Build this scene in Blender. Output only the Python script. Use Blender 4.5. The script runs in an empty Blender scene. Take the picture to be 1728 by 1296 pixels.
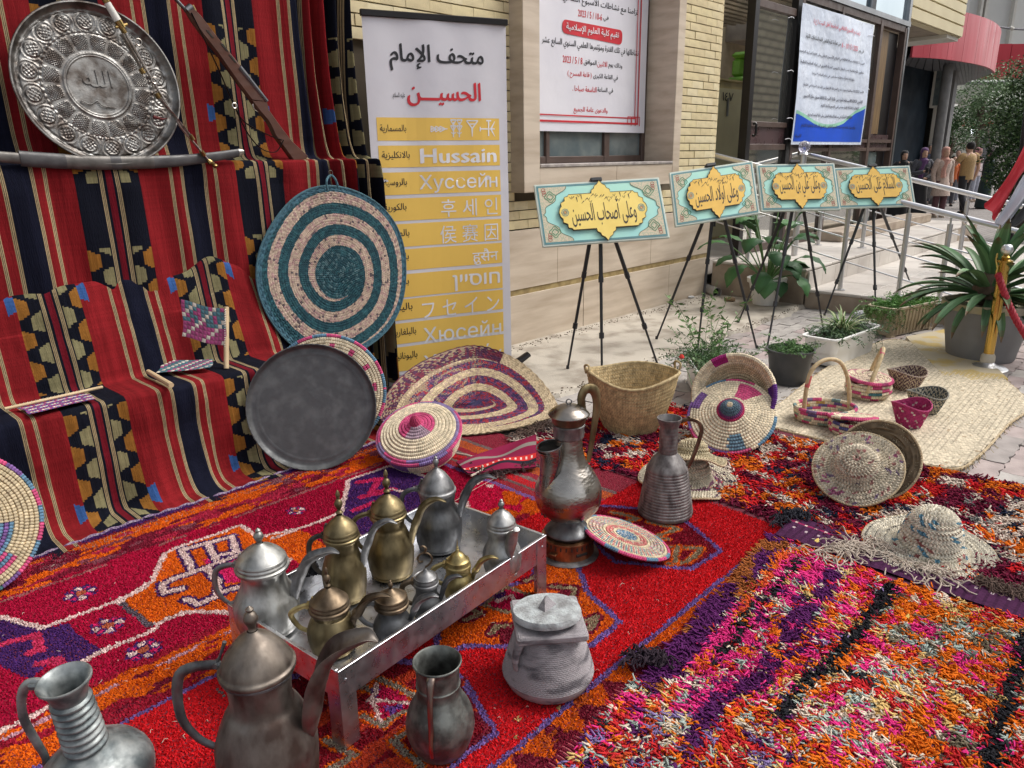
import bpy,math,random,unicodedata
import numpy as np
from mathutils import Vector,Matrix,geometry
R=math.radians
rng=np.random.default_rng(7)
random.seed(7)
S=bpy.context.scene
C=S.collection
EYE_H=1.33
FPX,PCX,PCY=1260.0,864.0,648.0
_yaw,_pitch,_roll=R(43.7),R(16.9),R(0.87)
AF=np.array([math.cos(_yaw)*math.cos(_pitch),math.sin(_yaw)*math.cos(_pitch),-math.sin(_pitch)])
_r=np.array([math.sin(_yaw),-math.cos(_yaw),0.0])
_u=np.cross(_r,AF)
AR=math.cos(_roll)*_r-math.sin(_roll)*_u
AU=math.sin(_roll)*_r+math.cos(_roll)*_u
EYE=np.array([0,0,EYE_H])
cam=bpy.data.objects.new('camera',bpy.data.cameras.new('camera'))
C.objects.link(cam)
m=Matrix.Identity(4)
for i in range(3):
 m[i][0],m[i][1],m[i][2],m[i][3]=AR[i],AU[i],-AF[i],EYE[i]
cam.matrix_world=m
cam.data.sensor_width=36
cam.data.lens=FPX/1728*36
cam.data.clip_start=.05
cam.data.clip_end=400
S.camera=cam
world=bpy.data.worlds.new('World');S.world=world;world.use_nodes=True
wn=world.node_tree;wn.nodes.clear()
sky=wn.nodes.new('ShaderNodeTexSky');sky.sky_type='NISHITA';sky.sun_disc=False
SUN_EL,SUN_AZ=52,-38
sky.sun_elevation=R(SUN_EL);sky.sun_rotation=R(90-SUN_AZ)
sky.air_density=1.0;sky.dust_density=4.0;sky.ozone_density=0.6
hs=wn.nodes.new('ShaderNodeHueSaturation');hs.inputs['Saturation'].default_value=.32
bg=wn.nodes.new('ShaderNodeBackground');bg.inputs[1].default_value=.15
wo=wn.nodes.new('ShaderNodeOutputWorld')
wn.links.new(sky.outputs[0],hs.inputs['Color']);wn.links.new(hs.outputs[0],bg.inputs[0]);wn.links.new(bg.outputs[0],wo.inputs[0])
sun=bpy.data.objects.new('sun',bpy.data.lights.new('sun','SUN'));C.objects.link(sun)
sun.data.energy=1.4;sun.data.angle=R(28);sun.data.color=(1,.955,.89)
sd=Vector((math.cos(R(SUN_EL))*math.cos(R(SUN_AZ)),math.cos(R(SUN_EL))*math.sin(R(SUN_AZ)),math.sin(R(SUN_EL))))
sun.rotation_euler=sd.to_track_quat('Z','Y').to_euler();sun.location=sd*30
S.view_settings.view_transform='Standard';S.view_settings.look='None'
S.view_settings.exposure=0.5;S.view_settings.gamma=1;S.view_settings.use_curve_mapping=False
def ray(px,py):return AR*(px-PCX)/FPX-AU*(py-PCY)/FPX+AF
def G(px,py,z=0.0):
 d=ray(px,py);t=(z-EYE_H)/d[2];return np.array([d[0]*t,d[1]*t,z])
def onY(px,py,Y):
 d=ray(px,py);t=Y/d[1];return np.array([d[0]*t,Y,EYE_H+d[2]*t])
def onX(px,py,X):
 d=ray(px,py);t=X/d[0];return np.array([X,d[1]*t,EYE_H+d[2]*t])
def atD(px,py,d):return EYE+ray(px,py)*d
def proj(P):
 P=np.asarray(P,float)-EYE;d=P@AF
 return PCX+FPX*(P@AR)/d,PCY-FPX*(P@AU)/d
class MB:
 def __init__(s):s.V=[];s.F=[];s.n=0;s.col=[];s.has=False
 def add(s,V,F,col=None):
  """V (n,3); F list of index arrays/tuples; col: None, one colour, or one colour per face"""
  V=np.asarray(V,float).reshape(-1,3)
  groups={}
  if isinstance(F,np.ndarray):groups[F.shape[1]]=[np.arange(len(F)),F]
  else:
   for i,f in enumerate(F):groups.setdefault(len(f),[[],[]]);groups[len(f)][0].append(i);groups[len(f)][1].append(f)
  nf=len(F)
  if col is not None:
   s.has=True;col=np.asarray(col,float)
   if col.ndim==1:col=np.tile(col,(nf,1))
  else:col=np.ones((nf,3))
  for k,(idx,fs)in groups.items():
   s.F.append(np.asarray(fs,int)+s.n);s.col.append(col[np.asarray(idx,int)])
  s.V.append(V);s.n+=len(V)
  return s
 def join(s,o,M=None):
  off=s.n
  for v in o.V:
   if M is not None:
    A=np.array(M)[:3,:3];b=np.array(M)[:3,3];v=v@A.T+b
   s.V.append(v)
  for f in o.F:s.F.append(f+off)
  s.col+=o.col;s.n+=o.n;s.has|=o.has
  return s
 def xf(s,fn):s.V=[fn(np.concatenate(s.V))]if s.V else s.V;return s
 def mat(s,M):A=np.array(M);return s.xf(lambda v:v@A[:3,:3].T+A[:3,3])
 def mesh(s,name,smooth=True):
  me=bpy.data.meshes.new(name)
  if not s.V:return me
  V=np.concatenate(s.V);loops=[];starts=[];tot=0;cols=[]
  for f,c in zip(s.F,s.col):
   if not len(f):continue
   k=f.shape[1];loops.append(f.ravel());starts.append(tot+np.arange(len(f))*k);tot+=f.size
   if s.has:cols.append(np.repeat(c,k,axis=0))
  loops=np.concatenate(loops);starts=np.concatenate(starts)
  me.vertices.add(len(V));me.vertices.foreach_set('co',V.astype(np.float32).ravel())
  me.loops.add(len(loops));me.loops.foreach_set('vertex_index',loops.astype(np.int32))
  me.polygons.add(len(starts));me.polygons.foreach_set('loop_start',starts.astype(np.int32))
  me.polygons.foreach_set('use_smooth',np.full(len(starts),smooth))
  me.update(calc_edges=True);me.validate()
  if s.has:
   c=np.concatenate(cols);c4=np.ones((len(c),4),np.float32);c4[:,:3]=c
   at=me.color_attributes.new('Col','FLOAT_COLOR','CORNER')
   if len(at.data)==len(c4):at.data.foreach_set('color',c4.ravel())
  return me
def link(name,mb,mat,parent=None,smooth=True,loc=None,auto=True):
 me=mb.mesh(name,smooth)if isinstance(mb,MB)else mb
 if not me.materials:me.materials.append(mat)
 if smooth and auto and isinstance(mb,MB)and len(me.polygons)<60000:
  try:me.set_sharp_from_angle(angle=R(38))
  except Exception:pass
 o=bpy.data.objects.new(name,me);C.objects.link(o)
 if parent is not None:o.parent=parent
 if loc is not None:o.location=loc
 return o
def tag(o,label=None,cat=None,group=None,kind=None):
 if label:o['label']=label
 if cat:o['category']=cat
 if group:o['group']=group
 if kind:o['kind']=kind
 return o
def thing(name,label,cat,loc=(0,0,0),rz=0.0,group=None,rot=None):
 o=bpy.data.objects.new(name,None);C.objects.link(o);o.empty_display_size=.1
 M=Matrix.Translation(Vector([float(a)for a in loc]))@(rot.to_4x4()if rot is not None else Matrix.Rotation(rz,4,'Z'))
 o.matrix_world=M;MW[o.name]=M
 return tag(o,label,cat,group)
MW={}
def part(name,mb,mat,parent,smooth=True,world=False,label=None,kind=None):
 if world:mb.mat(MW[parent.name].inverted()if parent.name in MW else Matrix.Identity(4))
 o=link(name,mb,mat,parent,smooth)
 if label:o['label']=label
 if kind:o['kind']=kind
 return o
def solo(name,mb,mat,label,cat,loc=None,group=None,smooth=True,kind=None):
 """one-mesh thing; vertices given in world space, origin moved to loc (base centre)"""
 V=np.concatenate(mb.V)
 if loc is None:loc=np.array([V[:,0].mean(),V[:,1].mean(),V[:,2].min()])
 loc=np.asarray(loc,float);mb.xf(lambda v:v-loc)
 o=link(name,mb,mat,None,smooth,Vector(loc))
 return tag(o,label,cat,group,kind)
def struct(name,mb,mat,smooth=False):
 o=link(name,mb,mat,None,smooth);o['kind']='structure';return o
def box(cx,cy,cz,sx,sy,sz,bev=0.0):
 x,y,z=sx/2,sy/2,sz/2
 if bev<=0:
  V=[(a*x+cx,b*y+cy,c*z+cz)for a in(-1,1)for b in(-1,1)for c in(-1,1)]
  F=[(0,1,3,2),(4,6,7,5),(0,4,5,1),(2,3,7,6),(0,2,6,4),(1,5,7,3)]
  return MB().add(V,F)
 V=[];b=min(bev,x,y,z)
 for zz,o in((-z,b),(-z+b,0),(z-b,0),(z,b)):
  X,Y=x-o,y-o;q=max(b-o,0)if o==0 else 0
  q=b if o==0 else b*.5
  V+=[(-X+q,-Y,zz),(X-q,-Y,zz),(X,-Y+q,zz),(X,Y-q,zz),(X-q,Y,zz),(-X+q,Y,zz),(-X,Y-q,zz),(-X,-Y+q,zz)]
 V=np.array(V)+[cx,cy,cz]
 F=[[k*8+i,k*8+(i+1)%8,(k+1)*8+(i+1)%8,(k+1)*8+i]for k in range(3)for i in range(8)]
 F+=[list(range(7,-1,-1)),[24+i for i in range(8)]]
 return MB().add(V,F)
def boxc(x0,x1,y0,y1,z0,z1,bev=0.0):return box((x0+x1)/2,(y0+y1)/2,(z0+z1)/2,abs(x1-x0),abs(y1-y0),abs(z1-z0),bev)
def spline(P,k=6,closed=False):
 P=np.asarray(P,float);n=len(P);out=[]
 rngi=range(n if closed else n-1)
 for i in rngi:
  if closed:p0,p1,p2,p3=P[(i-1)%n],P[i],P[(i+1)%n],P[(i+2)%n]
  else:p0,p1,p2,p3=P[max(i-1,0)],P[i],P[i+1],P[min(i+2,n-1)]
  for t in np.arange(k)/k:
   out.append(.5*((2*p1)+(-p0+p2)*t+(2*p0-5*p1+4*p2-p3)*t*t+(-p0+3*p1-3*p2+p3)*t**3))
 if not closed:out.append(P[-1])
 return np.array(out)
def lathe(prof,n=40,sx=1,sy=1,sm=0,cap0=True,cap1=True,wob=0.0,fold=None):
 P=spline(prof,sm)if sm else np.asarray(prof,float)
 a=np.linspace(0,2*math.pi,n,endpoint=False)
 m_=len(P)
 rr=P[:,0][:,None]*np.ones(n)[None]
 if wob:rr=rr*(1+wob*np.sin(a*3+P[:,1][:,None]*9)+wob*.6*np.sin(a*5+1.3))
 if fold is not None:rr=rr*fold(a[None],np.arange(m_)[:,None]/(m_-1))
 V=np.stack([rr*np.cos(a)*sx,rr*np.sin(a)*sy,P[:,1][:,None]*np.ones(n)[None]],-1).reshape(-1,3)
 i=np.arange(m_-1)[:,None]*n;j=np.arange(n)[None];j2=(j+1)%n
 F=np.stack([i+j,i+j2,i+n+j2,i+n+j],-1).reshape(-1,4)
 b=MB().add(V,F)
 if cap0 and P[0,0]>1e-4:b.F.append(np.array([list(range(n))[::-1]]));b.col.append(np.ones((1,3)))
 if cap1 and P[-1,0]>1e-4:b.F.append(np.array([[(m_-1)*n+q for q in range(n)]]));b.col.append(np.ones((1,3)))
 return b
def frames(P):
 T=np.gradient(P,axis=0);T/=np.linalg.norm(T,axis=1)[:,None]+1e-12
 N=np.zeros_like(T);up=np.array([0,0,1.0])if abs(T[0][2])<.9 else np.array([1.0,0,0])
 n=np.cross(up,T[0]);n/=np.linalg.norm(n);N[0]=n
 for i in range(1,len(P)):
  n=n-T[i]*(n@T[i]);n/=np.linalg.norm(n)+1e-12;N[i]=n
 return T,N,np.cross(T,N)
def tube(P,r,n=8,sm=0,caps=True,flat=1.0,closed=False,wind=None):
 P=np.asarray(P,float)
 if sm:
  if np.ndim(r):r=np.interp(np.linspace(0,1,(len(P)-1)*sm+1),np.linspace(0,1,len(r)),r)
  P=spline(P,sm)
 r=np.full(len(P),float(r))if not np.ndim(r)else np.asarray(r,float)
 if len(r)!=len(P):r=np.interp(np.linspace(0,1,len(P)),np.linspace(0,1,len(r)),r)
 T,N,B=frames(P)
 a=np.linspace(0,2*math.pi,n,endpoint=False)
 V=P[:,None]+r[:,None,None]*(N[:,None]*np.cos(a)[None,:,None]+flat*B[:,None]*np.sin(a)[None,:,None])
 m_=len(P);i=np.arange(m_-1)[:,None]*n;j=np.arange(n)[None];j2=(j+1)%n
 F=np.stack([i+j,i+j2,i+n+j2,i+n+j],-1).reshape(-1,4)
 b=MB().add(V.reshape(-1,3),F)
 if caps:b.F.append(np.array([list(range(n))[::-1]]));b.col.append(np.ones((1,3)));b.F.append(np.array([[(m_-1)*n+q for q in range(n)]]));b.col.append(np.ones((1,3)))
 return b
def cyl(p0,p1,r,n=12,r1=None):return tube([p0,p1],[r,r if r1 is None else r1],n)
def gridm(P,col=None):
 P=np.asarray(P,float);a,b=P.shape[:2]
 i=np.arange(a-1)[:,None]*b;j=np.arange(b-1)[None]
 F=np.stack([i+j,i+b+j,i+b+j+1,i+j+1],-1).reshape(-1,4)
 return MB().add(P.reshape(-1,3),F,col)
def slab(P,th):
 """grid P (a,b,3) thickened downwards along its normals"""
 P=np.asarray(P,float);du=np.gradient(P,axis=0);dv=np.gradient(P,axis=1)
 n=np.cross(du,dv);n/=np.linalg.norm(n,axis=2)[...,None]+1e-12
 b=gridm(P);b.join(gridm((P-n*th)[::-1]))
 a,c=P.shape[:2];Q=P-n*th
 for L0,L1 in((P[0],Q[0]),(Q[-1],P[-1]),(Q[:,0],P[:,0]),(P[:,-1],Q[:,-1])):b.join(gridm(np.stack([L0,L1])))
 return b
def prism(poly,z0,z1):
 n=len(poly);V=[(x,y,z0)for x,y in poly]+[(x,y,z1)for x,y in poly]
 F=[(i,(i+1)%n,n+(i+1)%n,n+i)for i in range(n)]
 F+=[tuple(range(n))[::-1],tuple(range(n,2*n))]
 return MB().add(V,F)
def basis(o,ex,ey,ez=None):
 ex=np.asarray(ex,float);ey=np.asarray(ey,float)
 ez=np.cross(ex,ey)if ez is None else np.asarray(ez,float)
 M=Matrix.Identity(4)
 for i in range(3):M[i][0],M[i][1],M[i][2],M[i][3]=ex[i],ey[i],ez[i],o[i]
 return M
def unit(v):v=np.asarray(v,float);return v/np.linalg.norm(v)
def noise2(x,y,seed=0,oct=3):
 """cheap value noise on arrays"""
 out=0;amp=1;tot=0
 for o in range(oct):
  xi=np.floor(x).astype(int);yi=np.floor(y).astype(int);fx=x-xi;fy=y-yi
  fx=fx*fx*(3-2*fx);fy=fy*fy*(3-2*fy)
  def h(a,b):
   n=(a*374761393+b*668265263+(seed+o)*1442695041)&0x7fffffff
   n=((n^(n>>13))*1274126177)&0x7fffffff
   return(n^(n>>16))%65536/65535
  v=(h(xi,yi)*(1-fx)+h(xi+1,yi)*fx)*(1-fy)+(h(xi,yi+1)*(1-fx)+h(xi+1,yi+1)*fx)*fy
  out=out+amp*v;tot+=amp;amp*=.5;x=x*2.03;y=y*2.03
 return out/tot
def inpoly(x,y,poly):
 ins=np.zeros(np.shape(x),bool);n=len(poly)
 for i in range(n):
  x0,y0=poly[i][:2];x1,y1=poly[(i+1)%n][:2]
  if y0==y1:continue
  c=((y0>y)!=(y1>y))&(x<(x1-x0)*(y-y0)/(y1-y0)+x0);ins^=c
 return ins
def segdist(x,y,pts):
 d=np.full(np.shape(x),1e9)
 for(x0,y0),(x1,y1)in zip([p[:2]for p in pts[:-1]],[p[:2]for p in pts[1:]]):
  L=(x1-x0)**2+(y1-y0)**2+1e-12;t=np.clip(((x-x0)*(x1-x0)+(y-y0)*(y1-y0))/L,0,1)
  d=np.minimum(d,np.hypot(x-x0-t*(x1-x0),y-y0-t*(y1-y0)))
 return d
_mats={}
def M_(name,col=(.5,.5,.5),rough=.6,metal=0.0,col2=None,ns=6.0,nlo=.35,nhi=.65,bs=60.0,bump=0.0,bdist=.002,attr=False,spec=.5,
       rvar=0.0,detail=6,coat=0.0,stretch=None,trans=0.0,sheen=0.0,amix=.25,alpha=1.0,emis=None,wave=None):
 if name in _mats:return _mats[name]
 mt=bpy.data.materials.new(name);mt.use_nodes=True;nt=mt.node_tree;N=nt.nodes;L=nt.links
 P=N['Principled BSDF']
 P.inputs['Roughness'].default_value=rough;P.inputs['Metallic'].default_value=metal
 P.inputs['Specular IOR Level'].default_value=spec
 tc=N.new('ShaderNodeTexCoord');mp=N.new('ShaderNodeMapping');L.new(tc.outputs['Object'],mp.inputs['Vector'])
 if stretch:mp.inputs['Scale'].default_value=stretch
 no=N.new('ShaderNodeTexNoise');no.inputs['Scale'].default_value=ns;no.inputs['Detail'].default_value=detail;L.new(mp.outputs[0],no.inputs['Vector'])
 rp=N.new('ShaderNodeMapRange');rp.inputs['From Min'].default_value=nlo;rp.inputs['From Max'].default_value=nhi;L.new(no.outputs[0],rp.inputs[0])
 mx=N.new('ShaderNodeMix');mx.data_type='RGBA';L.new(rp.outputs[0],mx.inputs[0])
 if attr:
  at=N.new('ShaderNodeAttribute');at.attribute_name='Col'
  L.new(at.outputs['Color'],mx.inputs[6])
  m2=N.new('ShaderNodeMix');m2.data_type='RGBA';m2.blend_type='MULTIPLY';m2.inputs[0].default_value=1
  L.new(at.outputs['Color'],m2.inputs[6]);m2.inputs[7].default_value=(1-amix,1-amix,1-amix,1)
  L.new(m2.outputs[2],mx.inputs[7])
 else:
  c2=col2 if col2 is not None else tuple(c*(1-amix)for c in col)
  mx.inputs[6].default_value=(*col,1);mx.inputs[7].default_value=(*c2,1)
 L.new(mx.outputs[2],P.inputs['Base Color'])
 if rvar:
  rr=N.new('ShaderNodeMapRange');rr.inputs['To Min'].default_value=max(rough-rvar,.02);rr.inputs['To Max'].default_value=min(rough+rvar,1)
  n2=N.new('ShaderNodeTexNoise');n2.inputs['Scale'].default_value=ns*2.3;n2.inputs['Detail'].default_value=8;L.new(mp.outputs[0],n2.inputs['Vector'])
  rr.inputs['From Min'].default_value=.35;rr.inputs['From Max'].default_value=.65
  L.new(n2.outputs[0],rr.inputs[0]);L.new(rr.outputs[0],P.inputs['Roughness'])
 if bump:
  bn=N.new('ShaderNodeTexNoise')if wave!='vor' else N.new('ShaderNodeTexVoronoi')
  bn.inputs['Scale'].default_value=bs
  if wave!='vor':bn.inputs['Detail'].default_value=4
  L.new(mp.outputs[0],bn.inputs['Vector'])
  b=N.new('ShaderNodeBump');b.inputs['Strength'].default_value=bump;b.inputs['Distance'].default_value=bdist
  L.new(bn.outputs[0],b.inputs['Height']);L.new(b.outputs[0],P.inputs['Normal'])
 if coat:P.inputs['Coat Weight'].default_value=coat;P.inputs['Coat Roughness'].default_value=.15
 if trans:P.inputs['Transmission Weight'].default_value=trans
 if sheen:P.inputs['Sheen Weight'].default_value=sheen;P.inputs['Sheen Roughness'].default_value=.5
 if emis:P.inputs['Emission Color'].default_value=(*emis[0],1);P.inputs['Emission Strength'].default_value=emis[1]
 _mats[name]=mt
 return mt
def srgb(r,g,b):return tuple(((c/255)/12.92 if c/255<=.04045 else((c/255+.055)/1.055)**2.4)for c in(r,g,b))
FORMS={}
for cp in list(range(0xFB50,0xFDFF))+list(range(0xFE80,0xFEFD)):
 d_=unicodedata.decomposition(chr(cp)).split()
 if len(d_)>=2 and d_[0]in('<isolated>','<final>','<initial>','<medial>'):
  FORMS.setdefault(tuple(int(x,16)for x in d_[1:]),{}).setdefault(d_[0][1:-1],chr(cp))
def shape(s):
 lig=[];i=0
 while i<len(s):
  if i+1<len(s)and s[i]=='ل' and s[i+1]in 'اأإآ':lig.append((ord(s[i]),ord(s[i+1])));i+=2
  else:lig.append((ord(s[i]),));i+=1
 def f(k):return FORMS.get(k,{})if len(k)>1 or 0x600<k[0]<0x6ff else{}
 out=[]
 for i,k in enumerate(lig):
  fm=f(k)
  if k==(0x640,):out.append('\u0640');continue
  if not fm:out.append(''.join(map(chr,k)));continue
  prev=i>0 and('initial' in f(lig[i-1])or lig[i-1]==(0x640,))
  nxt=i+1<len(lig)and('final' in f(lig[i+1])or lig[i+1]==(0x640,))and 'initial' in fm
  c='medial' if prev and nxt else 'final' if prev else 'initial' if nxt else 'isolated'
  out.append(fm.get(c)or fm.get('isolated')or chr(k[0]))
 res=[];run=''
 for c in out:
  if len(c)==1 and(c.isdigit()or c in '/-.'):run+=c
  else:
   if run:res.append(run);run=''
   res.append({'(':')',')':'('}.get(c,c))
 if run:res.append(run)
 return ''.join(reversed(res))
def text_tris(s,bold=0.0,res=2):
 cu=bpy.data.curves.new('t','FONT');cu.body=s;cu.size=1;cu.resolution_u=res
 ob=bpy.data.objects.new('t',cu);C.objects.link(ob)
 dg=bpy.context.evaluated_depsgraph_get()
 cv=ob.evaluated_get(dg).to_curve(dg)
 cont=[]
 for sp in cv.splines:
  bp=sp.bezier_points;n=len(bp)
  if n<3:
   if n<2:continue
  pts=[]
  for i in range(n):
   a,b=bp[i],bp[(i+1)%n]
   straight=a.handle_right_type=='VECTOR' and b.handle_left_type=='VECTOR'
   P=[np.array(q[:2])for q in(a.co,a.handle_right,b.handle_left,b.co)]
   k=1 if straight else res
   for t in np.arange(k)/k:pts.append((1-t)**3*P[0]+3*(1-t)**2*t*P[1]+3*(1-t)*t*t*P[2]+t**3*P[3])
  pts=np.array(pts);keep=np.linalg.norm(pts-np.roll(pts,1,0),axis=1)>1e-5
  pts=pts[keep]
  if len(pts)>=3:cont.append(pts)
 ob.evaluated_get(dg).to_curve_clear();bpy.data.objects.remove(ob);bpy.data.curves.remove(cu)
 if bold:cont=[c+np.array(o)for o in((0,0),(bold,bold*.5))for c in cont]
 bb=[(c[:,0].min()-1e-3,c[:,0].max()+1e-3)for c in cont]
 order=sorted(range(len(cont)),key=lambda i:bb[i][0]);groups=[];hi=-1e9
 for i in order:
  if bb[i][0]>hi:groups.append([])
  groups[-1].append(i);hi=max(hi,bb[i][1])
 TV=[];TF=[];off=0
 for g in groups:
  vs=[];es=[];
  for i in g:
   o=len(vs);c=cont[i];vs+=[Vector((float(a),float(b)))for a,b in c];es+=[(o+k,o+(k+1)%len(c))for k in range(len(c))]
  try:r=geometry.delaunay_2d_cdt(vs,es,[],0,1e-5)
  except Exception:continue
  V=np.array([v[:]for v in r[0]]);F=np.array([f for f in r[2]if len(f)==3])
  if not len(F):continue
  ct=V[F].mean(1);w=np.zeros(len(ct))
  for i in g:
   c=cont[i];a=c;b=np.roll(c,-1,0)
   for(x0,y0),(x1,y1)in zip(a,b):
    if y0==y1:continue
    cr=((y0<=ct[:,1])&(y1>ct[:,1]))|((y1<=ct[:,1])&(y0>ct[:,1]))
    xi=x0+(ct[:,1]-y0)/(y1-y0)*(x1-x0)
    w+=np.where(cr&(xi>ct[:,0]),1 if y1>y0 else-1,0)
  F=F[w!=0];TV.append(V);TF.append(F+off);off+=len(V)
 if not TV:return np.zeros((3,2)),np.array([[0,1,2]])
 return np.concatenate(TV),np.concatenate(TF)
def text_mb(s,x0,y0,x1,y1,bold=0.0,keep=False,align='c',fn=None):
 """lettering fitted to the rectangle (x right, y up) of a flat sheet"""
 V,F=text_tris(s,bold)
 used=np.unique(F);lo=V[used].min(0);hi=V[used].max(0);sc=np.array([(x1-x0),(y1-y0)])/(hi-lo)
 if keep:
  k=min(sc);W=(hi[0]-lo[0])*k;sc=np.array([k,k])
  x0={'c':(x0+x1-W)/2,'r':x1-W,'l':x0}[align];y0=(y0+y1)/2-(hi[1]-lo[1])*k/2
 V=(V-lo)*sc+np.array([x0,y0])
 return MB().add(np.c_[V,np.zeros(len(V))],F)
def strokes(lines,w):
 b=MB()
 for L in lines:
  L=np.asarray(L,float);d=np.gradient(L,axis=0);d/=np.linalg.norm(d,axis=1)[:,None]+1e-9
  n=np.c_[-d[:,1],d[:,0]];ww=np.asarray(w if np.ndim(w)==0 else np.interp(np.linspace(0,1,len(L)),np.linspace(0,1,len(w)),w))
  if ww.ndim:ww=ww[:,None]
  A=L+n*ww/2;B=L-n*ww/2
  P=np.stack([np.c_[B,np.zeros(len(L))],np.c_[A,np.zeros(len(L))]],1)
  b.join(gridm(P))
 return b
def rect2(x0,y0,x1,y1):return MB().add([(x0,y0,0),(x1,y0,0),(x1,y1,0),(x0,y1,0)],[(0,1,2,3)])
def zat(b,py):
 lo,hi=-.5,9
 for _ in range(50):
  m_=(lo+hi)/2
  if proj([b[0],b[1],m_])[1]>py:lo=m_
  else:hi=m_
 return lo
m_conc=M_('concrete',(.50,.455,.385),.85,col2=(.27,.23,.185),ns=6,nlo=.44,nhi=.70,bump=.5,bs=90,bdist=.004,detail=10)
m_gnd=M_('ground_paving',(.34,.30,.27),.9,col2=(.24,.21,.19),ns=3,bump=.3,bs=60)
m_soil=M_('joint_sand',(.16,.14,.115),.95,col2=(.09,.08,.07),ns=20,bump=.6,bs=120)
m_stone=M_('travertine',(.58,.49,.39),.6,col2=(.43,.345,.26),ns=3.2,nlo=.4,nhi=.66,bump=.25,bs=45,bdist=.002,stretch=(.55,1,4.2),rvar=.12,detail=9)
m_brick=M_('cream_brick',(.71,.60,.37),.8,col2=(.58,.48,.28),ns=4,bump=.5,bs=110,bdist=.002)
m_mortar=M_('mortar',(.10,.08,.055),.95)
m_sill=M_('grey_marble',(.42,.38,.35),.5,col2=(.24,.21,.2),ns=18,detail=10)
m_bronze=M_('brown_window_frame',(.085,.055,.045),.45,spec=.5,rvar=.1)
m_dkglass=M_('window_glass',(.10,.13,.14),.12,col2=(.17,.20,.20),ns=7,spec=.9,rvar=.08,coat=.4)
m_mirror=M_('mirror_glass',(.50,.58,.62),.05,metal=1.0,col2=(.42,.50,.55),ns=1.2)
m_mirror2=M_('tinted_door_glass',(.62,.62,.58),.04,metal=.95,col2=(.54,.54,.50),ns=2)
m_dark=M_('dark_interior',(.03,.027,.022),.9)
m_steel=M_('stainless_steel',(.64,.64,.65),.34,metal=1.0,ns=2,amix=.08)
m_tile=M_('landing_tile',(.58,.54,.49),.5,col2=(.45,.41,.37),ns=2.5,nlo=.4,nhi=.65,rvar=.15,detail=10,bump=.1)
m_riser=M_('step_stone',(.40,.33,.255),.7,col2=(.27,.21,.16),ns=6,bump=.3,bs=40,detail=9)
g=gridm(np.array([[(x,y,-.31 if x>12.61 else-.02)for y in np.linspace(-60,60,25)]for x in np.r_[np.linspace(-40,12.6,20),np.linspace(12.62,200,20)]]))
struct('ground',g,m_soil)
def brick_nodes(name,c1,c2,mort,scale,bw,rh,msz,rough=.85):
 mt=bpy.data.materials.new(name);mt.use_nodes=True;nt=mt.node_tree;P=nt.nodes['Principled BSDF'];P.inputs['Roughness'].default_value=rough
 tc=nt.nodes.new('ShaderNodeTexCoord');b=nt.nodes.new('ShaderNodeTexBrick');mp=nt.nodes.new('ShaderNodeMapping')
 nt.links.new(tc.outputs['Object'],mp.inputs[0]);nt.links.new(mp.outputs[0],b.inputs['Vector'])
 b.inputs['Color1'].default_value=(*c1,1);b.inputs['Color2'].default_value=(*c2,1);b.inputs['Mortar'].default_value=(*mort,1)
 b.inputs['Scale'].default_value=scale;b.inputs['Brick Width'].default_value=bw;b.inputs['Row Height'].default_value=rh;b.inputs['Mortar Size'].default_value=msz
 nt.links.new(b.outputs[0],P.inputs['Base Color'])
 bp=nt.nodes.new('ShaderNodeBump');bp.inputs['Strength'].default_value=.6;bp.inputs['Distance'].default_value=.01;bp.invert=True
 nt.links.new(b.outputs['Fac'],bp.inputs['Height']);nt.links.new(bp.outputs[0],P.inputs['Normal'])
 return mt,mp
m_pave,_=brick_nodes('far_paving',(.30,.275,.26),(.24,.22,.21),(.12,.11,.1),1,.2,.1,.006)
struct('paving',gridm(np.array([[(x,y,-.014 if x<7.29 else-.004 if x<12.61 else-.30)for y in np.linspace(-30,30,9)]for x in np.r_[-6,7.28,7.3,9,12.6,np.linspace(12.62,120,12)]])),m_pave)
pav=thing('paved_forecourt','grey and pink interlocking concrete pavers in front of the entrance','paving',(4,1.5,0));del pav['category'];pav['kind']='structure'
pm=[]
for i,c in enumerate([(.42,.39,.365),(.40,.325,.31),(.46,.43,.40),(.37,.33,.31),(.43,.355,.335)]):
 pm.append(M_('paver_%d'%i,c,.85,col2=tuple(q*.72 for q in c),ns=9,bump=.5,bs=120,bdist=.003,detail=9))
def paver_mb(z=0):
 x,y,k=.0985,.0485,.007
 poly=[(-x,-y),(-x*.4,-y-k),(0,-y+k),(x*.4,-y-k),(x,-y),(x-k,0),(x,y),(x*.4,y-k),(0,y+k),(-x*.4,y-k),(-x,y),(-x-k,0)]
 return prism(poly,-.03,0)
pmesh=[paver_mb().mesh('paver',False)for _ in pm]
for q,w_ in zip(pmesh,pm):q.materials.append(w_)
cells=[]
for r_ in range(0,28):
 for c_ in range(0,24):
  X=2.9+c_*.2+(.1 if r_%2 else 0);Y=-.12+r_*.1
  if Y>2.58 or X>7.3:continue
  px,py=proj([X,Y,0])
  if px>2300 or px<900:continue
  mat_cov=inpoly(np.array([px]),np.array([py]),[(1175,700),(1470,600),(1680,640),(1728,690),(1600,790),(1490,770),(1140,720)])[0]
  rug_cov=X<3.35
  cells.append((mat_cov or rug_cov,math.hypot(X,Y),X,Y))
cells.sort()
rest=MB()
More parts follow.
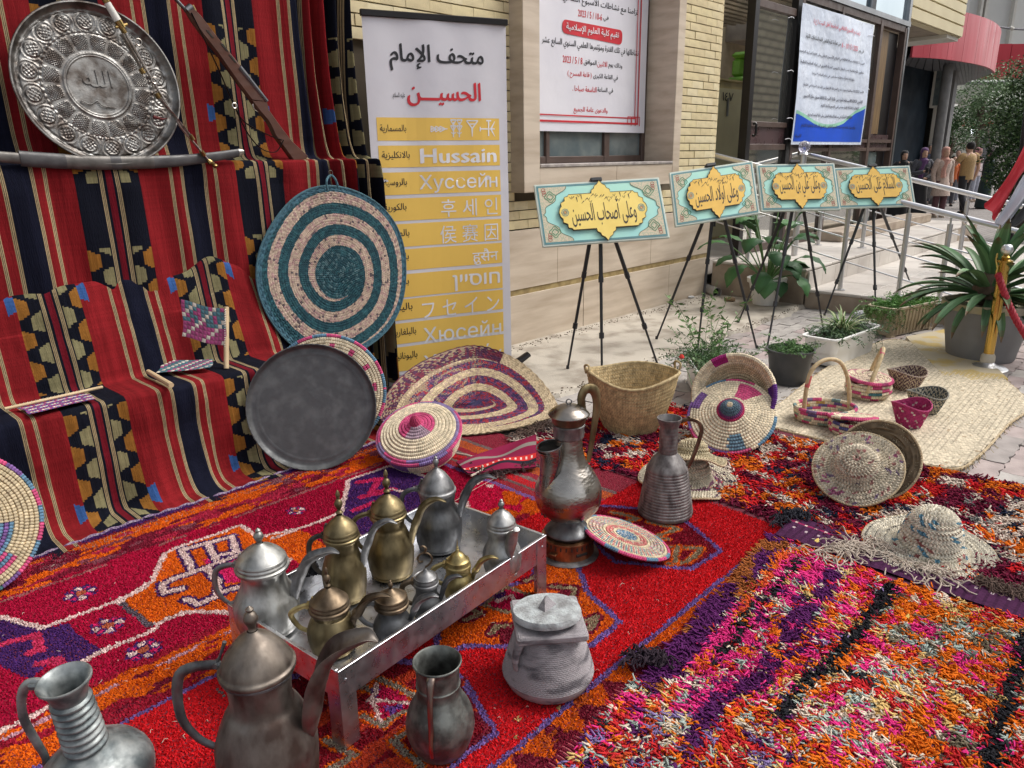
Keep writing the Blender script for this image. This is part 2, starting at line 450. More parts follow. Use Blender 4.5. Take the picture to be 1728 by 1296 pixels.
for i,(cv,d,X,Y)in enumerate(cells):
 t_=(random.gauss(0,.012),random.gauss(0,.012));z=random.uniform(-.004,.004)
 if i<290:
  k=random.choices(range(5),[3,2,3,1,2])[0]
  o=bpy.data.objects.new('paver',pmesh[k]);C.objects.link(o);o.parent=pav
  o.location=(X-4,Y-1.5,z);o.rotation_euler=(t_[0],t_[1],random.gauss(0,.01))
 else:rest.join(paver_mb(),Matrix.Translation((X-4,Y-1.5,z)))
part('pavers_beyond',rest,pm[0],pav,smooth=False,kind='stuff')
pts=[(x,2.64+.03*math.sin(x*9)+random.uniform(-.018,.018))for x in np.arange(3.02,6.6,.06)]
ap=MB();n=len(pts)
V=[(x,y,.03)for x,y in pts]+[(x,3.70,.03)for x,_ in pts]+[(x,y-random.uniform(.01,.05),-.02)for x,y in pts]
ap.add(V,[(i,i+1,n+i+1,n+i)for i in range(n-1)]+[(2*n+i,2*n+i+1,i+1,i)for i in range(n-1)])
struct('pavement',ap,m_conc)
m_yel=M_('worn_yellow_paint',(.50,.43,.30),.8,col2=(.52,.38,.13),ns=5,nlo=.47,nhi=.56,bump=.3)
kp=[G(1528,573),G(1612,556),G(1700,645),G(1600,648)]
kb=MB();V=[tuple(p[:2])+(z,)for z in(-.02,.022)for p in kp]
kb.add(V,[(0,1,5,4),(1,2,6,5),(2,3,7,6),(3,0,4,7),(4,5,6,7)][::1])
struct('kerb',kb,m_yel)
land=thing('entrance_landing','tiled two-level concrete landing leading to the glass doors','landing',(6.57,2.6,0));del land['category'];land['kind']='structure'
def topslab(name,x0,x1,y0,y1,z0,z1,nx,ny,mt,mside):
 part('step_body',boxc(x0+.01,x1,y0+.01,y1-.003,0,z1-.025),mside,land,False,world=True)
 for i in range(nx):
  for j in range(ny):
   a,b=x0+(x1-x0)*i/nx,x0+(x1-x0)*(i+1)/nx;c,d=y0+(y1-y0)*j/ny,y0+(y1-y0)*(j+1)/ny
   part('tile',boxc(a+.002,b-.002,c+.002,d-.002,z1-.022,z1+random.uniform(0,.002),.004),mt,land,False,world=True)
topslab('u',6.57,12.5,2.66,3.585,0,.345,10,2,m_tile,m_riser)
topslab('l',6.57,11.5,1.2,2.655,0,.165,8,3,m_tile,m_riser)
for i in range(16):
 a=6.60+i*.3
 part('riser_tile',boxc(a+.002,a+.298,2.642,2.658,.168,.318),m_tile,land,False,world=True)
part('back_kerb',boxc(8.8,12.2,3.2,3.5,.346,.46,.01),m_riser,land,False,world=True)
bld=thing('brick_building','cream brick and travertine facade with a stone framed window and glazed entrance','building',(5,3.62,0))
W=3.62
core=boxc(-1.5,3.80,W+.03,4.3,0,4.2);core.join(boxc(5.90,6.545,W+.03,4.3,0,4.2));core.join(boxc(3.80,5.90,W+.03,4.3,0,1.10));core.join(boxc(3.8,5.9,W+.03,4.3,3.3,4.2))
part('wall_core',core,m_mortar,bld,False,world=True)
rndst=lambda:random.uniform(0,.003)
for row,(z0,z1,xs)in enumerate([(.0,.382,[2.2,3.4,4.62,5.86,6.55]),(.424,.838,[2.0,2.95,4.3,5.55,6.55]),(.386,.42,None)]):
 if xs is None:continue
 for a,b in zip(xs[:-1],xs[1:]):
  part('stone_panel',boxc(a+.0015,b-.0015,W-rndst(),W+.04,z0,z1,.002),m_stone,bld,False,world=True)
part('gold_strip',boxc(-1,6.549,W+.006,W+.04,.3825,.4235),M_('ochre_strip',(.40,.30,.13),.6,col2=(.24,.17,.07),ns=14),bld,False,world=True)
part('corner_stone',boxc(6.551,6.565,W,4.3,.345,.838),m_stone,bld,False,world=True)
bmesh_=[prism([(-.0875,0),(.0875,0),(.0875,.04),(-.0875,.04)],-.0285,.0285).mesh('brick',False)for _ in range(4)]
for i,me in enumerate(bmesh_):
 c=[(.70,.59,.36),(.74,.64,.41),(.65,.54,.32),(.71,.60,.35)][i]
 me.materials.append(M_('cream_brick_%d'%i,c,.8,col2=tuple(q*.78 for q in c),ns=11,bump=.6,bs=140,bdist=.002,detail=8))
course=.0645;bl=.177;nb=0
far_b=MB()
def lay(x0,x1,z0,z1,off=0):
 global nb
 k=0;z=z0
 while z+course<=z1+.01:
  x=x0-((k%2)*bl/2 if not off else off*(k%3))
  while x<x1-.02:
   a,b=max(x,x0),min(x+bl,x1)
   if b-a>.03:
    cx,cz=(a+b)/2,z+course/2
    pxx=proj([cx,W,cz])
    vis=-30<pxx[1]<1296
    if vis and nb<290:
     o=bpy.data.objects.new('brick',random.choice(bmesh_));C.objects.link(o);o.parent=bld
     o.location=(cx-5,random.uniform(-.003,.003),cz);o.scale=((b-a-.002)/.175,1,1);nb+=1
    else:far_b.join(box(cx,W+.02,cz,b-a-.002,.04,.057))
   x+=bl
  z+=course;k+=1
lay(5.93,6.545,.845,2.75);lay(3.80,6.545,.845,1.09);lay(2.35,3.84,1.95,2.42);lay(3.66,3.84,.845,1.95)
zz=2.75
lay(5.93,6.545,2.75,4.2);lay(2.3,3.8,2.45,4.2)
for z in np.arange(.845,4.15,course):
 far_b.join(boxc(-1.4,2.3,W,W+.04,z+.003,z+.06))
 for j in range(4):far_b.join(boxc(6.551,6.585,W+.01+j*.17,W+.17+j*.17,z+.003,z+.06))
part('bricks_higher',far_b.mat(Matrix.Identity(4)),m_brick,bld,False,world=True,kind='stuff')
ws=bpy.data.objects.new('window_surround',None);C.objects.link(ws);ws.parent=bld
def sub(name,mb,mt,par,smooth=False,label=None):
 mb.mat(MW['brick_building'].inverted());o=link(name,mb,mt,par,smooth)
 if label:o['label']=label
 return o
XL0,XL1,XR0,XR1=3.812,3.972,5.645,5.75
ZB,ZS=1.098,1.276
sub('jamb',boxc(XL0,XL1,3.5,3.84,ZB,3.4,.002),m_stone,ws)
sub('jamb',boxc(XR0,XR1,3.5,3.84,ZB,3.4,.002),m_stone,ws)
sub('apron_stone',boxc(XL1+.001,4.86,3.502,3.70,ZB,ZS-.018,.002),m_stone,ws)
sub('apron_stone',boxc(4.862,XR0-.001,3.502,3.70,ZB,ZS-.018,.002),m_stone,ws)
sub('sill',boxc(XL1+.001,XR0-.001,3.494,3.82,ZS-.017,ZS+.004,.003),m_sill,ws)
sub('lintel',boxc(XL0,XR1,3.5,3.84,3.402,3.6),m_stone,ws)
win=bpy.data.objects.new('window',None);C.objects.link(win);win.parent=bld
GY=3.80
for a,b in((XL1,XL1+.05),(4.36,4.40),(5.07,5.14),(XR0-.05,XR0)):
 sub('frame',boxc(a,b,GY-.02,GY+.04,ZS+.005,3.4,.004),m_bronze,win)
for z in(ZS+.005,1.53):sub('rail',boxc(XL1+.05,XR0-.05,GY-.015,GY+.03,z,z+.05,.004),m_bronze,win)
for a,b in((XL1+.05,4.36),(4.40,5.07),(5.14,XR0-.05)):
 sub('pane',boxc(a,b,GY+.005,GY+.012,ZS+.05,3.38),m_dkglass,win)
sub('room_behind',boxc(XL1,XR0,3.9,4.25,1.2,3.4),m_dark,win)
m_vinyl=M_('white_vinyl',(.74,.73,.78),.38,col2=(.66,.65,.71),ns=2.5,spec=.5,bump=.35,bs=3.2,bdist=.02,rvar=.08)
m_blk=M_('black_print',(.015,.015,.02),.5);m_red=M_('red_print',(.62,.02,.035),.5);m_wht=M_('white_print',(.80,.80,.84),.5)
YB=3.765
def sheetY(x0,x1,z0,z1,Y,amp=.006,nx=40,nz=40,seed=0,th=.0012):
 X,Z=np.meshgrid(np.linspace(x0,x1,nx),np.linspace(z0,z1,nz),indexing='ij')
 Yv=Y+amp*(np.sin(X*7+seed)*.5+np.sin(X*3.1+Z*4+seed)*.8)
 return slab(np.stack([X,Yv,Z],-1),-th),lambda x,z:Y+amp*(np.sin(x*7+seed)*.5+np.sin(x*3.1+z*4+seed)*.8)
def wrapY(mb,f,off=.003):
 return mb.xf(lambda v:np.c_[v[:,0],f(v[:,0],v[:,1])-off,v[:,1]])
mb,fY=sheetY(3.93,5.60,1.508,3.1,YB,.0022,seed=1)
bn=thing('window_banner','white vinyl banner with black and red Arabic lines hung over the framed window','banner',(4.8,YB,1.51))
part('sheet',mb,m_vinyl,bn,world=True)
def lineY(par,name,s,pxl,pyl,pxr,pyr,hpx,mt,Y,f,bold=.02,keep=False):
 A=onY(pxl,pyl,Y);B=onY(pxr,pyr,Y);cx=(A[0]+B[0])/2;zc=(A[2]+B[2])/2
 h=abs(onY((pxl+pxr)/2,(pyl+pyr)/2-hpx/2,Y)[2]-onY((pxl+pxr)/2,(pyl+pyr)/2+hpx/2,Y)[2])
 mb=text_mb(s,A[0],zc-h/2,B[0],zc+h/2,bold,keep)
 return part(name,wrapY(mb,f),mt,par,False,world=True)
c2=lambda x,y:(560+x/2.88,y/2.88)
def L2(s,xl,yl,xr,yr,h,mt,bold=.03):
 (a,b),(c,d)=c2(xl,yl),c2(xr,yr);return lineY(bn,'lettering',shape(s)if any('\u0600'<q<'\u06ff' for q in s)else s,a,b,c,d,h/2.88,mt,YB,fY,bold)
L2('تزامنا مع نشاطات الأسبوع الثقافي',1120,-5,1490,55,52,m_blk)
L2('2023 / 5 / 10-6',1195,65,1312,82,34,m_red);L2('في',1318,90,1344,92,30,m_blk)
L2('نشاطاتها في تلك الفترة ومؤتمرها العلمي السنوي السابع عشر',1018,198,1490,265,46,m_blk)
L2('وذلك يوم',1342,318,1410,326,34,m_blk);L2('الاثنين',1288,312,1336,316,34,m_red);L2('الموافق',1222,303,1284,309,32,m_blk);L2('2023 / 5 / 8',1120,287,1216,296,34,m_red)
L2('في القاعة الكبرى',1268,372,1388,384,36,m_blk);L2('( قاعة المسرح )',1144,360,1260,370,36,m_red)
L2('في الساعة',1288,440,1364,446,34,m_blk);L2('التاسعة صباحا .',1168,430,1284,440,34,m_red)
L2('والدعوى عامة للجميع',1174,532,1337,545,36,m_red)
def quadY(px4,Y,f,off=.002,rnd=0):
 P=np.array([onY(x,y,Y)for x,y in px4]);
 if not rnd:
  return MB().add(np.c_[P[:,0],f(P[:,0],P[:,2])-off,P[:,2]],[tuple(range(len(P)))])
 out=[];n=len(P)
 for i in range(n):
  p,a,b=P[i],P[i-1],P[(i+1)%n]
  for t in np.linspace(0,1,6):
   q0=p+unit(a-p)*rnd;q1=p+unit(b-p)*rnd;out.append((1-t)**2*q0+2*t*(1-t)*p+t*t*q1)
 P=np.array(out);return MB().add(np.c_[P[:,0],f(P[:,0],P[:,2])-off,P[:,2]],[tuple(range(len(P)))])
part('red_lozenge',quadY([c2(1118,92),c2(1412,148),c2(1408,220),c2(1116,160)],YB,fY,.005,.045),m_red,bn,False,world=True)
(a,b),(c,d)=c2(1135,128),c2(1392,182);lineY(bn,'lettering',shape('تقيم كلية العلوم الإسلامية'),a,b,c,d,16,m_wht,YB,lambda x,z:fY(x,z)-.005,.03)
bx0,bx1,bz0=4.02,5.50,1.572
bd=MB()
for dx,dz,w_ in((0,0,.014),(.045,.045,.009)):
 bd.join(rect2(bx0+dx,bz0+dz,bx1-dx,bz0+dz+w_))
 for x in(bx0+dx,bx1-dx-w_):bd.join(rect2(x,bz0+dz,x+w_,3.0))
for sx,x in((1,bx0-.02),(-1,bx1+.02)):
 for k in range(3):bd.join(strokes([[(x+sx*(.0+.06*k),bz0-.01),(x+sx*(.0+.06*k),bz0+.06),(x+sx*(.05+.06*k),bz0+.06),(x+sx*(.05+.06*k),bz0+.012)]],.009))
part('printed_border',wrapY(bd,fY,.006),m_red,bn,False,world=True)
FY=3.60
fx=lambda px,py=150:float(onY(px,py,FY)[0])
xd0,xd1,xd2,xg,xe=7.02,7.10,8.02,10.25,11.30
def door(name,label=None):
 d=bpy.data.objects.new(name,None);C.objects.link(d);d.parent=bld
 if label:d['label']=label
 return d
m_blackm=M_('black_metal',(.018,.016,.017),.35,metal=.4)
m_kick=M_('maroon_kick_panel',(.075,.042,.045),.3,spec=.6,rvar=.1,ns=3)
m_alu=M_('grey_aluminium',(.42,.43,.45),.35,metal=.9)
dl=door('glazed_door')
sub('frame',boxc(xd0,xd1,FY-.05,FY+.03,.35,3.3),m_blackm,dl)
sub('frame',boxc(xd2-.10,xd2-.01,FY-.05,FY+.02,.35,3.3),m_blackm,dl)
for z0,z1 in((.35,.43),(1.36,1.42),(1.58,1.63),(2.63,2.70)):sub('rail',boxc(xd1,xd2-.10,FY-.04,FY+.02,z0,z1,.005),m_bronze,dl)
sub('kick_panel',boxc(xd1,xd2-.1,FY-.015,FY+.02,1.42,1.58),m_kick,dl)
sub('glass_pane',boxc(xd1,xd2-.1,FY-.01,FY+.01,1.63,2.63),m_mirror2,dl)
sub('glass_pane',boxc(xd1,xd2-.1,FY-.01,FY+.01,.43,1.36),m_mirror2,dl)
sub('handle',tube([(xd1-.02,FY-.08,1.5),(xd1-.02,FY-.11,1.5),(xd1-.02,FY-.11,1.6),(xd1-.02,FY-.08,1.6)],.012,8,sm=3),m_blackm,dl,True)
dl2=door('fixed_glazing')
for a,b in((xd2,xd2+.06),(9.06,9.12),(10.28,10.36),(xe-.12,xe-.03)):sub('frame',boxc(a,b,FY-.05,FY+.03,.35,2.85),m_bronze,dl2)
for z0,z1 in((.35,.42),(1.34,1.38),(1.44,1.48),(2.80,2.87)):sub('rail',boxc(xd2+.06,xe-.12,FY-.045,FY+.025,z0,z1),m_bronze,dl2)
for a,b in((xd2+.06,9.06),(9.12,10.28)):
 sub('glass_pane',boxc(a,b,FY-.01,FY+.01,1.48,2.8),m_mirror2,dl2);sub('glass_pane',boxc(a,b,FY-.01,FY+.01,.42,1.34),m_mirror2,dl2)
sub('kick_panel',boxc(xd2+.06,10.28,FY-.02,FY+.02,1.38,1.44),m_kick,dl2)
m_wood=M_('brown_wood',(.20,.125,.05),.5,col2=(.12,.07,.03),ns=5,stretch=(6,6,.6))
sub('wooden_leaf',boxc(10.42,10.80,FY+.02,FY+.07,1.55,2.78),m_wood,dl2);sub('kick_panel',boxc(10.38,11.1,FY-.02,FY+.06,1.33,1.54),m_kick,dl2)
sub('dark_leaf',boxc(10.82,11.16,FY+.03,FY+.08,.42,2.78),m_blackm,dl2);sub('glass_pane',boxc(10.38,10.8,FY+.0,FY+.02,.42,1.32),m_dkglass,dl2)
tr=door('transom')
zt0,zt1=2.88,4.3
sub('rail',boxc(7.0,xe+.02,FY-.06,FY+.03,2.875,2.93),m_alu,tr)
for a,b in((7.05,8.45),(8.52,9.95),(10.02,xe-.06)):sub('glass_pane',boxc(a,b,FY-.01,FY+.01,2.93,4.3),m_mirror,tr)
sub('frame',boxc(xe-.06,xe+.02,FY-.05,FY+.03,.35,4.3),m_alu,tr)
for xa,s in((8.49,-1),(8.49,1),(9.98,-1),(9.98,1)):
 sub('curved_bar',tube([(xa+s*.03,FY-.03,2.93),(xa+s*.04,FY-.03,3.3),(xa+s*.12,FY-.03,3.6),(xa+s*.35,FY-.03,4.0)],.028,8,sm=5),m_alu,tr,True)
rm=door('interior_room')
m_slat=M_('slatted_ceiling',(.26,.20,.13),.6,col2=(.10,.08,.05),ns=3)
sub('back_wall',boxc(6.2,12,6.2,6.3,.3,3.2),M_('room_wall',(.45,.37,.24),.8),rm)
for i in range(17):sub('ceiling_slat',boxc(6.2,10.5,3.9+i*.14,3.96+i*.14,3.05,3.08),m_slat,rm)
for i in range(22):sub('wall_slat',boxc(6.25,10.5,6.15,6.19,2.2+i*.09,2.27+i*.09),m_slat,rm)
sub('floor',boxc(6.57,11.2,3.66,6.2,.2,.34),m_tile,rm)
sub('beam',tube([(6.6,4.6,2.55),(8.4,4.6,3.25)],.04,6),m_blackm,rm);sub('beam',tube([(6.5,5.6,2.3),(9,5.6,2.32)],.045,6),m_blackm,rm)
lo=thing('steel_locker','olive beige steel locker numbered 147 inside the open doorway','locker',(8.5,4.75,.34))
LX0,LX1,LY0=7.88,8.72,4.55
P0=onY(1208,200,4.55)
lx0,lx1=P0[0]-.2,float(onY(1252,200,4.55)[0])
zt=float(onY(1230,137,4.55)[2])
m_lock=M_('locker_paint',(.66,.62,.39),.45,col2=(.58,.54,.34),ns=3);m_lock2=M_('locker_side',(.62,.52,.25),.45)
part('body',boxc(lx0,lx1,4.56,5.15,.34,zt),m_lock2,lo,False,world=True)
part('door',boxc(lx0+.02,lx1-.02,4.545,4.56,.37,zt-.08),m_lock,lo,False,world=True)
part('top_trim',boxc(lx0,lx1+.01,4.54,5.15,zt+.001,zt+.02),m_lock2,lo,False,world=True)
for k in range(4):part('vent_slot',boxc((lx0+lx1)/2-.03,(lx0+lx1)/2+.10,4.54,4.5449,1.05+k*.03,1.06+k*.03),m_dark,lo,False,world=True)
A=onY(1219,168,4.54);B=onY(1238,160,4.54)
lt=text_mb('۱٤۷',A[0],A[2]-.01,B[0],B[2]+.02,.02);lt.xf(lambda v:np.c_[v[:,0],np.full(len(v),4.541),v[:,1]])
part('painted_number',lt,m_blk,lo,False,world=True)
part('handle_plate',boxc(lx0+.42,lx0+.45,4.53,4.5445,1.75,1.95),m_alu,lo,False,world=True)
gb=thing('green_machine','lime green appliance standing on top of the steel locker','appliance',(lx1,4.8,zt+.02))
g0,g1=onY(1246,135,4.6),onY(1272,92,4.6)
m_green=M_('lime_plastic',(.22,.50,.06),.4)
zb_=zt+.022
part('body',boxc(g0[0]+.10,g1[0]+.25,4.62,4.76,zb_+.06,g1[2]-.05,.03),m_green,gb,world=True)
part('base',boxc(g0[0]+.06,g1[0]+.25,4.58,4.78,zb_,zb_+.058,.02),m_green,gb,world=True)
part('hood',boxc(g0[0]+.09,g1[0]+.2,4.56,4.77,g1[2]-.049,g1[2]+.02,.03),m_green,gb,world=True)
part('control_panel',boxc(g0[0]+.16,g1[0]+.1,4.605,4.619,zb_+.12,g1[2]-.1),m_blackm,gb,False,world=True)
part('label_plate',boxc(g0[0]+.18,g0[0]+.34,4.598,4.604,zb_+.13,zb_+.25),m_wht,gb,False,world=True)
YF=FY-.09
b2l,b2r=float(onY(1335,243,YF)[0]),float(onY(1452,246,YF)[0]);z2b=float(onY(1395,244,YF)[2]);z2t=float(onY(1345,1,YF)[2])
m_vinyl2=M_('glossy_white_vinyl',(.68,.74,.85),.3,col2=(.60,.67,.80),ns=3,spec=.6,bump=.8,bs=3.5,bdist=.03,rvar=.08)
m_blue=M_('blue_print',(.006,.075,.60),.6,spec=.2,col2=(.012,.07,.42),ns=2);m_mint=M_('mint_print',(.33,.66,.50),.4);m_pink=M_('faded_red_print',(.62,.10,.15),.5);m_gry=M_('slate_print',(.09,.095,.13),.6,spec=.2)
mb,f2=sheetY(b2l,b2r,z2b,z2t,YF,.012,50,40,seed=4)
b2=thing('programme_banner','large white and blue printed banner with dense Arabic text tied over the glass doors','banner',((b2l+b2r)/2,YF,z2b))
part('sheet',mb,m_vinyl2,b2,world=True)
wv=[];nx=40
xs=np.linspace(b2l+.03,b2r-.03,nx);u_=(xs-xs[0])/(xs[-1]-xs[0])
wt=z2b+.03+.275-.115*np.sin(np.clip(u_*1.15,0,1)*math.pi)**1.2-.02*u_+.55*np.clip(u_-.70,0,1)**1.2
gm=np.stack([np.c_[xs,np.full(nx,z2b+.03),0*xs],np.c_[xs,wt,0*xs]],1);part('blue_wave',wrapY(gridm(gm),f2,.004),m_blue,b2,False,world=True)
gm=np.stack([np.c_[xs,wt+.001,0*xs],np.c_[xs,wt+.035,0*xs]],1);part('mint_wave',wrapY(gridm(gm),f2,.004),m_mint,b2,False,world=True)
c7=lambda x,y:(1180+x/4.8,y/4.8)
def L7(s,xl,yl,xr,yr,h,mt,bold=.02,off=.005):
 (a,b),(c,d)=c7(xl,yl),c7(xr,yr);lineY(b2,'lettering',shape(s),a,b,c,d,h/4.8,mt,YF,lambda x,z:f2(x,z)-off,bold)
L7('تزامنا مع الأسبوع الثقافي لجامعة أهل البيت ( ع )',925,170,1305,275,62,m_pink,.04)
L7('من عمادة كلية القانون إقامة النشاطات الآتية',865,300,1135,355,48,m_blk,.05);L7('2023 / 5 / 10 - 6',1142,362,1278,400,44,m_pink,.04);L7('في يوم',1288,412,1328,424,36,m_blk,.03)
for s,y0,y1,xa,xb in[('السبت 6/5/2023 استضافة القافلة في افتتاح الأسبوع الثقافي وعلى القاعة المركزية الجامعة',412,520,808,1330),('تنظيم حلقة نقاشية تحت شعار تكريس تجربة الفريق في إعداد المكتبة للطلبة',495,600,815,1322),('يليها أداء شعراء وخطباء مباركين في تمام الساعة ٩ صباحا',590,650,912,1248),
  ('الأحد 7/5/2023 مناقشة بحوث تخرج المرحلة الرابعة من الساعة ٩ صباحا في القاعة',685,752,832,1318),('الاثنين 8/5/2023 مسابقة علمية بين طلبة المرحلة الثالثة بعنوان معك الحضور',768,836,830,1310),('الثلاثاء 9/5/2023 إقامة معرض فني للرسم والخط الكلية',858,884,988,1282),('10/5/2023 المشاركة في مسابقة الخطابة المثلى وعلى قاعة الجامعة المركزية',930,960,864,1240)]:
 L7(s,xa,y0,xb,y1,36,m_gry,.06)
L7('والدعوة عامة مع تحيات قسم القانون لجميع الأساتذة والطلبة الكرام',808,1022,1262,1030,40,m_blk,.03,.007);L7('اللجنة',768,1100,810,1104,34,m_blk,.04,.007)
for(x,y)in((1335,30),(1334,120),(1333,200),(1330,235),(1470,60),(1462,150)):
 A=onY(x-5,y,YF);B=onY(x+5,y+1,YF);part('tie_wire',tube([A,(A+B)/2+[0,-.01,.01],B],.0035,5,sm=3),m_wht,b2,world=True)
def handrail(X,ys,zf,y0,y1,label,floors):
 t=thing('handrail',label,'handrail',(X,(y0+y1)/2,0),group='steel handrails of the ramp')
 part('top_tube',tube([(X,y0,zf(y0)),(X,y1,zf(y1))],.024,12),m_steel,t,world=True)
 for k,dz in enumerate((.25,.40,.60)):
  part('rod',tube([(X,y0+.02,zf(y0)-dz),(X,y1,zf(y1)-dz)],.007,8),m_steel,t,world=True)
 for y,fl in zip(ys,floors):
  part('post',tube([(X,y,fl),(X,y,zf(y)-.07)],.021,12),m_steel,t,world=True)
  part('bracket',tube([(X,y,zf(y)-.069),(X,y,zf(y)-.022)],.008,8),m_steel,t,world=True)
  part('foot_flange',lathe([(.045,0),(.045,.006),(.022,.009)],20).mat(Matrix.Translation((X,y,fl+.001))),m_steel,t,world=True)
handrail(6.72,[3.3,2.41,1.93,1.62,.9],lambda y:1.318-.2265*(3.705-y),3.70,.4,'near stainless steel handrail passing behind the calligraphy boards',[.345,.167,.167,.167,.0])
handrail(8.42,[3.31,2.84,1.91,.9],lambda y:1.305-.236*(3.5-y),3.55,-.6,'far stainless steel handrail running in front of the pedestrians',[.345,.345,.167,.0])
m_clad=M_('dark_blue_cladding',(.016,.027,.040),.7,col2=(.010,.016,.024),ns=1,spec=.12,rvar=.08)
m_cream=M_('cream_plaster',(.62,.60,.54),.8,col2=(.52,.50,.45),ns=2)
m_redc=M_('red_panel',(.50,.075,.10),.35,col2=(.42,.05,.07),ns=.8,rvar=.08,stretch=(3,3,.3))
m_redd=M_('deep_red_panel',(.46,.02,.04),.4,col2=(.40,.018,.03),ns=1)
m_soff=M_('grey_soffit',(.16,.16,.17),.5)
DX=27.0
ob_=thing('dark_clad_building','dark blue clad block with an open doorway behind the pedestrians','building',tuple(onX(1540,290,DX)[:2])+(0,))
yl,yr=float(onX(1440,200,DX)[1]),float(onX(1602,200,DX)[1])
ydl,ydr=float(onX(1543,250,DX)[1]),float(onX(1568,250,DX)[1]);zd=float(onX(1555,178,DX)[2])
npn=5;ys_=np.linspace(yl+2,ydl,npn+1)
for i in range(npn):
 for z0,z1 in((-.3,1.3),(1.31,2.6),(2.61,3.9),(3.91,5.2),(5.21,7)):
  part('cladding_panel',boxc(DX,DX+.2,ys_[i]-.01,ys_[i+1]+.01,z0,z1),m_clad,ob_,False,world=True)
part('upper_wall',boxc(DX,DX+.2,ydl-.01,ydr,zd,7),m_clad,ob_,False,world=True)
part('door_jamb',boxc(DX-.06,DX+.1,ydl-.02,ydl+.12,-.3,zd+.1),m_cream,ob_,False,world=True)
part('door_jamb',boxc(DX-.06,DX+.1,ydr-.12,ydr+.02,-.3,zd+.1),m_cream,ob_,False,world=True)
part('doorway',boxc(DX+.5,DX+.6,ydr-.3,ydl+.4,-.3,zd+.4),m_dark,ob_,False,world=True)
part('pilaster',boxc(DX+.0,DX+.35,yr,ydr-.13,-.3,7),M_('grey_render',(.20,.20,.20),.7),ob_,False,world=True)
cb=thing('glazed_cabinet','pale framed glazed cabinet projecting from the dark building above the pedestrians','cabinet',tuple(onX(1585,185,DX-.3)))
a_,b_=onX(1568,182,DX-.3),onX(1600,104,DX-.3)
part('glass',boxc(DX-.25,DX-.01,b_[1]+.06,a_[1]-.06,a_[2]+.06,b_[2]-.06),m_dkglass,cb,False,world=True)
for y0,y1,z0,z1 in((a_[1]-.06,a_[1],a_[2],b_[2]),(b_[1],b_[1]+.06,a_[2],b_[2]),(b_[1]+.06,a_[1]-.06,a_[2],a_[2]+.06),(b_[1]+.06,a_[1]-.06,b_[2]-.06,b_[2])):
 part('frame',boxc(DX-.3,DX-.005,y0,y1,z0,z1),m_cream,cb,False,world=True)
ov=thing('brick_overhang','overhanging cream brick upper storey above the dark doorway','building',(14,4.5,3.2))
X1=float(onY(1620,64,3.58)[0]);Z1=float(onY(1620,64,3.58)[2])
mo,mp_=brick_nodes('overhang_brick',(.66,.58,.38),(.60,.52,.33),(.18,.14,.08),1,.6,.3,.03)
mp_.inputs['Rotation'].default_value=(R(90),0,0)
part('brick_face',boxc(xe+.04,X1,3.58,3.7,Z1,Z1+6),M_('overhang_face',(.64,.57,.38),.8,col2=(.56,.49,.32),ns=2),ov,False,world=True)
for k in range(20):
 part('brick_course',boxc(xe+.04,X1+.02,3.555,3.579,Z1+.01+k*.155,Z1+.145+k*.155,.004),M_('overhang_face',()),ov,False,world=True)
part('soffit',boxc(xe+.04,X1-.01,3.71,6.5,Z1+.002,Z1+.25),M_('soffit_stone',(.30,.25,.19),.8,col2=(.22,.18,.14)),ov,False,world=True)
part('soffit_edge',boxc(X1-.6,X1-.02,3.6,6.5,Z1-.05,Z1),m_cream,ov,False,world=True)
part('side_face',boxc(X1+.001,X1+.08,3.6,7,Z1,Z1+6),m_brick,ov,False,world=True)
part('dark_return',boxc(xe+.1,26.9,7.6,7.8,-.3,8),m_clad,ov,False,world=True)
for px,py in((1545,92),(1597,108)):
 p=atD(px,py,26);l=thing('hanging_lamp','brass hanging lamp under the overhang, %s'%('nearer the glass doors' if px<1560 else 'in front of the red canopy'),'lamp',p+[0,0,-.16],group='lamps hanging under the canopy')
 part('cap',lathe([(.02,.30),(.10,.25),(.11,.2),(.04,.19)],16),M_('lamp_brass',(.45,.26,.08),.4,metal=.8),l);part('stem',cyl((0,0,.3),(0,0,.9),.012,6),m_blackm,l)
 part('glass_shade',lathe([(.03,.19),(.075,.14),(.085,.06),(.06,0),(.02,-.02)],16),M_('lamp_glass',(.6,.62,.66),.2),l)
ZC=float(atD(1610,103,20.)[2]);ZT=EYE_H+1.52*(ZC-EYE_H);D2=20
fr_=spline(np.array([G(x,y,ZC)for x,y in[(1535,97),(1575,99),(1610,103),(1640,108),(1660,113),(1672,119),(1675,124)]]),4);bk_=[G(x,y,ZC)for x,y in[(1500,147),(1605,147),(1640,138),(1665,129),(1675,124.5)]]
bk_=spline(np.array(bk_),6);rs_=lambda P,n:np.stack([np.interp(np.linspace(0,1,n),np.linspace(0,1,len(P)),P[:,i])for i in range(3)],1)
cc=thing('red_canopy','curved red panelled canopy with a ribbed grey soffit','canopy',fr_[-1])
f2_,b2_=rs_(fr_,25),rs_(bk_,25)
for k in range(8):
 A=f2_[k*3:k*3+4];P=np.array([[(*p[:2],ZC),(*p[:2],ZT)]for p in A]);P[0]+=(P[1]-P[0])*.05;part('red_panel',slab(P[::-1],.06),m_redc,cc,False,world=True)
for k in range(24):
 q=[f2_[k],f2_[k]+(f2_[k+1]-f2_[k])*.9,b2_[k]+(b2_[k+1]-b2_[k])*.9,b2_[k]]
 b=MB();b.add([(*v[:2],ZC+z)for z in(.03,.1)for v in q],[(0,1,2,3),(4,7,6,5),(0,4,5,1),(1,5,6,2),(2,6,7,3),(3,7,4,0)]);part('soffit_slat',b,m_soff,cc,False,world=True)
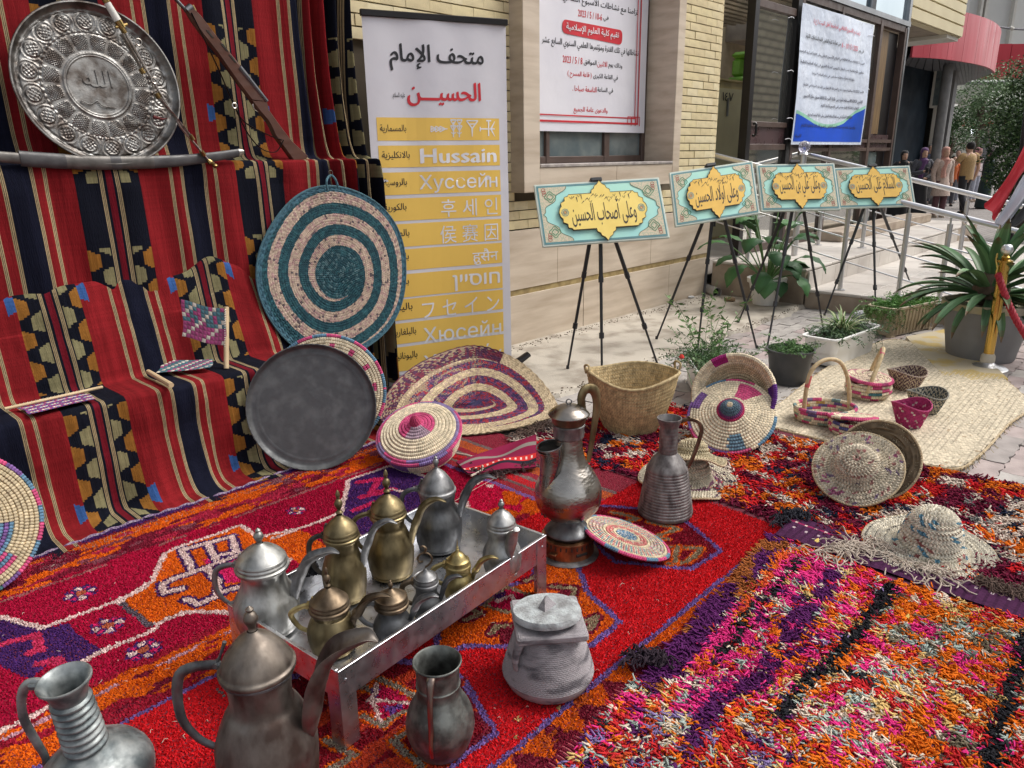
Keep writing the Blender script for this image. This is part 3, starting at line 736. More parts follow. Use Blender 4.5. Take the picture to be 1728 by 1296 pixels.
rp_=np.vstack([f2_,b2_[::-1]]);part('roof',MB().add([(*p[:2],ZT-.1)for p in rp_],[tuple(range(len(rp_)))]),m_soff,cc,False,world=True)
z_b=ZC
part('post',tube([atD(1596,145,D2+1)*[1,1,0],atD(1596,145,D2+1)*[1,1,0]+[0,0,z_b]],.14,12),M_('grey_render',()),cc,world=True)
def far_block(par,name,px0,py0,px1,py1,d,th,mt,bot=None):
 A=atD(px0,py1,d);B=atD(px1,py0,d);r_=unit((atD(px1,300,d)-atD(px0,300,d))*[1,1,0]);fw=unit(AF*[1,1,0])
 w=(atD(px1,(py0+py1)/2,d)-atD(px0,(py0+py1)/2,d))@r_
 z0,z1=(A[2]if bot is None else bot),B[2]
 o=atD(px0,(py0+py1)/2,d);o[2]=0
 V=[o+r_*a+fw*b_+np.array([0,0,z])for a in(0,w)for b_ in(0,th)for z in(z0,z1)]
 F=[(0,1,3,2),(4,6,7,5),(0,4,5,1),(2,3,7,6),(0,2,6,4),(1,5,7,3)]
 return part(name,MB().add(V,F),mt,par,False,world=True)
wb=thing('white_building','tall off-white building with slim vertical ribs behind the red canopies','building',atD(1680,250,45)*[1,1,0])
m_white=M_('offwhite_wall',(.60,.60,.57),.7,col2=(.54,.54,.51),ns=.5)
far_block(wb,'wall',1560,-200,1900,120,45,3,m_white,bot=6)
for x in(1632,1665,1673,1722):far_block(wb,'rib',x,-200,x+4,100,44.6,.4,m_cream,bot=6.5)
rc=thing('red_parapet','long bright red panelled parapet beyond the curved canopy','canopy',atD(1700,130,38)*[1,1,0]+[0,0,5])
for k in range(8):far_block(rc,'red_panel',1650+k*27,75,1676+k*27,133,38,.3,m_redd)
far_block(rc,'soffit',1604,134,1900,142,37.5,5,m_soff)
for k in range(2):far_block(rc,'post',1640+k*220,142,1650+k*220,300,40,.5,m_cream,bot=0)
bm=thing('concrete_canopy','off-white concrete canopy slab with projecting beams under the red parapet','canopy',atD(1640,160,32)*[1,1,0]+[0,0,4])
far_block(bm,'slab',1606,143,1674,166,32,2,m_cream);far_block(bm,'beam',1606,158,1626,174,31,1,m_cream);far_block(bm,'beam',1640,164,1653,181,31,1,m_cream);far_block(bm,'post',1597,145,1603,260,31.5,.4,m_cream,bot=0)
part('cable',tube([atD(1650,148,30.5),atD(1658,158,30.5),atD(1640,172,30.5),atD(1620,181,30.5),atD(1606,181,30.5)],.02,5,sm=5),m_cream,bm,world=True)
cbk=thing('cream_wall_house','pale wall with a red sign band seen between the trees','building',atD(1640,260,36)*[1,1,0])
far_block(cbk,'wall',1560,203,1700,300,36,1,m_cream,bot=0);far_block(cbk,'red_band',1622,200,1700,213,35.5,.4,m_redd);far_block(cbk,'door',1655,228,1672,300,35.7,.25,m_soff,bot=0)
lmp=thing('wall_light','small lit white lamp on the pale wall between the trees','lamp',atD(1641,222,35.2));part('bulb',lathe([(.02,-.12),(.11,-.05),(.13,.03),(.02,.12)],16),M_('lit_lamp',(.9,.9,.95),.4,emis=((.9,.95,1),6)),lmp);part('bracket',boxc(-.05,.05,-.05,.05,.12,.3),m_alu,lmp,False)
o_=thing('overhead_cable','thick grey cable sagging in front of the white building','cable',atD(1680,40,22))
part('strand',tube([atD(1622,26,24),atD(1650,36,24),atD(1690,46,24),atD(1740,50,24),atD(1800,46,24)],.035,6,sm=5),M_('cable_grey',(.22,.22,.24),.6),o_,world=True)
part('clip',tube([atD(1704,46,24),atD(1710,49,24)],.06,6),m_cream,o_,world=True)
opp=thing('opposite_building','cream brick building across the forecourt, reflected in the glazed doors','building',(12,-9,0))
mob,mq=brick_nodes('opposite_brick',(.50,.44,.32),(.40,.35,.25),(.06,.05,.04),1,.9,.32,.045);mq.inputs['Rotation'].default_value=(R(90),0,0)
part('wall',boxc(4,60,-9.5,-9,0,7.5),mob,opp,False,world=True)
for k in range(4):part('window',boxc(6+k*9,8.6+k*9,-9.0,-8.96,.6,2),m_dkglass,opp,False,world=True)
def leafcloud(blobs,n,size,cols,seed=0,hang=0.0,asp=.45,cell=2.2):
 r=np.random.default_rng(seed);vol=np.array([b[3]*b[4]*b[5]for b in blobs])**(2/3);cnt=(vol/vol.sum()*n*1.6).astype(int);P=[]
 for(cx,cy,cz,rx,ry,rz),k in zip(blobs,cnt):
  d=r.normal(size=(k,3));d/=np.linalg.norm(d,axis=1)[:,None];rad=r.uniform(0,1,k)**.28
  rad*=1+.28*(noise2(d[:,0]*2.2+seed,d[:,2]*2.2+d[:,1]*2,seed)-.5)*2
  P.append(np.array([cx,cy,cz])+d*rad[:,None]*[rx,ry,rz])
 P=np.concatenate(P);dens=noise2(P[:,0]*cell+9,P[:,2]*cell+P[:,1]*cell*.7,seed+3,2)
 P=P[dens>.42][:n];k=len(P)
 a=r.uniform(0,2*math.pi,k);e=r.normal(-.2-hang,.55,k);L=size*r.uniform(.6,1.3,k)
 D=np.c_[np.cos(a)*np.cos(e),np.sin(a)*np.cos(e),np.sin(e)];Wd=np.cross(D,r.normal(size=(k,3)));Wd/=np.linalg.norm(Wd,axis=1)[:,None]+1e-9
 w=(L*asp)[:,None]/2;L=L[:,None]
 V=np.stack([P,P+D*L*.5+Wd*w,P+D*L,P+D*L*.5-Wd*w],1).reshape(-1,3)
 F=np.arange(k*4).reshape(k,4);cols=np.array(cols);ci=cols[(r.uniform(0,1,k)**1.2*len(cols)).astype(int)]*r.uniform(.7,1.25,(k,1))
 return MB().add(V,F,ci)
m_leaf=M_('leaf',(.1,.2,.05),.5,attr=True,amix=.2,spec=.35)
m_bark=M_('bark',(.14,.10,.07),.9,col2=(.08,.055,.04),ns=20,bump=.7,bs=40)
GRN=[(.035,.085,.025),(.05,.12,.03),(.075,.16,.05),(.10,.19,.07)]
GRND=[(.018,.05,.016),(.03,.075,.022),(.05,.105,.03),(.075,.14,.045)]
def tree(name,label,base,top,blobs,n,size,cols,seed,r0=.12,group=None,hang=0.):
 t=thing(name,label,'tree',base,group=group);base=np.array(base,float)
 part('trunk',tube([base,base*.5+np.array(top)*.5+[.1,.05,0],top],[r0,r0*.8,r0*.45],8,sm=4),m_bark,t,world=True)
 for b in blobs[:7]:part('limb',tube([np.array(top)*.7+base*.3,(np.array(top)+np.array(b[:3]))/2,b[:3]],[r0*.45,r0*.3,r0*.1],6,sm=3),m_bark,t,world=True)
 part('crown',leafcloud(blobs,n,size,cols,seed,hang),m_leaf,t,False,world=True)
def bl(px,py,d,r,rz=None):p=atD(px,py,d);return(*p,r,r,rz or r)
b0=atD(1735,330,13)*[1,1,0]
tree('evergreen_tree','dense dark green tree at the right edge behind the flag',b0,b0+[0,0,2.0],[bl(1768,175,13,.8),bl(1730,225,12.6,.62),bl(1765,270,12.5,.9),bl(1712,285,12.6,.45),bl(1745,335,12.4,.5),bl(1830,200,13,1.2),bl(1795,120,13.5,.8),bl(1708,330,12.8,.3)],34000,.062,GRND+[(.10,.18,.06)],3)
b0=atD(1640,300,31)*[1,1,0]
tree('background_tree','light green tree between the canopies, in front of the pale wall',b0,b0+[0,0,3.0],[bl(1665,165,30,1.1),bl(1690,190,30,1.2),bl(1640,188,31,.7,.55),bl(1655,220,31,.7),bl(1700,150,31,1.2),bl(1672,250,29,.8)],9000,.11,[(.09,.16,.06),(.13,.22,.09),(.17,.27,.12),(.2,.3,.15)],5,group=None)
b0=atD(1598,300,26)*[1,1,0]
tree('small_tree','small dark leafy tree beside the dark doorway behind the pedestrians',b0,b0+[0,0,1.6],[bl(1592,220,26,.55),bl(1608,205,26,.5),bl(1605,235,26,.55),bl(1582,238,26,.35),bl(1622,225,26.5,.6),bl(1635,245,27,.6)],6000,.08,GRN,6,r0=.07)
m_skin=M_('skin',(.60,.38,.28),.55,col2=(.50,.30,.21),ns=8)
def cloth_m(n,c,c2=None,ns=30):return M_('cloth_'+n,c,.85,col2=c2 or tuple(q*.75 for q in c),ns=ns,bump=.4,bs=25,bdist=.01,sheen=.2)
def loft(rows,n=20):
 rows=np.array(rows,float);a=np.linspace(0,2*math.pi,n,endpoint=False);rows=spline(rows,3)
 V=np.stack([rows[:,3,None]+rows[:,1,None]*np.cos(a),rows[:,4,None]+rows[:,2,None]*np.sin(a),rows[:,0,None]+0*a],-1)
 b=gridm(np.concatenate([V,V[:,:1]],1));return b
def person(px,py,label,face,Ht,skin_pts=None,top=None,bottom=None,style='pants',head='hair',headc=(.02,.018,.015),arms=None,legs=None,sleeve='long',dist=None,shoe=(.03,.03,.03),extra=None):
 """face: heading in degrees (0 = +X); local x = right hand, y = facing, z = up"""
 b=G(px,py,-.30)
 t=thing('person',label,'person',b,R(face-90));k=Ht/1.7
 legs=legs or(((.09,.02,.86),(.10,.03,.47),(.10,.0,.07),(.10,.15,.03)),((-.09,.02,.86),(-.10,.03,.47),(-.10,0,.07),(-.10,.15,.03)))
 arms=arms or(((.19,0,1.38),(.24,-.02,1.10),(.23,.06,.86),(.22,.09,.78)),((-.19,0,1.38),(-.24,-.02,1.10),(-.23,.06,.86),(-.22,.09,.78)))
 V=[(0,0,.92),(0,-.01,1.15),(0,0,1.38),(0,.01,1.47),(0,.02,1.53),(0,.02,1.62)];E=[(0,1),(1,2),(2,3),(3,4),(4,5)];Rd=[.14,.12,.13,.055,.085,.08]
 for L in legs:
  i=len(V);V+=list(L);E+=[(0,i),(i,i+1),(i+1,i+2),(i+2,i+3)];Rd+=[.085,.06,.042,.035]
 for A in arms:
  i=len(V);V+=list(A);E+=[(2,i),(i,i+1),(i+1,i+2),(i+2,i+3)];Rd+=[.06,.042,.03,.03]
 me=bpy.data.meshes.new('body');me.from_pydata([tuple(c*k for c in v)for v in V],E,[])
 o=bpy.data.objects.new('body',me);C.objects.link(o);o.parent=t;me.materials.append(m_skin)
 md=o.modifiers.new('Skin','SKIN')
 for sv,r_ in zip(me.skin_vertices[0].data,Rd):sv.radius=(r_*k,r_*k)
 me.skin_vertices[0].data[0].use_root=True
 s2=o.modifiers.new('Sub','SUBSURF');s2.levels=1;s2.render_levels=1
 sc=Matrix.Scale(k,4)
 part('head',lathe([(.03,1.485),(.062,1.51),(.078,1.56),(.083,1.61),(.078,1.66),(.05,1.70),(.0,1.712)],18,sx=.88,sy=1.05,sm=2).mat(Matrix.Translation((0,.025,0))).mat(sc),m_skin,t)
 fc=MB();fc.join(lathe([(.014,-.02),(.012,.01),(.003,.03)],8).mat(Matrix.Translation((0,.112,1.59))))
 part('nose',fc.mat(sc),m_skin,t)
 for s in(-1,1):part('eye',lathe([(.0,-.008),(.011,0),(.0,.008)],8).mat(Matrix.Translation((.03*s,.098,1.615))).mat(sc),M_('eye',(.01,.01,.01),.3),t)
 part('mouth',box(0,.103,1.55,.04,.008,.009,.003).mat(sc),M_('lips',(.30,.09,.08),.5),t)
 mt=cloth_m('t%d'%px,*top);mb_=cloth_m('b%d'%px,*bottom)
 if style in('skirt','tunic','abaya'):
  z0={'skirt':.06,'tunic':.55,'abaya':.04}[style]
  if style=='skirt':
   part('skirt',loft([(1.0,.15,.12,0,0),(.85,.18,.15,0,0),(.5,.20,.17,0,.01),(.06,.24,.2,0,.02)]).mat(sc),mb_,t);rows=[(.93,.19,.16,0,0),(1.02,.165,.13,0,0),(1.15,.165,.125,0,0)]
  else:rows=[(z0,.24 if style=='tunic' else.3,.2,0,.01),(.8,.21,.165,0,.01),(1.0,.165,.13,0,0),(1.12,.165,.125,0,0)]
 else:rows=[(.86,.18,.135,0,0),(1.0,.18,.13,0,0),(1.12,.175,.13,0,0)]
 rows+=[(1.28,.20,.135,0,0),(1.38,.20,.12,0,0),(1.44,.12,.09,0,0),(1.47,.065,.06,0,.01)]
 part('top',loft(rows).mat(sc),mt,t)
 for A in arms:
  A=np.array(A);P=A[:3]if sleeve=='long' else np.array([A[0],A[0]*.35+A[1]*.65])
  part('sleeve',tube(np.vstack([[A[0]*[.8,1,1]],P]),[.075,.075]+[.062,.046][:len(P)-1]if len(P)==3 else[.075,.08,.07],10,sm=3).mat(sc),mt,t)
 if style in('pants','tunic'):
  for L in legs:
   L=np.array(L);part('trouser_leg',tube(np.vstack([L[0]+[0,0,.06],L[1],L[2]+[0,0,.03]]),[.105,.082,.07],12,sm=3).mat(sc),mb_,t)
 for L in legs:
  L=np.array(L);h=L[2];part('shoe',lathe([(.04,0),(.045,.03),(.035,.07),(.0,.085)],12,sx=1,sy=2.4).mat(Matrix.Translation((h[0],h[1]+.06,h[2]-.07))).mat(sc),M_('shoe_%d'%int(shoe[0]*100),shoe,.6),t)
 if head=='hair':
  part('hair',lathe([(.07,1.56),(.092,1.61),(.092,1.67),(.06,1.725),(0,1.738)],18,sx=.92,sy=1.05,sm=2).mat(Matrix.Translation((0,-.005,0))).mat(sc),cloth_m('h%d'%px,headc),t)
 else:
  hm=cloth_m('j%d'%px,headc)
  hb=lathe([(.13,1.36),(.115,1.44),(.085,1.50),(.095,1.58),(.104,1.65),(.075,1.735),(0,1.755)],22,sx=.95,sy=1.08,sm=3)
  V_=np.concatenate(hb.V);keep=~((V_[:,1]>.045)&(V_[:,2]>1.515)&(V_[:,2]<1.665)&(abs(V_[:,0])<.062))
  hb.V=[V_];nf=[];nc=[]
  for f,c in zip(hb.F,hb.col):
   kk=keep[f].all(1);nf.append(f[kk]);nc.append(c[kk])
  hb.F,hb.col=nf,nc
  part('hijab',hb.mat(sc),hm,t)
  part('scarf_end',slab(np.array([[(x+.04*math.sin(z*7),.14-abs(x)*.4+.01*math.sin(x*50),z)for z in np.linspace(1.0,1.44,8)]for x in np.linspace(-.07,.08,7)]),.008).mat(sc),hm,t)
 if extra:extra(t,sc)
 return t
def hold(a,b,c,d):return(a,b,c,d)
phone=lambda t,sc:part('phone',box(.02,.33,1.20,.07,.015,.13,.006).mat(sc),m_blackm,t)
CAMF=223.7-0
person(1545,366,'woman in a purple headscarf and grey top looking at a phone, long black skirt',218,1.66,top=((.09,.095,.12),(.04,.04,.05),60),bottom=((.02,.02,.025),),style='skirt',head='hijab',headc=(.12,.05,.16),
       arms=[((.18,0,1.38),(.24,.04,1.12),(.06,.26,1.16),(.03,.32,1.18)),((-.18,0,1.38),(-.25,.02,1.12),(-.06,.20,.98),(.04,.22,.99))],extra=phone,shoe=(.5,.4,.3))
bag=lambda t,sc:(part('handbag',box(.33,.05,.82,.06,.16,.14,.02).mat(sc),m_blackm,t),part('bag_strap',tube([(.33,.0,.88),(.25,.05,1.0),(.33,.1,.88)],.008,6,sm=4).mat(sc),m_blackm,t))
person(1580,367,'woman in a salmon headscarf, long beige belted tunic and brown trousers',228,1.67,top=((.52,.40,.34),),bottom=((.11,.045,.055),),style='tunic',head='hijab',headc=(.58,.30,.24),shoe=(.6,.5,.4))
person(1620,364,'man seen from behind in a tan t-shirt and black trousers walking away',60,1.80,top=((.40,.26,.11),),bottom=((.015,.016,.022),),sleeve='short',head='hair',headc=(.012,.01,.01),
       arms=[((.21,0,1.40),(.28,-.06,1.14),(.27,.0,.90),(.25,.03,.82)),((-.21,0,1.40),(-.33,.06,1.2),(-.36,.22,1.1),(-.36,.28,1.1))],legs=[((.09,.02,.88),(.11,.10,.48),(.12,.06,.09),(.12,.2,.05)),((-.09,0,.88),(-.10,-.06,.47),(-.11,-.26,.14),(-.11,-.16,.05))])
person(1513,364,'woman in a black headscarf and black abaya beside the dark building',215,1.60,top=((.016,.016,.02),),bottom=((.016,.016,.02),),style='abaya',head='hijab',headc=(.018,.018,.02))
person(1557,345,'grey haired man in a blue-grey shirt in the dark doorway',200,1.78,top=((.10,.12,.20),),bottom=((.04,.04,.06),),head='hair',headc=(.22,.21,.20))
person(1571,343,'dark haired man in a dark blue shirt just behind the grey haired man',235,1.72,top=((.06,.09,.15),),bottom=((.03,.03,.04),),head='hair',headc=(.015,.012,.01))
person(1598,348,'child with dark hair in an orange shirt between two women',215,1.45,top=((.62,.13,.02),),bottom=((.10,.10,.12),),head='hair',headc=(.015,.012,.01))
person(1605,343,'man in a white shirt half hidden behind the man in tan',190,1.62,top=((.60,.60,.62),),bottom=((.30,.32,.38),),head='hair',headc=(.02,.015,.01),shoe=(.55,.55,.55))
person(1638,341,'person in a pink headscarf and white top behind the man in tan',250,1.66,top=((.60,.50,.52),),bottom=((.4,.42,.5),),head='hijab',headc=(.55,.25,.28),shoe=(.6,.6,.6))
person(1657,352,'person in a dark green coat beside the dark tree',120,1.60,top=((.02,.045,.045),),bottom=((.02,.03,.035),),style='abaya',head='hijab',headc=(.04,.02,.03))
m_cloth=M_('striped_kilim',(.5,.1,.1),.95,attr=True,ns=9,amix=.22,bump=1.0,bs=95,bdist=.003,stretch=(3,3,.35),spec=.08)
CR,CN,CC,CO,CG,CB=(.190,.011,.014),(.006,.007,.013),(.36,.275,.155),(.235,.10,.02),(.20,.18,.095),(.035,.09,.25)
def kilim_cols(u,P,X0):
 """stripe column edges (as X) with the motif column kind"""
 T=P/755.0
 seg=[(0,50,'o1'),(50,98,'g1'),(98,104,'n'),(104,108,'c'),(108,110,'n'),(110,114,'c'),(114,116,'n'),(116,120,'c'),(120,132,'n'),(132,158,'r2'),(158,168,'n'),(168,172,'c'),(172,174,'n'),(174,178,'c'),(178,180,'n'),(180,184,'c'),(184,190,'n'),(190,232,'g2'),(232,275,'o2'),(275,313,'b2'),(313,418,'r'),
           (418,422,'c'),(422,424,'n'),(424,428,'c'),(428,430,'n'),(430,434,'c'),(434,474,'r'),(474,478,'c'),(478,480,'n'),(480,484,'c'),(484,486,'n'),(486,490,'c'),(490,588,'v'),(588,592,'c'),(592,594,'n'),(594,598,'c'),(598,600,'n'),(600,604,'c'),(604,638,'r'),(638,642,'c'),(642,644,'n'),(644,648,'c'),(648,650,'n'),(650,654,'c'),(654,717,'r'),(717,755,'b1')]
 xs,kinds=[],[]
 k0=int(math.floor((u[0]-X0)/P))-1
 for k in range(k0,k0+9):
  for a,b,kd in seg:
   xa,xb=X0+k*P+a*T,X0+k*P+b*T
   if xb<=u[0]or xa>=u[1]:continue
   n=max(1,int(round((b-a)*T/.0095)))
   if kd in('o1','o2','g1','g2','b1','b2'):n=max(n,7)
   for q in range(n):
    xs.append(xa+(xb-xa)*q/n);kinds.append((kd,(q+.5)/n))
 xs.append(xs[-1]+.004)
 return np.array(xs),kinds
def kilim_face(kinds,vs,off=0.0):
 """vs: length coordinate of each face row; returns (ncol,nrow,3)"""
 P=.130;out=np.zeros((len(kinds),len(vs),3));ph=((vs+off)/P);grp=((vs+off)%1.02)/1.02;fr=ph%1.0
 on=(grp>.05)&(grp<.80)
 for i,(k,f)in enumerate(kinds):
  base={'r':CR,'r2':(.14,.008,.016),'n':CN,'v':(.007,.008,.018),'c':CC,'o1':CN,'o2':CN,'g1':CN,'g2':CN,'b1':CR,'b2':CR}[k]
  out[i]=base
  if k=='o1':m_=on&(abs(fr-.5)<.19+.16*(1-f));out[i][m_]=CO
  if k=='o2':m_=on&(abs(fr-.5)<.19+.16*f);out[i][m_]=CO
  if k=='g1':m_=on&(abs(((ph+.5)%1)-.5)<.19+.15*f);out[i][m_]=CG
  if k=='g2':m_=on&(abs(((ph+.5)%1)-.5)<.34-.15*f);out[i][m_]=CG
  if k in('b1','b2'):
   g=abs(grp-.425)*1.02;ff=1-f if k=='b1' else f
   m_=g<.026+.016*ff;out[i][m_]=CB
 j=rng.uniform(.86,1.12,(len(kinds),1,1))*rng.uniform(.93,1.06,(1,len(vs),1))*(.78+.40*noise2(np.arange(len(kinds))[:,None]*.035+0*vs[None],vs[None]*2.5+0*np.arange(len(kinds))[:,None],77))[...,None]
 return out*j
def drape(u,P,X0,prof,rowh,wrinkle,off=0.0,side=None):
 pr=spline(prof,10);d=np.r_[0,np.cumsum(np.linalg.norm(np.diff(pr,axis=0),axis=1))]
 n=int(d[-1]/rowh);s=np.linspace(0,d[-1],n+1);Y=np.interp(s,d,pr[:,0]);Z=np.interp(s,d,pr[:,1])
 xs,kinds=kilim_cols(u,P,X0)
 Xg,Sg=np.meshgrid(xs,s,indexing='ij');Yg=np.broadcast_to(Y,Xg.shape).copy();Zg=np.broadcast_to(Z,Xg.shape).copy()
 V=np.stack([Xg,Yg,Zg],-1);V=wrinkle(V,Xg,Sg)
 fc=kilim_face(kinds,(s[:-1]+s[1:])/2,off)
 return gridm(V,fc.reshape(-1,3)),V
def wrU(V,X,Sg):
 x,z=V[...,0],V[...,2]
 a=.010*np.sin(x*13+1)+.008*np.sin(x*31+z*3)+.022*(noise2(x*5,Sg*2.2+x,3)-.5)
 fold=np.clip((x-2.20)/.12,0,1)
 V[...,1]+=a*np.clip(abs(z-1.335)*9,.15,1)-fold*.05*np.sin(x*62+z*1.4)
 V[...,0]+=fold*(.05*np.sin(z*2.1+1))-np.clip((x-2.35),0,1)*.25*(z>0)
 f=np.clip((x-2.0)/.12,0,1);below=np.clip((1.33-z)/.5,0,1)
 V[...,1]+=f*.05*below
 V[...,2]-=f*below*.70*np.clip((1.33-z)/.55,0,1)
 V[...,2]+=(1-f)*np.clip((1.1-z)/.3,0,1)*.015*np.sin(x*9)
 return V
cA,_=drape((.25,2.66),.69,1.045,[(3.575,2.9),(3.565,2.2),(3.55,1.55),(3.535,1.38),(3.50,1.338),(3.44,1.332),(3.415,1.30),(3.41,1.1),(3.40,.86),(3.40,.76)],.0078,wrU,off=.10)
stand_cloth=solo('back_cloth',cA,m_cloth,'upper red and black striped kilim hung behind the embossed tray and over the top step','cloth',(1.4,3.5,.76))
def wrL(V,X,Sg):
 x,y,z=V[...,0],V[...,1],V[...,2]
 n_=noise2(x*4.5,Sg*3.2,11)-.5
 V[...,1]+=.045*n_+.022*(noise2(x*11,Sg*5+x*4,13)-.5)+.009*np.sin(x*17+Sg*5)*np.clip(Sg*2,0,1)
 V[...,2]+=.010*np.sin(x*7.5)*(z>.7)+.008*(noise2(x*9,Sg*9,5)-.5)*(z>.05)
 low=np.clip((.30-z)/.3,0,1)**2
 V[...,1]-=low*(.035*np.sin(x*11+2)+.02*np.sin(x*27))
 V[...,2]=np.maximum(V[...,2],.004+.006*(np.sin(x*23)+1)*low)
 f=np.clip((x-1.42)/.55,0,1)
 top=(z>.44)
 V[...,2]+=np.where(top,.07*np.exp(-((x-1.55)/.09)**2)*np.clip((z-.45)/.3,0,1),0)
 drop=np.clip((x-1.68)/.42,0,1)**1.3
 V[...,2]-=drop*.62*np.clip(V[...,2]/.84,0,1)
 V[...,0]+=np.clip((x-1.45)/.5,0,1)*.10*np.clip((.84-z)/.84,0,1)
 V[...,2]=np.maximum(V[...,2],.005)
 return V
cB,VB=drape((-.1,2.13),.63,.745,[(3.47,.82),(3.43,.845),(3.39,.835),(3.35,.68),(3.30,.52),(3.275,.455),(3.22,.447),(3.08,.449),(3.035,.442),(3.022,.40),(3.01,.22),(2.985,.08),(2.94,.02),(2.87,.008),(2.80,.006)],.0065,wrL,off=.32)
solo('stand_cloth',cB,m_cloth,'lower red and black striped kilim draped over the two lower steps down to the rug','cloth',(1.0,3.1,0))
st=thing('display_stand','stepped wooden display stand hidden beneath the striped kilims','stand',(1.0,3.4,0))
m_ply=M_('plain_plywood',(.30,.2,.1),.7)
part('lower_step',boxc(-.3,1.7,3.06,3.61,0,.43),m_ply,st,False,world=True);part('middle_step',boxc(-.3,1.6,3.43,3.61,.431,.80),m_ply,st,False,world=True);part('top_step',boxc(-.3,2.0,3.46,3.60,.801,1.30),m_ply,st,False,world=True)
fr=MB()
for x in np.arange(.3,2.0,.012):fr.join(tube([(x,2.80,.012),(x+random.uniform(-.01,.01),2.775,.010),(x+random.uniform(-.02,.02),2.755,.012)],.0014,4))
solo('cloth_fringe',fr,M_('fringe_yarn',(.30,.22,.20),.95),'short yarn fringe along the floor hem of the lower kilim','fringe',(1.1,2.78,0),kind='stuff')
m_pewter=M_('aged_tinned_copper',(.25,.245,.235),.46,metal=1.0,col2=(.10,.085,.075),ns=16,nlo=.40,nhi=.62,rvar=.12,bump=.35,bs=160,detail=12)
def polar(zf,Rr,nr=60,na=200,cfun=None,rf=None):
 r=np.linspace(0.002,1,nr);a=np.linspace(0,2*math.pi,na,endpoint=False);RR,AA=np.meshgrid(r,a,indexing='ij')
 rad=RR*Rr*(rf(AA)if rf else 1);z=zf(RR,AA)
 V=np.stack([rad*np.cos(AA),rad*np.sin(AA),z],-1);V=np.concatenate([V,V[:,:1]],1)
 c=None
 if cfun is not None:rc,ac=np.meshgrid((r[1:]+r[:-1])/2,a+math.pi/na,indexing='ij');c=cfun(rc,ac).reshape(-1,3)
 return gridm(V,c)
def zt_(r,a):
 z=.028*np.clip((r-.93)/.07,0,1)**1.5
 z=z-.004*np.exp(-((r-.90)/.012)**2)+.004*np.exp(-((r-.40)/.014)**2)+.003*np.exp(-((r-.375)/.008)**2)
 k=18;f=(a*k/(2*math.pi))%1-.5;dx=f*2*math.pi/k*.78;d=np.hypot(dx,r-.785)
 z+=np.where(d<.10,.0045*(1-(d/.10)**2),0)+.0035*np.exp(-((d-.082)/.01)**2)+np.where(d<.07,.003*np.sin(dx*130)*np.cos((r-.785)*120),0)
 z+=.0025*np.exp(-((r-.665)/.006)**2)+.003*np.exp(-((d-.125)/.012)**2)*(r>.67)
 k=16;f=(a*k/(2*math.pi))%1-.5;pw=.18*(1-np.clip((r-.44)/.2,0,1)*-.3);pet=np.clip(1-(f/.42)**2,0,1)*np.clip(1-((r-.545)/.095)**2,0,1)
 z+=.0045*pet**.5*(pet>0)+(pet>.12)*.0028*np.sin(r*210)*np.sin(a*96)+.002*np.sin(a*60)*(np.abs(r-.665)<.02)
 z+=.002*(noise2(np.cos(a)*r*7,np.sin(a)*r*7,4)-.5)
 return z
T1c=np.array([1.215,3.468,1.632]);tilt=R(9)
ex=np.array([1,0,0.]);ey=np.array([0,math.sin(tilt),math.cos(tilt)]);ez=np.cross(ex,ey)
ht=thing('embossed_tray','large round embossed metal tray with medallions and Arabic lettering on the top step','tray',T1c,rot=basis((0,0,0),ex,ey,ez).to_3x3())
part('dish',polar(zt_,.312,130,400,rf=lambda a:1+.006*np.abs(np.sin(a*32))),m_pewter,ht)
part('rolled_rim',tube([(.313*math.cos(t),.313*math.sin(t),.027)for t in np.linspace(0,2*math.pi,120)],.005,6),m_pewter,ht)
tx=text_mb(shape('الله'),-.055,-.005,.06,.065,.03);tx.join(strokes([[(-.05,-.02),(-.04,-.04),(-.02,-.03),(-.015,-.055),(.01,-.05),(.02,-.01)],[(.02,.0),(.035,-.055),(.06,-.07),(.07,-.04)],[(.075,-.03),(.08,-.06),(.06,-.085),(.02,-.08)]],.007))
V_=np.concatenate(tx.V);F_=tx.F;low=MB()
for z in(.0030,.0045):low.join(MB().add(V_+[0,0,z],np.concatenate([f for f in F_ if f.shape[1]==3])if any(f.shape[1]==3 for f in F_)else F_[0]))
part('raised_lettering',low,m_pewter,ht,False)
part('raised_flourish',tube([(-.08,-.06,.006),(-.05,-.075,.007),(-.02,-.06,.007),(.0,-.08,.007),(.05,-.085,.006)],.003,6,sm=4),m_pewter,ht)
m_silver=M_('old_silver',(.58,.56,.53),.3,metal=1.0,col2=(.33,.29,.25),ns=22,rvar=.1,bump=.2,bs=160)
m_brass=M_('old_brass',(.40,.29,.115),.3,metal=1.0,col2=(.21,.145,.06),ns=9,nlo=.42,nhi=.64,rvar=.1,bump=.1,bs=70,detail=9)
m_ivory=M_('white_grip',(.70,.69,.64),.35)
c1=lambda x,y:(x/2.88,y/2.88)
def pY(x,y,Y):return onY(*c1(x,y),Y)
sw=thing('straight_sword','slim straight sword with white grip and ringed metal scabbard slanting across the embossed tray','sword',pY(1040,800,3.40))
Ya,Yb_=3.405,3.385
def SP(x,y):t=y/810;return pY(x,y,Ya*(1-t)+Yb_*t)
part('pommel',tube([SP(500,-25),SP(520,12)],[.016,.013],10),m_brass,sw,world=True)
part('grip',tube([SP(521,14),SP(572,100)],[.013,.015],10),m_ivory,sw,world=True)
part('guard',tube([SP(572,101),SP(598,137)],[.017,.014],10),m_brass,sw,world=True)
part('crossguard',tube([SP(562,133),SP(618,118)],.006,8),m_brass,sw,world=True)
part('scabbard',tube([SP(596,138),SP(740,390),SP(880,620),SP(1010,775)],[.010,.008,.008,.006],8,flat=.6),m_silver,sw,world=True)
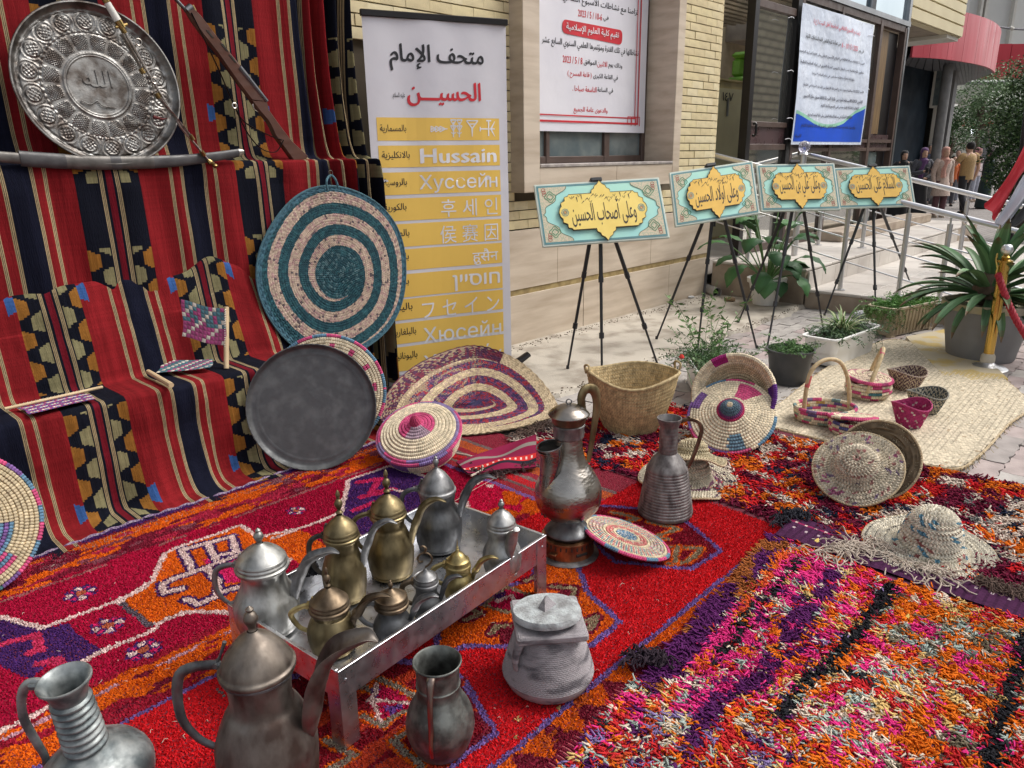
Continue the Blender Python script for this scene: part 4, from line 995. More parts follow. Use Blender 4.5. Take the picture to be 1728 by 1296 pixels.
for a,b in(((592,165),(688,335)),((768,470),(925,660))):part('scabbard_plate',tube([SP(*a),SP(*b)],[.019,.013],8,flat=.35),m_silver,sw,world=True)
for q in((600,150),(690,345),(765,465),(930,668),(985,745)):part('band',tube([SP(q[0]-8,q[1]-12),SP(q[0]+8,q[1]+12)],.019,10,flat=.5),m_brass,sw,world=True)
def ring(c,r,th,n=(0,1,0)):
 n=unit(n);a=unit(np.cross(n,[.1,.2,1]));b=np.cross(n,a)
 return tube([c+a*r*math.cos(t)+b*r*math.sin(t)for t in np.linspace(0,2*math.pi,22)],th,6)
for q in((664,207),(742,392)):part('carrying_ring',ring(SP(*q)-[0,.02,0],.0125,.0022),m_silver,sw,world=True)
part('knob',lathe([(0,-.012),(.012,-.004),(.012,.004),(0,.012)],12,sm=2).mat(Matrix.Translation(Vector(SP(1045,806)))),m_brass,sw,world=True)
part('tip_rings',tube([SP(1010,775),SP(1022,788),SP(1038,800)],[.006,.013,.006],10),m_brass,sw,world=True)
part('cord_chain',tube([SP(700,290),SP(752,450),SP(748,520),SP(760,560),SP(775,585)],.0022,5,sm=4),m_silver,sw,world=True)
part('tassel',tube([SP(745,568),SP(790,580),SP(810,575)],[.008,.005,.002],6),M_('red_yarn',(.12,.02,.02),.9),sw,world=True)
m_walnut=M_('walnut_stock',(.095,.04,.026),.42,col2=(.065,.025,.016),ns=7,stretch=(1,1,3),bump=.15,rvar=.1,detail=9)
m_gun=M_('gunmetal',(.16,.16,.17),.35,metal=1.0,rvar=.1)
rf_=thing('wooden_rifle','old bolt rifle with walnut stock and black sling hanging on the striped kilim','rifle',pY(1460,800,3.47))
def plate(px,Y,th,mt,name,par,bev=True):
 P=[pY(x,y,Y)for x,y in px];n=len(P)
 P=np.array(P);ctr_=P.mean(0);b=MB();V=[]
 for k,(dy,s)in enumerate(((-th/2,.86 if bev else 1),(-th/4,1),(th/4,1),(th/2,.86 if bev else 1))):
  N_=np.roll(P,-1,0)-np.roll(P,1,0);nn=np.c_[N_[:,2],0*N_[:,0],-N_[:,0]];nn/=np.linalg.norm(nn,axis=1)[:,None]+1e-9
  sg=1 if((P-ctr_)*nn).sum()>0 else-1
  V.append(P-sg*nn*(0 if s==1 else min(.006,th*.3))+[0,dy,0])
 b.add(np.concatenate(V),[(k*n+i,k*n+(i+1)%n,(k+1)*n+(i+1)%n,(k+1)*n+i)for k in range(3)for i in range(n)]+[tuple(range(n))[::-1],tuple(range(3*n,4*n))])
 return part(name,b,mt,par,False,world=True)
YR=3.465
plate([(1290,492),(1302,535),(1350,602),(1410,682),(1488,755),(1482,778),(1448,808),(1432,803),(1372,720),(1330,664),(1308,615),(1292,588),(1255,545),(1215,488)],YR,.038,m_walnut,'butt_stock',rf_)
plate([(900,52),(938,42),(970,74),(1092,232),(1158,318),(1292,492),(1216,490),(1150,404),(1050,262),(985,180),(930,105)],YR,.034,m_walnut,'fore_stock',rf_)
for q in((1000,145),(1070,210),(1110,265)):plate([(q[0],q[1]),(q[0]+14,q[1]+4),(q[0]+40,q[1]+40),(q[0]+30,q[1]+38)],YR-.017,.004,m_dark,'vent_slot',rf_,False)
part('barrel',tube([pY(820,-40,YR),pY(906,52,YR)],.008,10),m_gun,rf_,world=True);part('barrel',tube([pY(938,48,YR-.004),pY(1160,322,YR-.004)],.0085,10),m_walnut,rf_,world=True)
part('receiver',tube([pY(1162,326,YR-.012),pY(1296,494,YR-.012)],[.011,.009],10,flat=1.3),m_gun,rf_,world=True)
part('barrel_band',tube([pY(905,55,YR),pY(930,35,YR)],.018,10),m_gun,rf_,world=True);part('front_sight',tube([pY(935,25,YR),pY(950,55,YR)],.006,6),m_brass,rf_,world=True)
part('trigger_guard',tube([pY(1240,490,YR),pY(1228,508,YR-.01),pY(1240,535,YR-.01),pY(1268,545,YR)],.003,6,sm=4),m_silver,rf_,world=True)
part('trigger',tube([pY(1246,498,YR),pY(1250,520,YR)],.0025,6),m_gun,rf_,world=True)
part('butt_plate',tube([pY(1488,756,YR),pY(1449,808,YR)],.016,8,flat=.4),m_gun,rf_,world=True)
part('sling',tube([pY(930,62,YR-.02),pY(1000,205,YR-.03),pY(1068,350,YR-.02),pY(1135,505,YR-.02),pY(1185,590,YR-.02),pY(1290,650,YR-.02),pY(1370,680,YR-.02)],.006,6,sm=5,flat=.35),m_blackm,rf_,world=True)
part('sling',tube([pY(1150,540,YR-.02),pY(1205,650,YR-.02),pY(1270,722,YR-.02),pY(1340,738,YR-.02),pY(1378,680,YR-.02)],.006,6,sm=5,flat=.35),m_blackm,rf_,world=True)
part('sling_buckle',ring(pY(1140,513,YR-.03),.011,.0028),m_silver,rf_,world=True)
sc_=thing('curved_sword','curved sword in a worn dark leather scabbard lying along the top step','sword',(1.25,3.40,1.335))
m_leath=M_('black_leather',(.035,.033,.036),.45,col2=(.07,.068,.07),ns=14,bump=.3,bs=60,rvar=.1);m_leath2=M_('grey_fitting',(.15,.14,.13),.45,metal=.6,col2=(.08,.075,.07),ns=18,bump=.4)
YS=3.40
def CP(x,y):return pY(x,y,YS)
cur=spline([CP(-60,752),CP(0,762),CP(210,778),CP(430,790),CP(640,790),(CP(850,782)),CP(1040,762),CP(1185,738)],8)
def seg(a,b,r0,r1,mt,name):
 P=cur[int(a*(len(cur)-1)):int(b*(len(cur)-1))+1];part(name,tube(P,np.linspace(r0,r1,len(P)),10,flat=.38),mt,sc_,world=True)
def seg2(a,b,r0,r1,mt,name,f=.42):
 P=cur[int(a*(len(cur)-1)):int(b*(len(cur)-1))+1];n_=12;an=np.linspace(0,2*math.pi,n_,endpoint=False);rr=np.linspace(r0,r1,len(P))
 V=np.stack([np.stack([P[:,0]+0*rr]*n_,1),P[:,1,None]+f*rr[:,None]*np.cos(an),P[:,2,None]+rr[:,None]*np.sin(an)],-1)
 b=gridm(np.concatenate([V,V[:,:1]],1));b.F.append(np.array([list(range(n_+1))[:n_]]));b.col.append(np.ones((1,3)));m0=(len(P)-1)*(n_+1);b.F.append(np.array([[m0+q for q in range(n_)]]));b.col.append(np.ones((1,3)))
 part(name,b,mt,sc_,world=True)
seg2(0,.22,.020,.021,m_leath2,'throat');seg2(.215,.36,.029,.029,m_leath,'scabbard');seg2(.36,.50,.028,.028,m_leath2,'scabbard_fitting');seg2(.50,.54,.028,.028,m_leath,'scabbard');seg2(.54,.66,.0275,.027,m_leath2,'scabbard_fitting');seg2(.66,.97,.0265,.018,m_leath,'scabbard');seg2(.965,1,.018,.009,m_silver,'chape')
m_plait=M_('plaited_palm',(.5,.4,.3),.75,attr=True,ns=30,amix=.3,bump=.25,bs=200,bdist=.001)
m_stick=M_('bare_stick',(.60,.46,.28),.6,col2=(.48,.35,.2),ns=9,stretch=(1,1,1))
def plait_panel(o,eu,ev,nu,nv,colf,taper=0.0,th=.004,bumps=.0022):
 """woven sheet as small raised cells, o corner, eu/ev edge vectors"""
 n=np.cross(eu,ev);n/=np.linalg.norm(n);n=n if n@(EYE-o)>0 else-n;b=MB()
 for i in range(nu):
  for j in range(nv):
   u0,u1,v0,v1=i/nu,(i+1)/nu,j/nv,(j+1)/nv;s=.5 if(i+j)%2 else 1.0
   def P(u,v,h):return o+eu*(u+.03*math.sin(v*5))+ev*(v*(1-taper*u)+taper*u*.5+.03*math.sin(u*6+1))+n*h
   e=.04;c_=P((u0+u1)/2,(v0+v1)/2,bumps*s)
   V=[P(u0+e/nu,v0+e/nv,0),P(u1-e/nu,v0+e/nv,0),P(u1-e/nu,v1-e/nv,0),P(u0+e/nu,v1-e/nv,0),c_]
   b.add(V,[(0,1,4),(1,2,4),(2,3,4),(3,0,4)],colf(i,j))
 V=[o+eu*u+ev*v-n*th for u in np.linspace(0,1,6)for v in np.linspace(0,1,4)]
 b.join(gridm(np.array([[P_ for P_ in[o+eu*(u+.03*math.sin(v*5))+ev*(v*(1-taper*u)+taper*u*.5+.03*math.sin(u*6+1))-n*.0008 for v in np.linspace(0,1,8)]]for u in np.linspace(0,1,8)]),(.2,.12,.12)))
 return b
PT,PW,PM,PB=(.06,.16,.20),(.62,.56,.48),(.34,.05,.17),(.10,.06,.25)
s0,s1=G(382,622,.45),None
dep=(s0-EYE)@AF;top_=atD(382,518,dep+.02);fan=thing('woven_hand_fan','flag shaped woven palm hand fan standing upright on the lower kilim','hand fan',s0,group='woven hand fans on the stand')
part('handle',tube([s0,top_],.011,10),m_stick,fan,world=True)
tl,tr_,br,bl_=atD(307,507,dep),atD(380,523,dep),atD(380,584,dep),atD(307,569,dep)
def fcol(i,j):return PW if(i*3+j*2)%5==0 else(PM if j<4 or(i*2+j)%7<2 else(PT if(i>5 or j>6)or(i+j)%3 else PM))
part('woven_blade',plait_panel(bl_,br-bl_,tl-bl_,11,9,fcol),m_plait,fan,False,world=True)
part('stitching',tube([tr_+(br-tr_)*t+AF*-.006*(1 if k%2 else-1)for k,t in enumerate(np.linspace(-.02,1.02,34))],.0022,5),m_ivory,fan,world=True)
z4=.462
fan2=thing('woven_hand_fan','teal and white woven fan lying flat on the step between two other fans','hand fan',G(300,625,z4),group='woven hand fans on the stand')
a,b=G(250,627,z4+.01),G(289,650,z4+.006);part('handle',tube([a,b],[.010,.011],8),m_stick,fan2,world=True)
A,B,D=G(262,630,z4),G(352,624,z4+.006),G(276,608,z4+.03)
part('woven_blade',plait_panel(A,B-A,D-A,15,8,lambda i,j:(PW if(i+j*3)%4==0 else PT if(i*2+j)%3 else PM),.35),m_plait,fan2,False,world=True)
fan3=thing('woven_hand_fan','purple and white woven fan with long stick lying at the steps left end','hand fan',G(90,680,z4),group='woven hand fans on the stand')
a,b=G(8,690,z4+.008),G(173,653,z4+.008);part('handle',tube([a,b],.006,8),m_stick,fan3,world=True)
part('stitching',tube([a+(b-a)*t+np.array([0,0,.007*(1 if k%2 else-1)])for k,t in enumerate(np.linspace(.05,.8,40))],.002,5),m_ivory,fan3,world=True)
A,B,D=G(28,689,z4),G(140,664,z4),G(52,698,z4+.004)
part('woven_blade',plait_panel(A,B-A,D-A,24,9,lambda i,j:(PW if(j%3==1 and i%4)else PM if(i+j)%2 else PB)),m_plait,fan3,False,world=True)
def cz(ox,oy,s):return lambda pts:[tuple(G(ox+x/s,oy+y/s)[:2])for x,y in pts]
K3,K4,K5,K6,K8,K9=cz(0,846,2.88),cz(560,846,2.88),cz(1128,846,2.88),cz(360,760,3.6),cz(560,780,3.6),cz(860,620,3.6)
RED,CRIM,ORG,MAR,PUR,WHT,BLU,OLV,PNK=(.53,.013,.018),(.33,.006,.034),(.58,.105,.008),(.17,.012,.028),(.055,.018,.105),(.62,.47,.44),(.16,.10,.30),(.27,.21,.13),(.55,.02,.12)
m_pile=M_('wool_pile',(.5,.1,.1),.95,attr=True,ns=2.2,amix=.16,spec=.06)
def in_view(x,y,m_=70):
 px,py=proj(np.stack([x,y,0*x],-1));d=np.stack([x,y,0*x-EYE_H],-1)@AF
 return(px>-m_)&(px<1728+m_)&(py>300)&(py<1296+m_)&(d>.3)
def rug1_col(x,y):
 wx=x+.010*(noise2(x*30,y*30,21)-.5);wy=y+.010*(noise2(x*30,y*30,22)-.5)
 x0,y0=x,y;x,y=wx,wy
 c=np.zeros(x.shape+(3,));c[:]=RED
 def fill(m_,col):c[m_]=col
 def poly(P,col):fill(inpoly(x,y,P),col)
 def line(P,w,col):fill(segdist(x,y,P)<w/2,col)
 n1=noise2(x*7,y*22,31);n2=noise2(x*11,y*30,32)
 fill(y>1.955,CRIM)
 z=.045*np.abs(((x*5.2)%1)-.5)*2
 b=y>2.60+z*.4;fill(b,MAR);fill(b&(n1>.50)&(y<2.80),ORG);fill(b&(n2>.62)&(y<2.8),(.36,.02,.05));fill(b&(n2<.3),(.20,.05,.07));fill(y>2.815,PUR)
 fill((y>2.585)&(y<2.60)&(n2>.4),(.3,.1,.1))
 b=(y>1.745)&(y<1.965);fill(b,(.30,.012,.03));fill(b&(n1>.47),ORG);fill(b&(n2<.30),MAR);line([(-1,1.74),(1.60,1.76)],.016,BLU);fill((y>1.90)&(y<1.915)&(n2>.45),(.45,.25,.3))
 poly(K3([(-160,560),(0,590),(120,605),(215,640),(330,610),(400,680),(500,742),(370,812),(250,800),(150,880),(20,830),(-40,700)]),PUR)
 for P in([(100,690),(180,668),(205,740),(150,752)],[(195,805),(285,785),(310,835)],[(0,720),(60,700)]):line(K3(P),.030,(.45,.03,.09))
 O1=K3([(575,500),(700,440),(745,400),(800,270),(860,240),(1170,130),(1262,190),(1420,150),(1500,230),(1240,420),(1120,560),(920,550),(735,620),(640,545)])
 poly(O1,ORG);line(O1+[O1[0]],.018,WHT)
 poly(K3([(985,300),(1150,290),(1215,400),(1060,420)]),PNK)
 H=[[(885,250),(935,345)],[(885,250),(1130,185),(1152,262),(1085,275)],[(1010,215),(1052,300)],[(788,420),(860,388),(1010,335),(1240,245)],[(788,420),(800,462),(885,442)],[(1010,340),(1060,400),(1065,468),(965,515),(905,492)],[(1065,465),(1120,440),(1260,415)]]
 for P in H:line(K3(P),.044,PUR)
 for P in H:line(K3(P),.024,WHT)
 for P in([(-200,560),(0,580),(75,592),(200,636),(330,590),(575,497),(640,470),(740,405)],[(350,820),(390,805),(500,742),(730,650),(760,630)],[(735,620),(900,553),(1130,556)],[(-100,1180),(0,1135),(150,1070),(250,1010)]):
  line(K3(P),.020,WHT)
 line(K3([(600,515),(640,545),(735,622)]),.02,(.10,.08,.10))
 for(px,py,r)in((395,462,.048),(525,622,.044),(702,738,.046),(1440,58,.036)):
  cx,cy=K3([(px,py)])[0];d=np.hypot(x-cx,y-cy);a=np.arctan2(y-cy,x-cx)
  fill(d<r*(1+.12*np.cos(8*a)),PUR);fill((d<r*.9)&(d>r*.42)&(np.cos(4*a+.6)>.35),WHT);fill((d<r*.35),(.40,.10,.05));fill((d<r*.9)&(d>r*.5)&(np.cos(4*a+.6)<-.7),PNK)
 poly(K6([(350,560),(540,500),(690,600),(640,700),(520,700),(400,640)]),ORG)
 P2=K6([(820,195),(1075,108),(1300,175),(1420,250),(1220,420),(1000,520),(800,560),(770,420),(800,300)])
 poly(P2,PUR);line(P2+[P2[0]],.020,WHT)
 for P in([(880,210),(1010,190),(960,270),(1100,250)],[(860,380),(990,330),(1120,330)],[(900,300),(1030,270)]):line(K6(P),.034,(.42,.02,.09))
 line(K6([(1080,250),(1160,270),(1230,240),(1300,262)]),.014,WHT)
 line(K6([(360,555),(500,500),(640,450),(770,395)]),.018,WHT)
 P3=K8([(790,200),(830,300),(900,310),(1140,330),(1230,200),(1080,130),(930,110)]);poly(P3,(.50,.008,.05));line(K8([(700,340),(800,300),(830,280),(790,210),(840,160),(930,120)]),.018,WHT)
 poly(K8([(1030,200),(1110,180),(1170,210),(1120,280),(1050,270)]),ORG);poly(K8([(900,330),(1000,290),(1160,320),(1080,370),(1000,380)]),ORG);poly(K8([(1140,260),(1210,230),(1240,300),(1180,330)]),ORG)
 for q in((870,130),(955,160),(1020,150)):cx,cy=K8([q])[0];fill(np.hypot(x-cx,y-cy)<.018,WHT)
 e=(x>2.03)&(y>1.62);t=((x-2.03)/.32)
 for a,b,cc in((0,.08,BLU),(.08,.2,(.3,.02,.03)),(.2,.26,(.14,.11,.1)),(.26,.42,RED),(.42,.5,(.2,.17,.15)),(.5,.62,(.32,.02,.04)),(.62,.82,(.5,.11,.02)),(.82,.9,(.16,.13,.12)),(.9,2,(.24,.02,.04))):fill(e&(t>=a)&(t<b),cc)
 Oc=K4([(1010,300),(1190,330),(1250,470),(1400,600),(1265,715),(870,722),(650,720),(560,760),(480,800),(520,640),(700,520),(850,430),(980,380)])
 poly(Oc,ORG);line(Oc+[Oc[0]],.020,BLU)
 for P in([(1070,432),(1180,440),(1165,490),(1120,470)],[(1215,610),(1290,575),(1250,640),(1190,640)],[(775,660),(800,622),(860,622),(850,690)],[(650,590),(720,562),(690,545),(640,560)],[(940,400),(985,385)]):line(K4(P),.040,MAR)
 for P in([(1070,432),(1180,440),(1165,490)],[(1215,610),(1290,575),(1250,640)],[(775,660),(800,622),(860,622)],[(650,590),(720,562),(690,545)],[(940,400),(985,385)]):line(K4(P),.018,OLV)
 Xm=K4([(740,520),(850,430),(960,470),(860,560)]);poly(Xm,(.42,.01,.06));line(Xm+[Xm[0]],.016,OLV);poly(K4([(780,470),(850,450),(830,490),(790,495)]),PUR);line(K4([(800,500),(870,470),(900,520)]),.014,WHT)
 Ml=K4([(-260,900),(60,760),(420,800),(640,880),(700,1000),(790,1140),(650,1230),(540,1330),(-300,1500)])
 poly(Ml,(.20,.008,.016));line(Ml+[Ml[0]],.024,BLU);line(K4([(640,880),(610,900),(680,1010),(760,1130),(560,1270)]),.014,MAR)
 fill(inpoly(x,y,Ml)&(n1>.55),(.45,.05,.02))
 for P in([(-30,1180),(110,1250),(-60,1360)],[(150,1058),(250,1108),(420,975),(330,925),(230,880)],[(430,1100),(300,1180),(350,1235),(440,1300)],[(120,900),(200,940)]):
  line(K4(P),.034,ORG);line(K4(P),.018,(.25,.21,.16))
 Dm=K4([(170,980),(230,900),(330,950),(400,1000),(240,1085)]);poly(Dm,(.40,.01,.06));poly(K4([(240,1010),(360,1010),(290,1060)]),(.12,.05,.22));poly(K4([(190,930),(240,920),(220,975)]),(.12,.05,.22));line(K4([(180,985),(260,985),(390,1000)]),.013,WHT);line(K4([(220,900),(200,990),(240,1085)]),.013,WHT)
 M2=K9([(500,850),(760,870),(1060,940),(1275,1130),(1110,1242),(960,1230),(640,1200),(420,1000)]);poly(M2,(.21,.008,.02));line(M2+[M2[0]],.018,BLU)
 for P in([(620,895),(780,935),(700,960)],[(840,955),(1020,1000),(870,1050),(960,1060)],[(940,1108),(1165,1118),(1085,1200),(965,1212)],[(1020,1110),(1000,1200)]):line(K9(P),.034,(.60,.10,.01));line(K9(P),.018,OLV)
 ye=.86+(x-1.05)*.1
 zz=.055*np.abs(((x*8.5)%1)-.5)*2+.018*np.sin(x*60)
 fill(y<.985,ORG);fill(y<.968-zz,MAR);fill((np.abs(y-.985)<.008),BLU);fill((y<.99)&(n2>.80),(.42,.08,.012))
 for q in((905,1080),(890,1160),(1100,1020)):cx,cy=K4([q])[0];fill(np.hypot(x-cx,y-cy)<.007,(.45,.3,.12))
 c*=(1+.26*(noise2(x*4,y*4,41)-.5))[...,None]*(1+.12*(noise2(x*60,y*9,42)-.5))[...,None]
 return c
def cones(x,y,z,c,h,w,lean,seed):
 """one short cut tuft per point: 3-sided cone"""
 r=np.random.default_rng(seed);n=len(x);a0=r.uniform(0,2*math.pi,n)
 B=[]
 for k in range(3):
  a=a0+k*2.094;B.append(np.stack([x+w*np.cos(a),y+w*np.sin(a),z],-1))
 la=r.normal(lean[0],1.1,n);lm=np.abs(r.normal(lean[1],.35,n))*h
 T=np.stack([x+lm*np.cos(la),y+lm*np.sin(la),z+h*r.uniform(.75,1.2,n)],-1)
 V=np.stack(B+[T],1).reshape(-1,3);i=np.arange(n)[:,None]*4
 F=np.concatenate([i+[0,1,3],i+[1,2,3],i+[2,0,3]]);cc=c*r.uniform(.84,1.18,(n,1))
 return MB().add(V,F,np.concatenate([cc,cc,cc]))
def wavez(x,y):return.006+.006*noise2(x*3,y*3,51)
s_=.0062
X,Y=np.meshgrid(np.arange(.15,2.485,s_),np.arange(.80,2.845,s_),indexing='ij');X=X.ravel()+rng.uniform(-.002,.002,X.size);Y=Y.ravel()+rng.uniform(-.002,.002,Y.size)
k=in_view(X,Y,130);X,Y=X[k],Y[k]
k=(Y<2.835+.008*np.sin(X*9))&(X<2.475+.01*np.sin(Y*11));X,Y=X[k],Y[k]
flat=(X>2.03)&(Y>1.62)
pile=cones(X,Y,wavez(X,Y),rug1_col(X,Y),np.where(flat,.003,.0068),.0062,(R(-110),.55),1)
rg=thing('red_rug','large red and orange knotted rug with white and purple medallions under the coffee pots','rug',(1.2,1.9,0))
part('pile',pile,m_pile,rg,False,world=True,kind='stuff')
gx,gy=np.meshgrid(np.linspace(-.4,2.475,120),np.linspace(.78,2.84,90),indexing='ij')
part('backing',slab(np.stack([gx,gy,wavez(gx,gy)+.0008],-1),.004),M_('rug_backing',(.14,.01,.02),.95),rg,world=True)
ed=MB()
part('edge_cord',tube([(x,2.84+.008*math.sin(x*9),.012+.003*math.sin(x*90))for x in np.arange(.1,2.36,.008)],.006,6).mat(Matrix.Identity(4)),M_('purple_cord',(.10,.05,.14),.95,col2=(.3,.24,.3),ns=160,nlo=.45,nhi=.55),rg,world=True)
def strands(x,y,z,c,L,w,seed,lie,spread=1.0,nper=4,rad=.006,curl=.4,up=.5):
 r=np.random.default_rng(seed);n=len(x)
 x=np.repeat(x,nper);y=np.repeat(y,nper);z=np.repeat(z,nper);c=np.repeat(c,nper,0);c=c*r.uniform(.86,1.16,(len(x),1))
 N=len(x);ba=lie+(noise2(x*9,y*9,seed)-.5)*3.6+np.repeat(r.normal(0,spread*.45,n),nper)+r.normal(0,.28,N)
 x=x+r.normal(0,rad,N);y=y+r.normal(0,rad,N);ll=L*r.uniform(.6,1.25,N);e0=np.abs(r.normal(up+.5,.25,N));e1=r.normal(up*.15,.35,N)
 p0=np.stack([x,y,z],-1)
 def d(a,e):return np.stack([np.cos(a)*np.cos(e),np.sin(a)*np.cos(e),np.sin(e)],-1)
 a1=ba+r.normal(0,curl,N)
 p1=p0+d(ba,e0)*(ll*.5)[:,None];p2=p1+d(a1,e1)*(ll*.5)[:,None];p2[:,2]=np.maximum(p2[:,2],z*.5+.002)
 side=np.stack([-np.sin(ba),np.cos(ba),0*ba],-1);upv=np.cross(d(ba,e0),side)
 rings=[]
 for p,k in((p0,1.0),(p1,1.1),(p2,.75)):
  for t in(0,2.094,4.189):rings.append(p+(side*math.cos(t)+upv*math.sin(t))*w*k)
 V=np.stack(rings,1).reshape(-1,3);i=np.arange(N)[:,None]*9;F=[]
 for s in(0,3):
  for q in range(3):F.append(i+[s+q,s+(q+1)%3,s+3+(q+1)%3,s+3+q])
 b=MB().add(V,np.concatenate(F),np.tile(c,(6,1)));b.add(V[:0],np.zeros((0,3),int))
 b.F.append(np.concatenate([i+[6,7,8]]));b.col.append(c)
 return b
def pick(x,y,pal,sc,seed,sharp=1.0):
 """blotchy palette choice: argmax of per-colour noise + weight"""
 best=np.full(x.shape,-9.);out=np.zeros(x.shape+(3,))
 for i,(c,w)in enumerate(pal):
  v=noise2(x*sc,y*sc,seed+i*7,2)*sharp+w+rng.uniform(0,.12,x.shape);k=v>best;best[k]=v[k];out[k]=c
 return out
HP,OR2,RD2,CR2,MN2,BK2,PU2,YL2,OL2,LV2=(.66,.035,.20),(.70,.155,.014),(.54,.028,.032),(.66,.55,.44),(.34,.40,.36),(.022,.022,.026),(.095,.018,.10),(.62,.42,.16),(.20,.165,.11),(.22,.16,.34)
s_=.0105
X,Y=np.meshgrid(np.arange(.95,2.385,s_),np.arange(-.75,1.0,s_),indexing='ij');X=X.ravel()+rng.uniform(-.005,.005,X.size);Y=Y.ravel()+rng.uniform(-.005,.005,Y.size)
edge4=lambda x:.86+(x-1.05)*.1
k=in_view(X,Y,150)&(Y<edge4(X))&(X<2.375+.012*np.sin(Y*8));X,Y=X[k],Y[k]
c=pick(X,Y,[(HP,.10),(RD2,.11),(OR2,.09),(CR2,-.02),(MN2,-.06),(BK2,-.06),(PU2,-.01),(YL2,.0),(LV2,-.06)],38,100)
zc=inpoly(X,Y,K5([(100,800),(640,250),(830,380),(500,900),(200,1100),(0,1200)]));c[zc]=pick(X[zc],Y[zc],[(HP,.22),(RD2,.05),(OR2,.03),(CR2,.03),(MN2,-.02),(BK2,-.04),(PU2,.02),(YL2,.0)],34,130)
RZ=K5([(1080,400),(1800,560),(1900,1500),(700,1500),(640,960),(900,700)]);zc=inpoly(X,Y,RZ);c[zc]=pick(X[zc],Y[zc],[(OR2,.22),(HP,.10),(RD2,.09),(CR2,-.01),(MN2,.0),(OL2,-.05),(YL2,-.02)],26,160)
zc=inpoly(X,Y,K5([(1060,620),(1560,600),(1640,760),(1350,800),(1080,720)]));c[zc]=pick(X[zc],Y[zc],[(OR2,.08),(HP,.07),(OL2,.07),(CR2,.04),(MN2,.03)],34,180)
zc=inpoly(X,Y,K5([(620,1000),(1030,780),(1400,900),(1200,1080),(1000,1300),(700,1200)]));c[zc]=pick(X[zc],Y[zc],[(OR2,.05),(RD2,.08),(HP,.06),(MN2,.09),(CR2,.05),(YL2,.02)],40,210)
zc=inpoly(X,Y,K5([(-100,1050),(200,1080),(520,1100),(560,1350),(-200,1400)]));c[zc]=pick(X[zc],Y[zc],[(OR2,.08),(RD2,.13),(LV2,.02),(MN2,.05),(CR2,.05),(YL2,.06),(PU2,.0)],40,230)
def band(P,w,col,seed,dens=.5):
 k=(segdist(X+.012*(noise2(X*40,Y*40,seed)-.5),Y,P)<w/2)&(noise2(X*30,Y*30,seed+1)>1-dens-.25);c[k]=col
band(K5([(830,360),(770,500),(560,740),(440,870),(230,1060),(150,1200)]),.050,PU2,61,.35)
band(K5([(620,480),(690,560),(560,620),(680,700),(600,780)]),.04,PU2,62,.3)
band(K5([(1085,430),(1010,540),(920,690),(780,820),(650,930),(560,1060)]),.034,BK2,63,.8)
band(K5([(1760,700),(1690,880),(1660,1020),(1600,1150),(1570,1330)]),.040,BK2,64,.8)
band(K5([(860,860),(1010,920)]),.03,BK2,65,.7);band(K5([(660,300),(590,400),(400,560),(330,680),(250,760)]),.02,BK2,66,.5)
dE=(edge4(X)-Y);k=(dE<.060+.03*noise2(X*25,Y*25,67))&(X>1.36+.1*noise2(X*9,Y*30,12));c[k]=np.where((noise2(X*9,Y*9,68)>.63)[k][:,None],(.32,.10,.03),PU2)
k=(dE>.09)&(dE<.11)&(noise2(X*20,Y*20,69)>.5);c[k]=(.6,.08,.03)
sh=thing('shaggy_rug','shaggy multicoloured rag rug in pink, orange, red and purple in the right foreground','rug',(1.7,.4,0))
part('long_pile',strands(X,Y,np.full(X.shape,.008),c,.032,.0029,3,R(150),.8,5,.0042,.6,.36),m_pile,sh,True,world=True,kind='stuff')
pts_=[(.9,-.75),(2.38,-.75),(2.38,edge4(2.38)-.01),(.9,edge4(.9)-.01)]
part('backing',prism(pts_,.010,.017),M_('shag_backing',(.10,.02,.05),.95),sh,False,world=True)
sv=MB();r_=np.random.default_rng(5)
for i,x in enumerate(np.arange(.97,1.36,.0075)):
 y=edge4(x)+.004;sv.add(*(lambda b:(np.concatenate(b.V),b.F[0]))(tube([(x,y-.01,.014),(x+.004,y+.022,.012),(x+.006,y+.045,.006)],.0026,5,caps=False)),col=(.42,.10,.12)if i%2 else(.16,.01,.03))
part('selvedge',sv,m_pile,sh,True,world=True,kind='stuff')
kb_=thing('purple_band','purple flat woven end band of the shaggy rug with loose cream fringe','rug edge',(2.46,.5,0))
gx,gy=np.meshgrid(np.linspace(2.375,2.555,30),np.linspace(-.8,.98,200),indexing='ij')
cc=np.zeros((29,199,3));cc[:]=(.065,.020,.058);cc[:,::3]*=.72;cc[13:15,::5]=(.45,.36,.38);cc[20:22]=(.25,.02,.08);cc[20:22,::4]=(.6,.45,.4);cc*=rng.uniform(.8,1.15,(29,199,1))
zz=.018+.012*noise2(gx*9,gy*5,71)+.012*(gy>.75)*noise2(gx*20,gy*20,72)
part('woven_band',gridm(np.stack([gx,gy,zz],-1),cc.reshape(-1,3)),m_pile,kb_,True,world=True)
m_fr=M_('cream_yarn',(.50,.43,.36),.9,col2=(.38,.31,.25),ns=40)
def loops(pxs,n,L,mt,par,w=.0022,name='fringe',z0=.03,seed=1,ang=R(-35)):
 r=np.random.default_rng(seed);b=MB();P=[G(*p)for p in pxs]
 for i in range(n):
  t=r.uniform(0,len(P)-1.001);a=P[int(t)]+(P[int(t)+1]-P[int(t)])*(t%1);pts=[a+[0,0,z0]];an=ang+r.normal(0,.5)
  for q in range(5):
   an+=r.normal(0,.7);pts.append(pts[-1]+np.array([math.cos(an),math.sin(an),0])*L/5);pts[-1][2]=max(.024,z0+r.normal(0,.008)-q*.002)
  b.join(tube(pts,w,5,sm=4))
 return part(name,b,mt,par,world=True,kind='stuff')
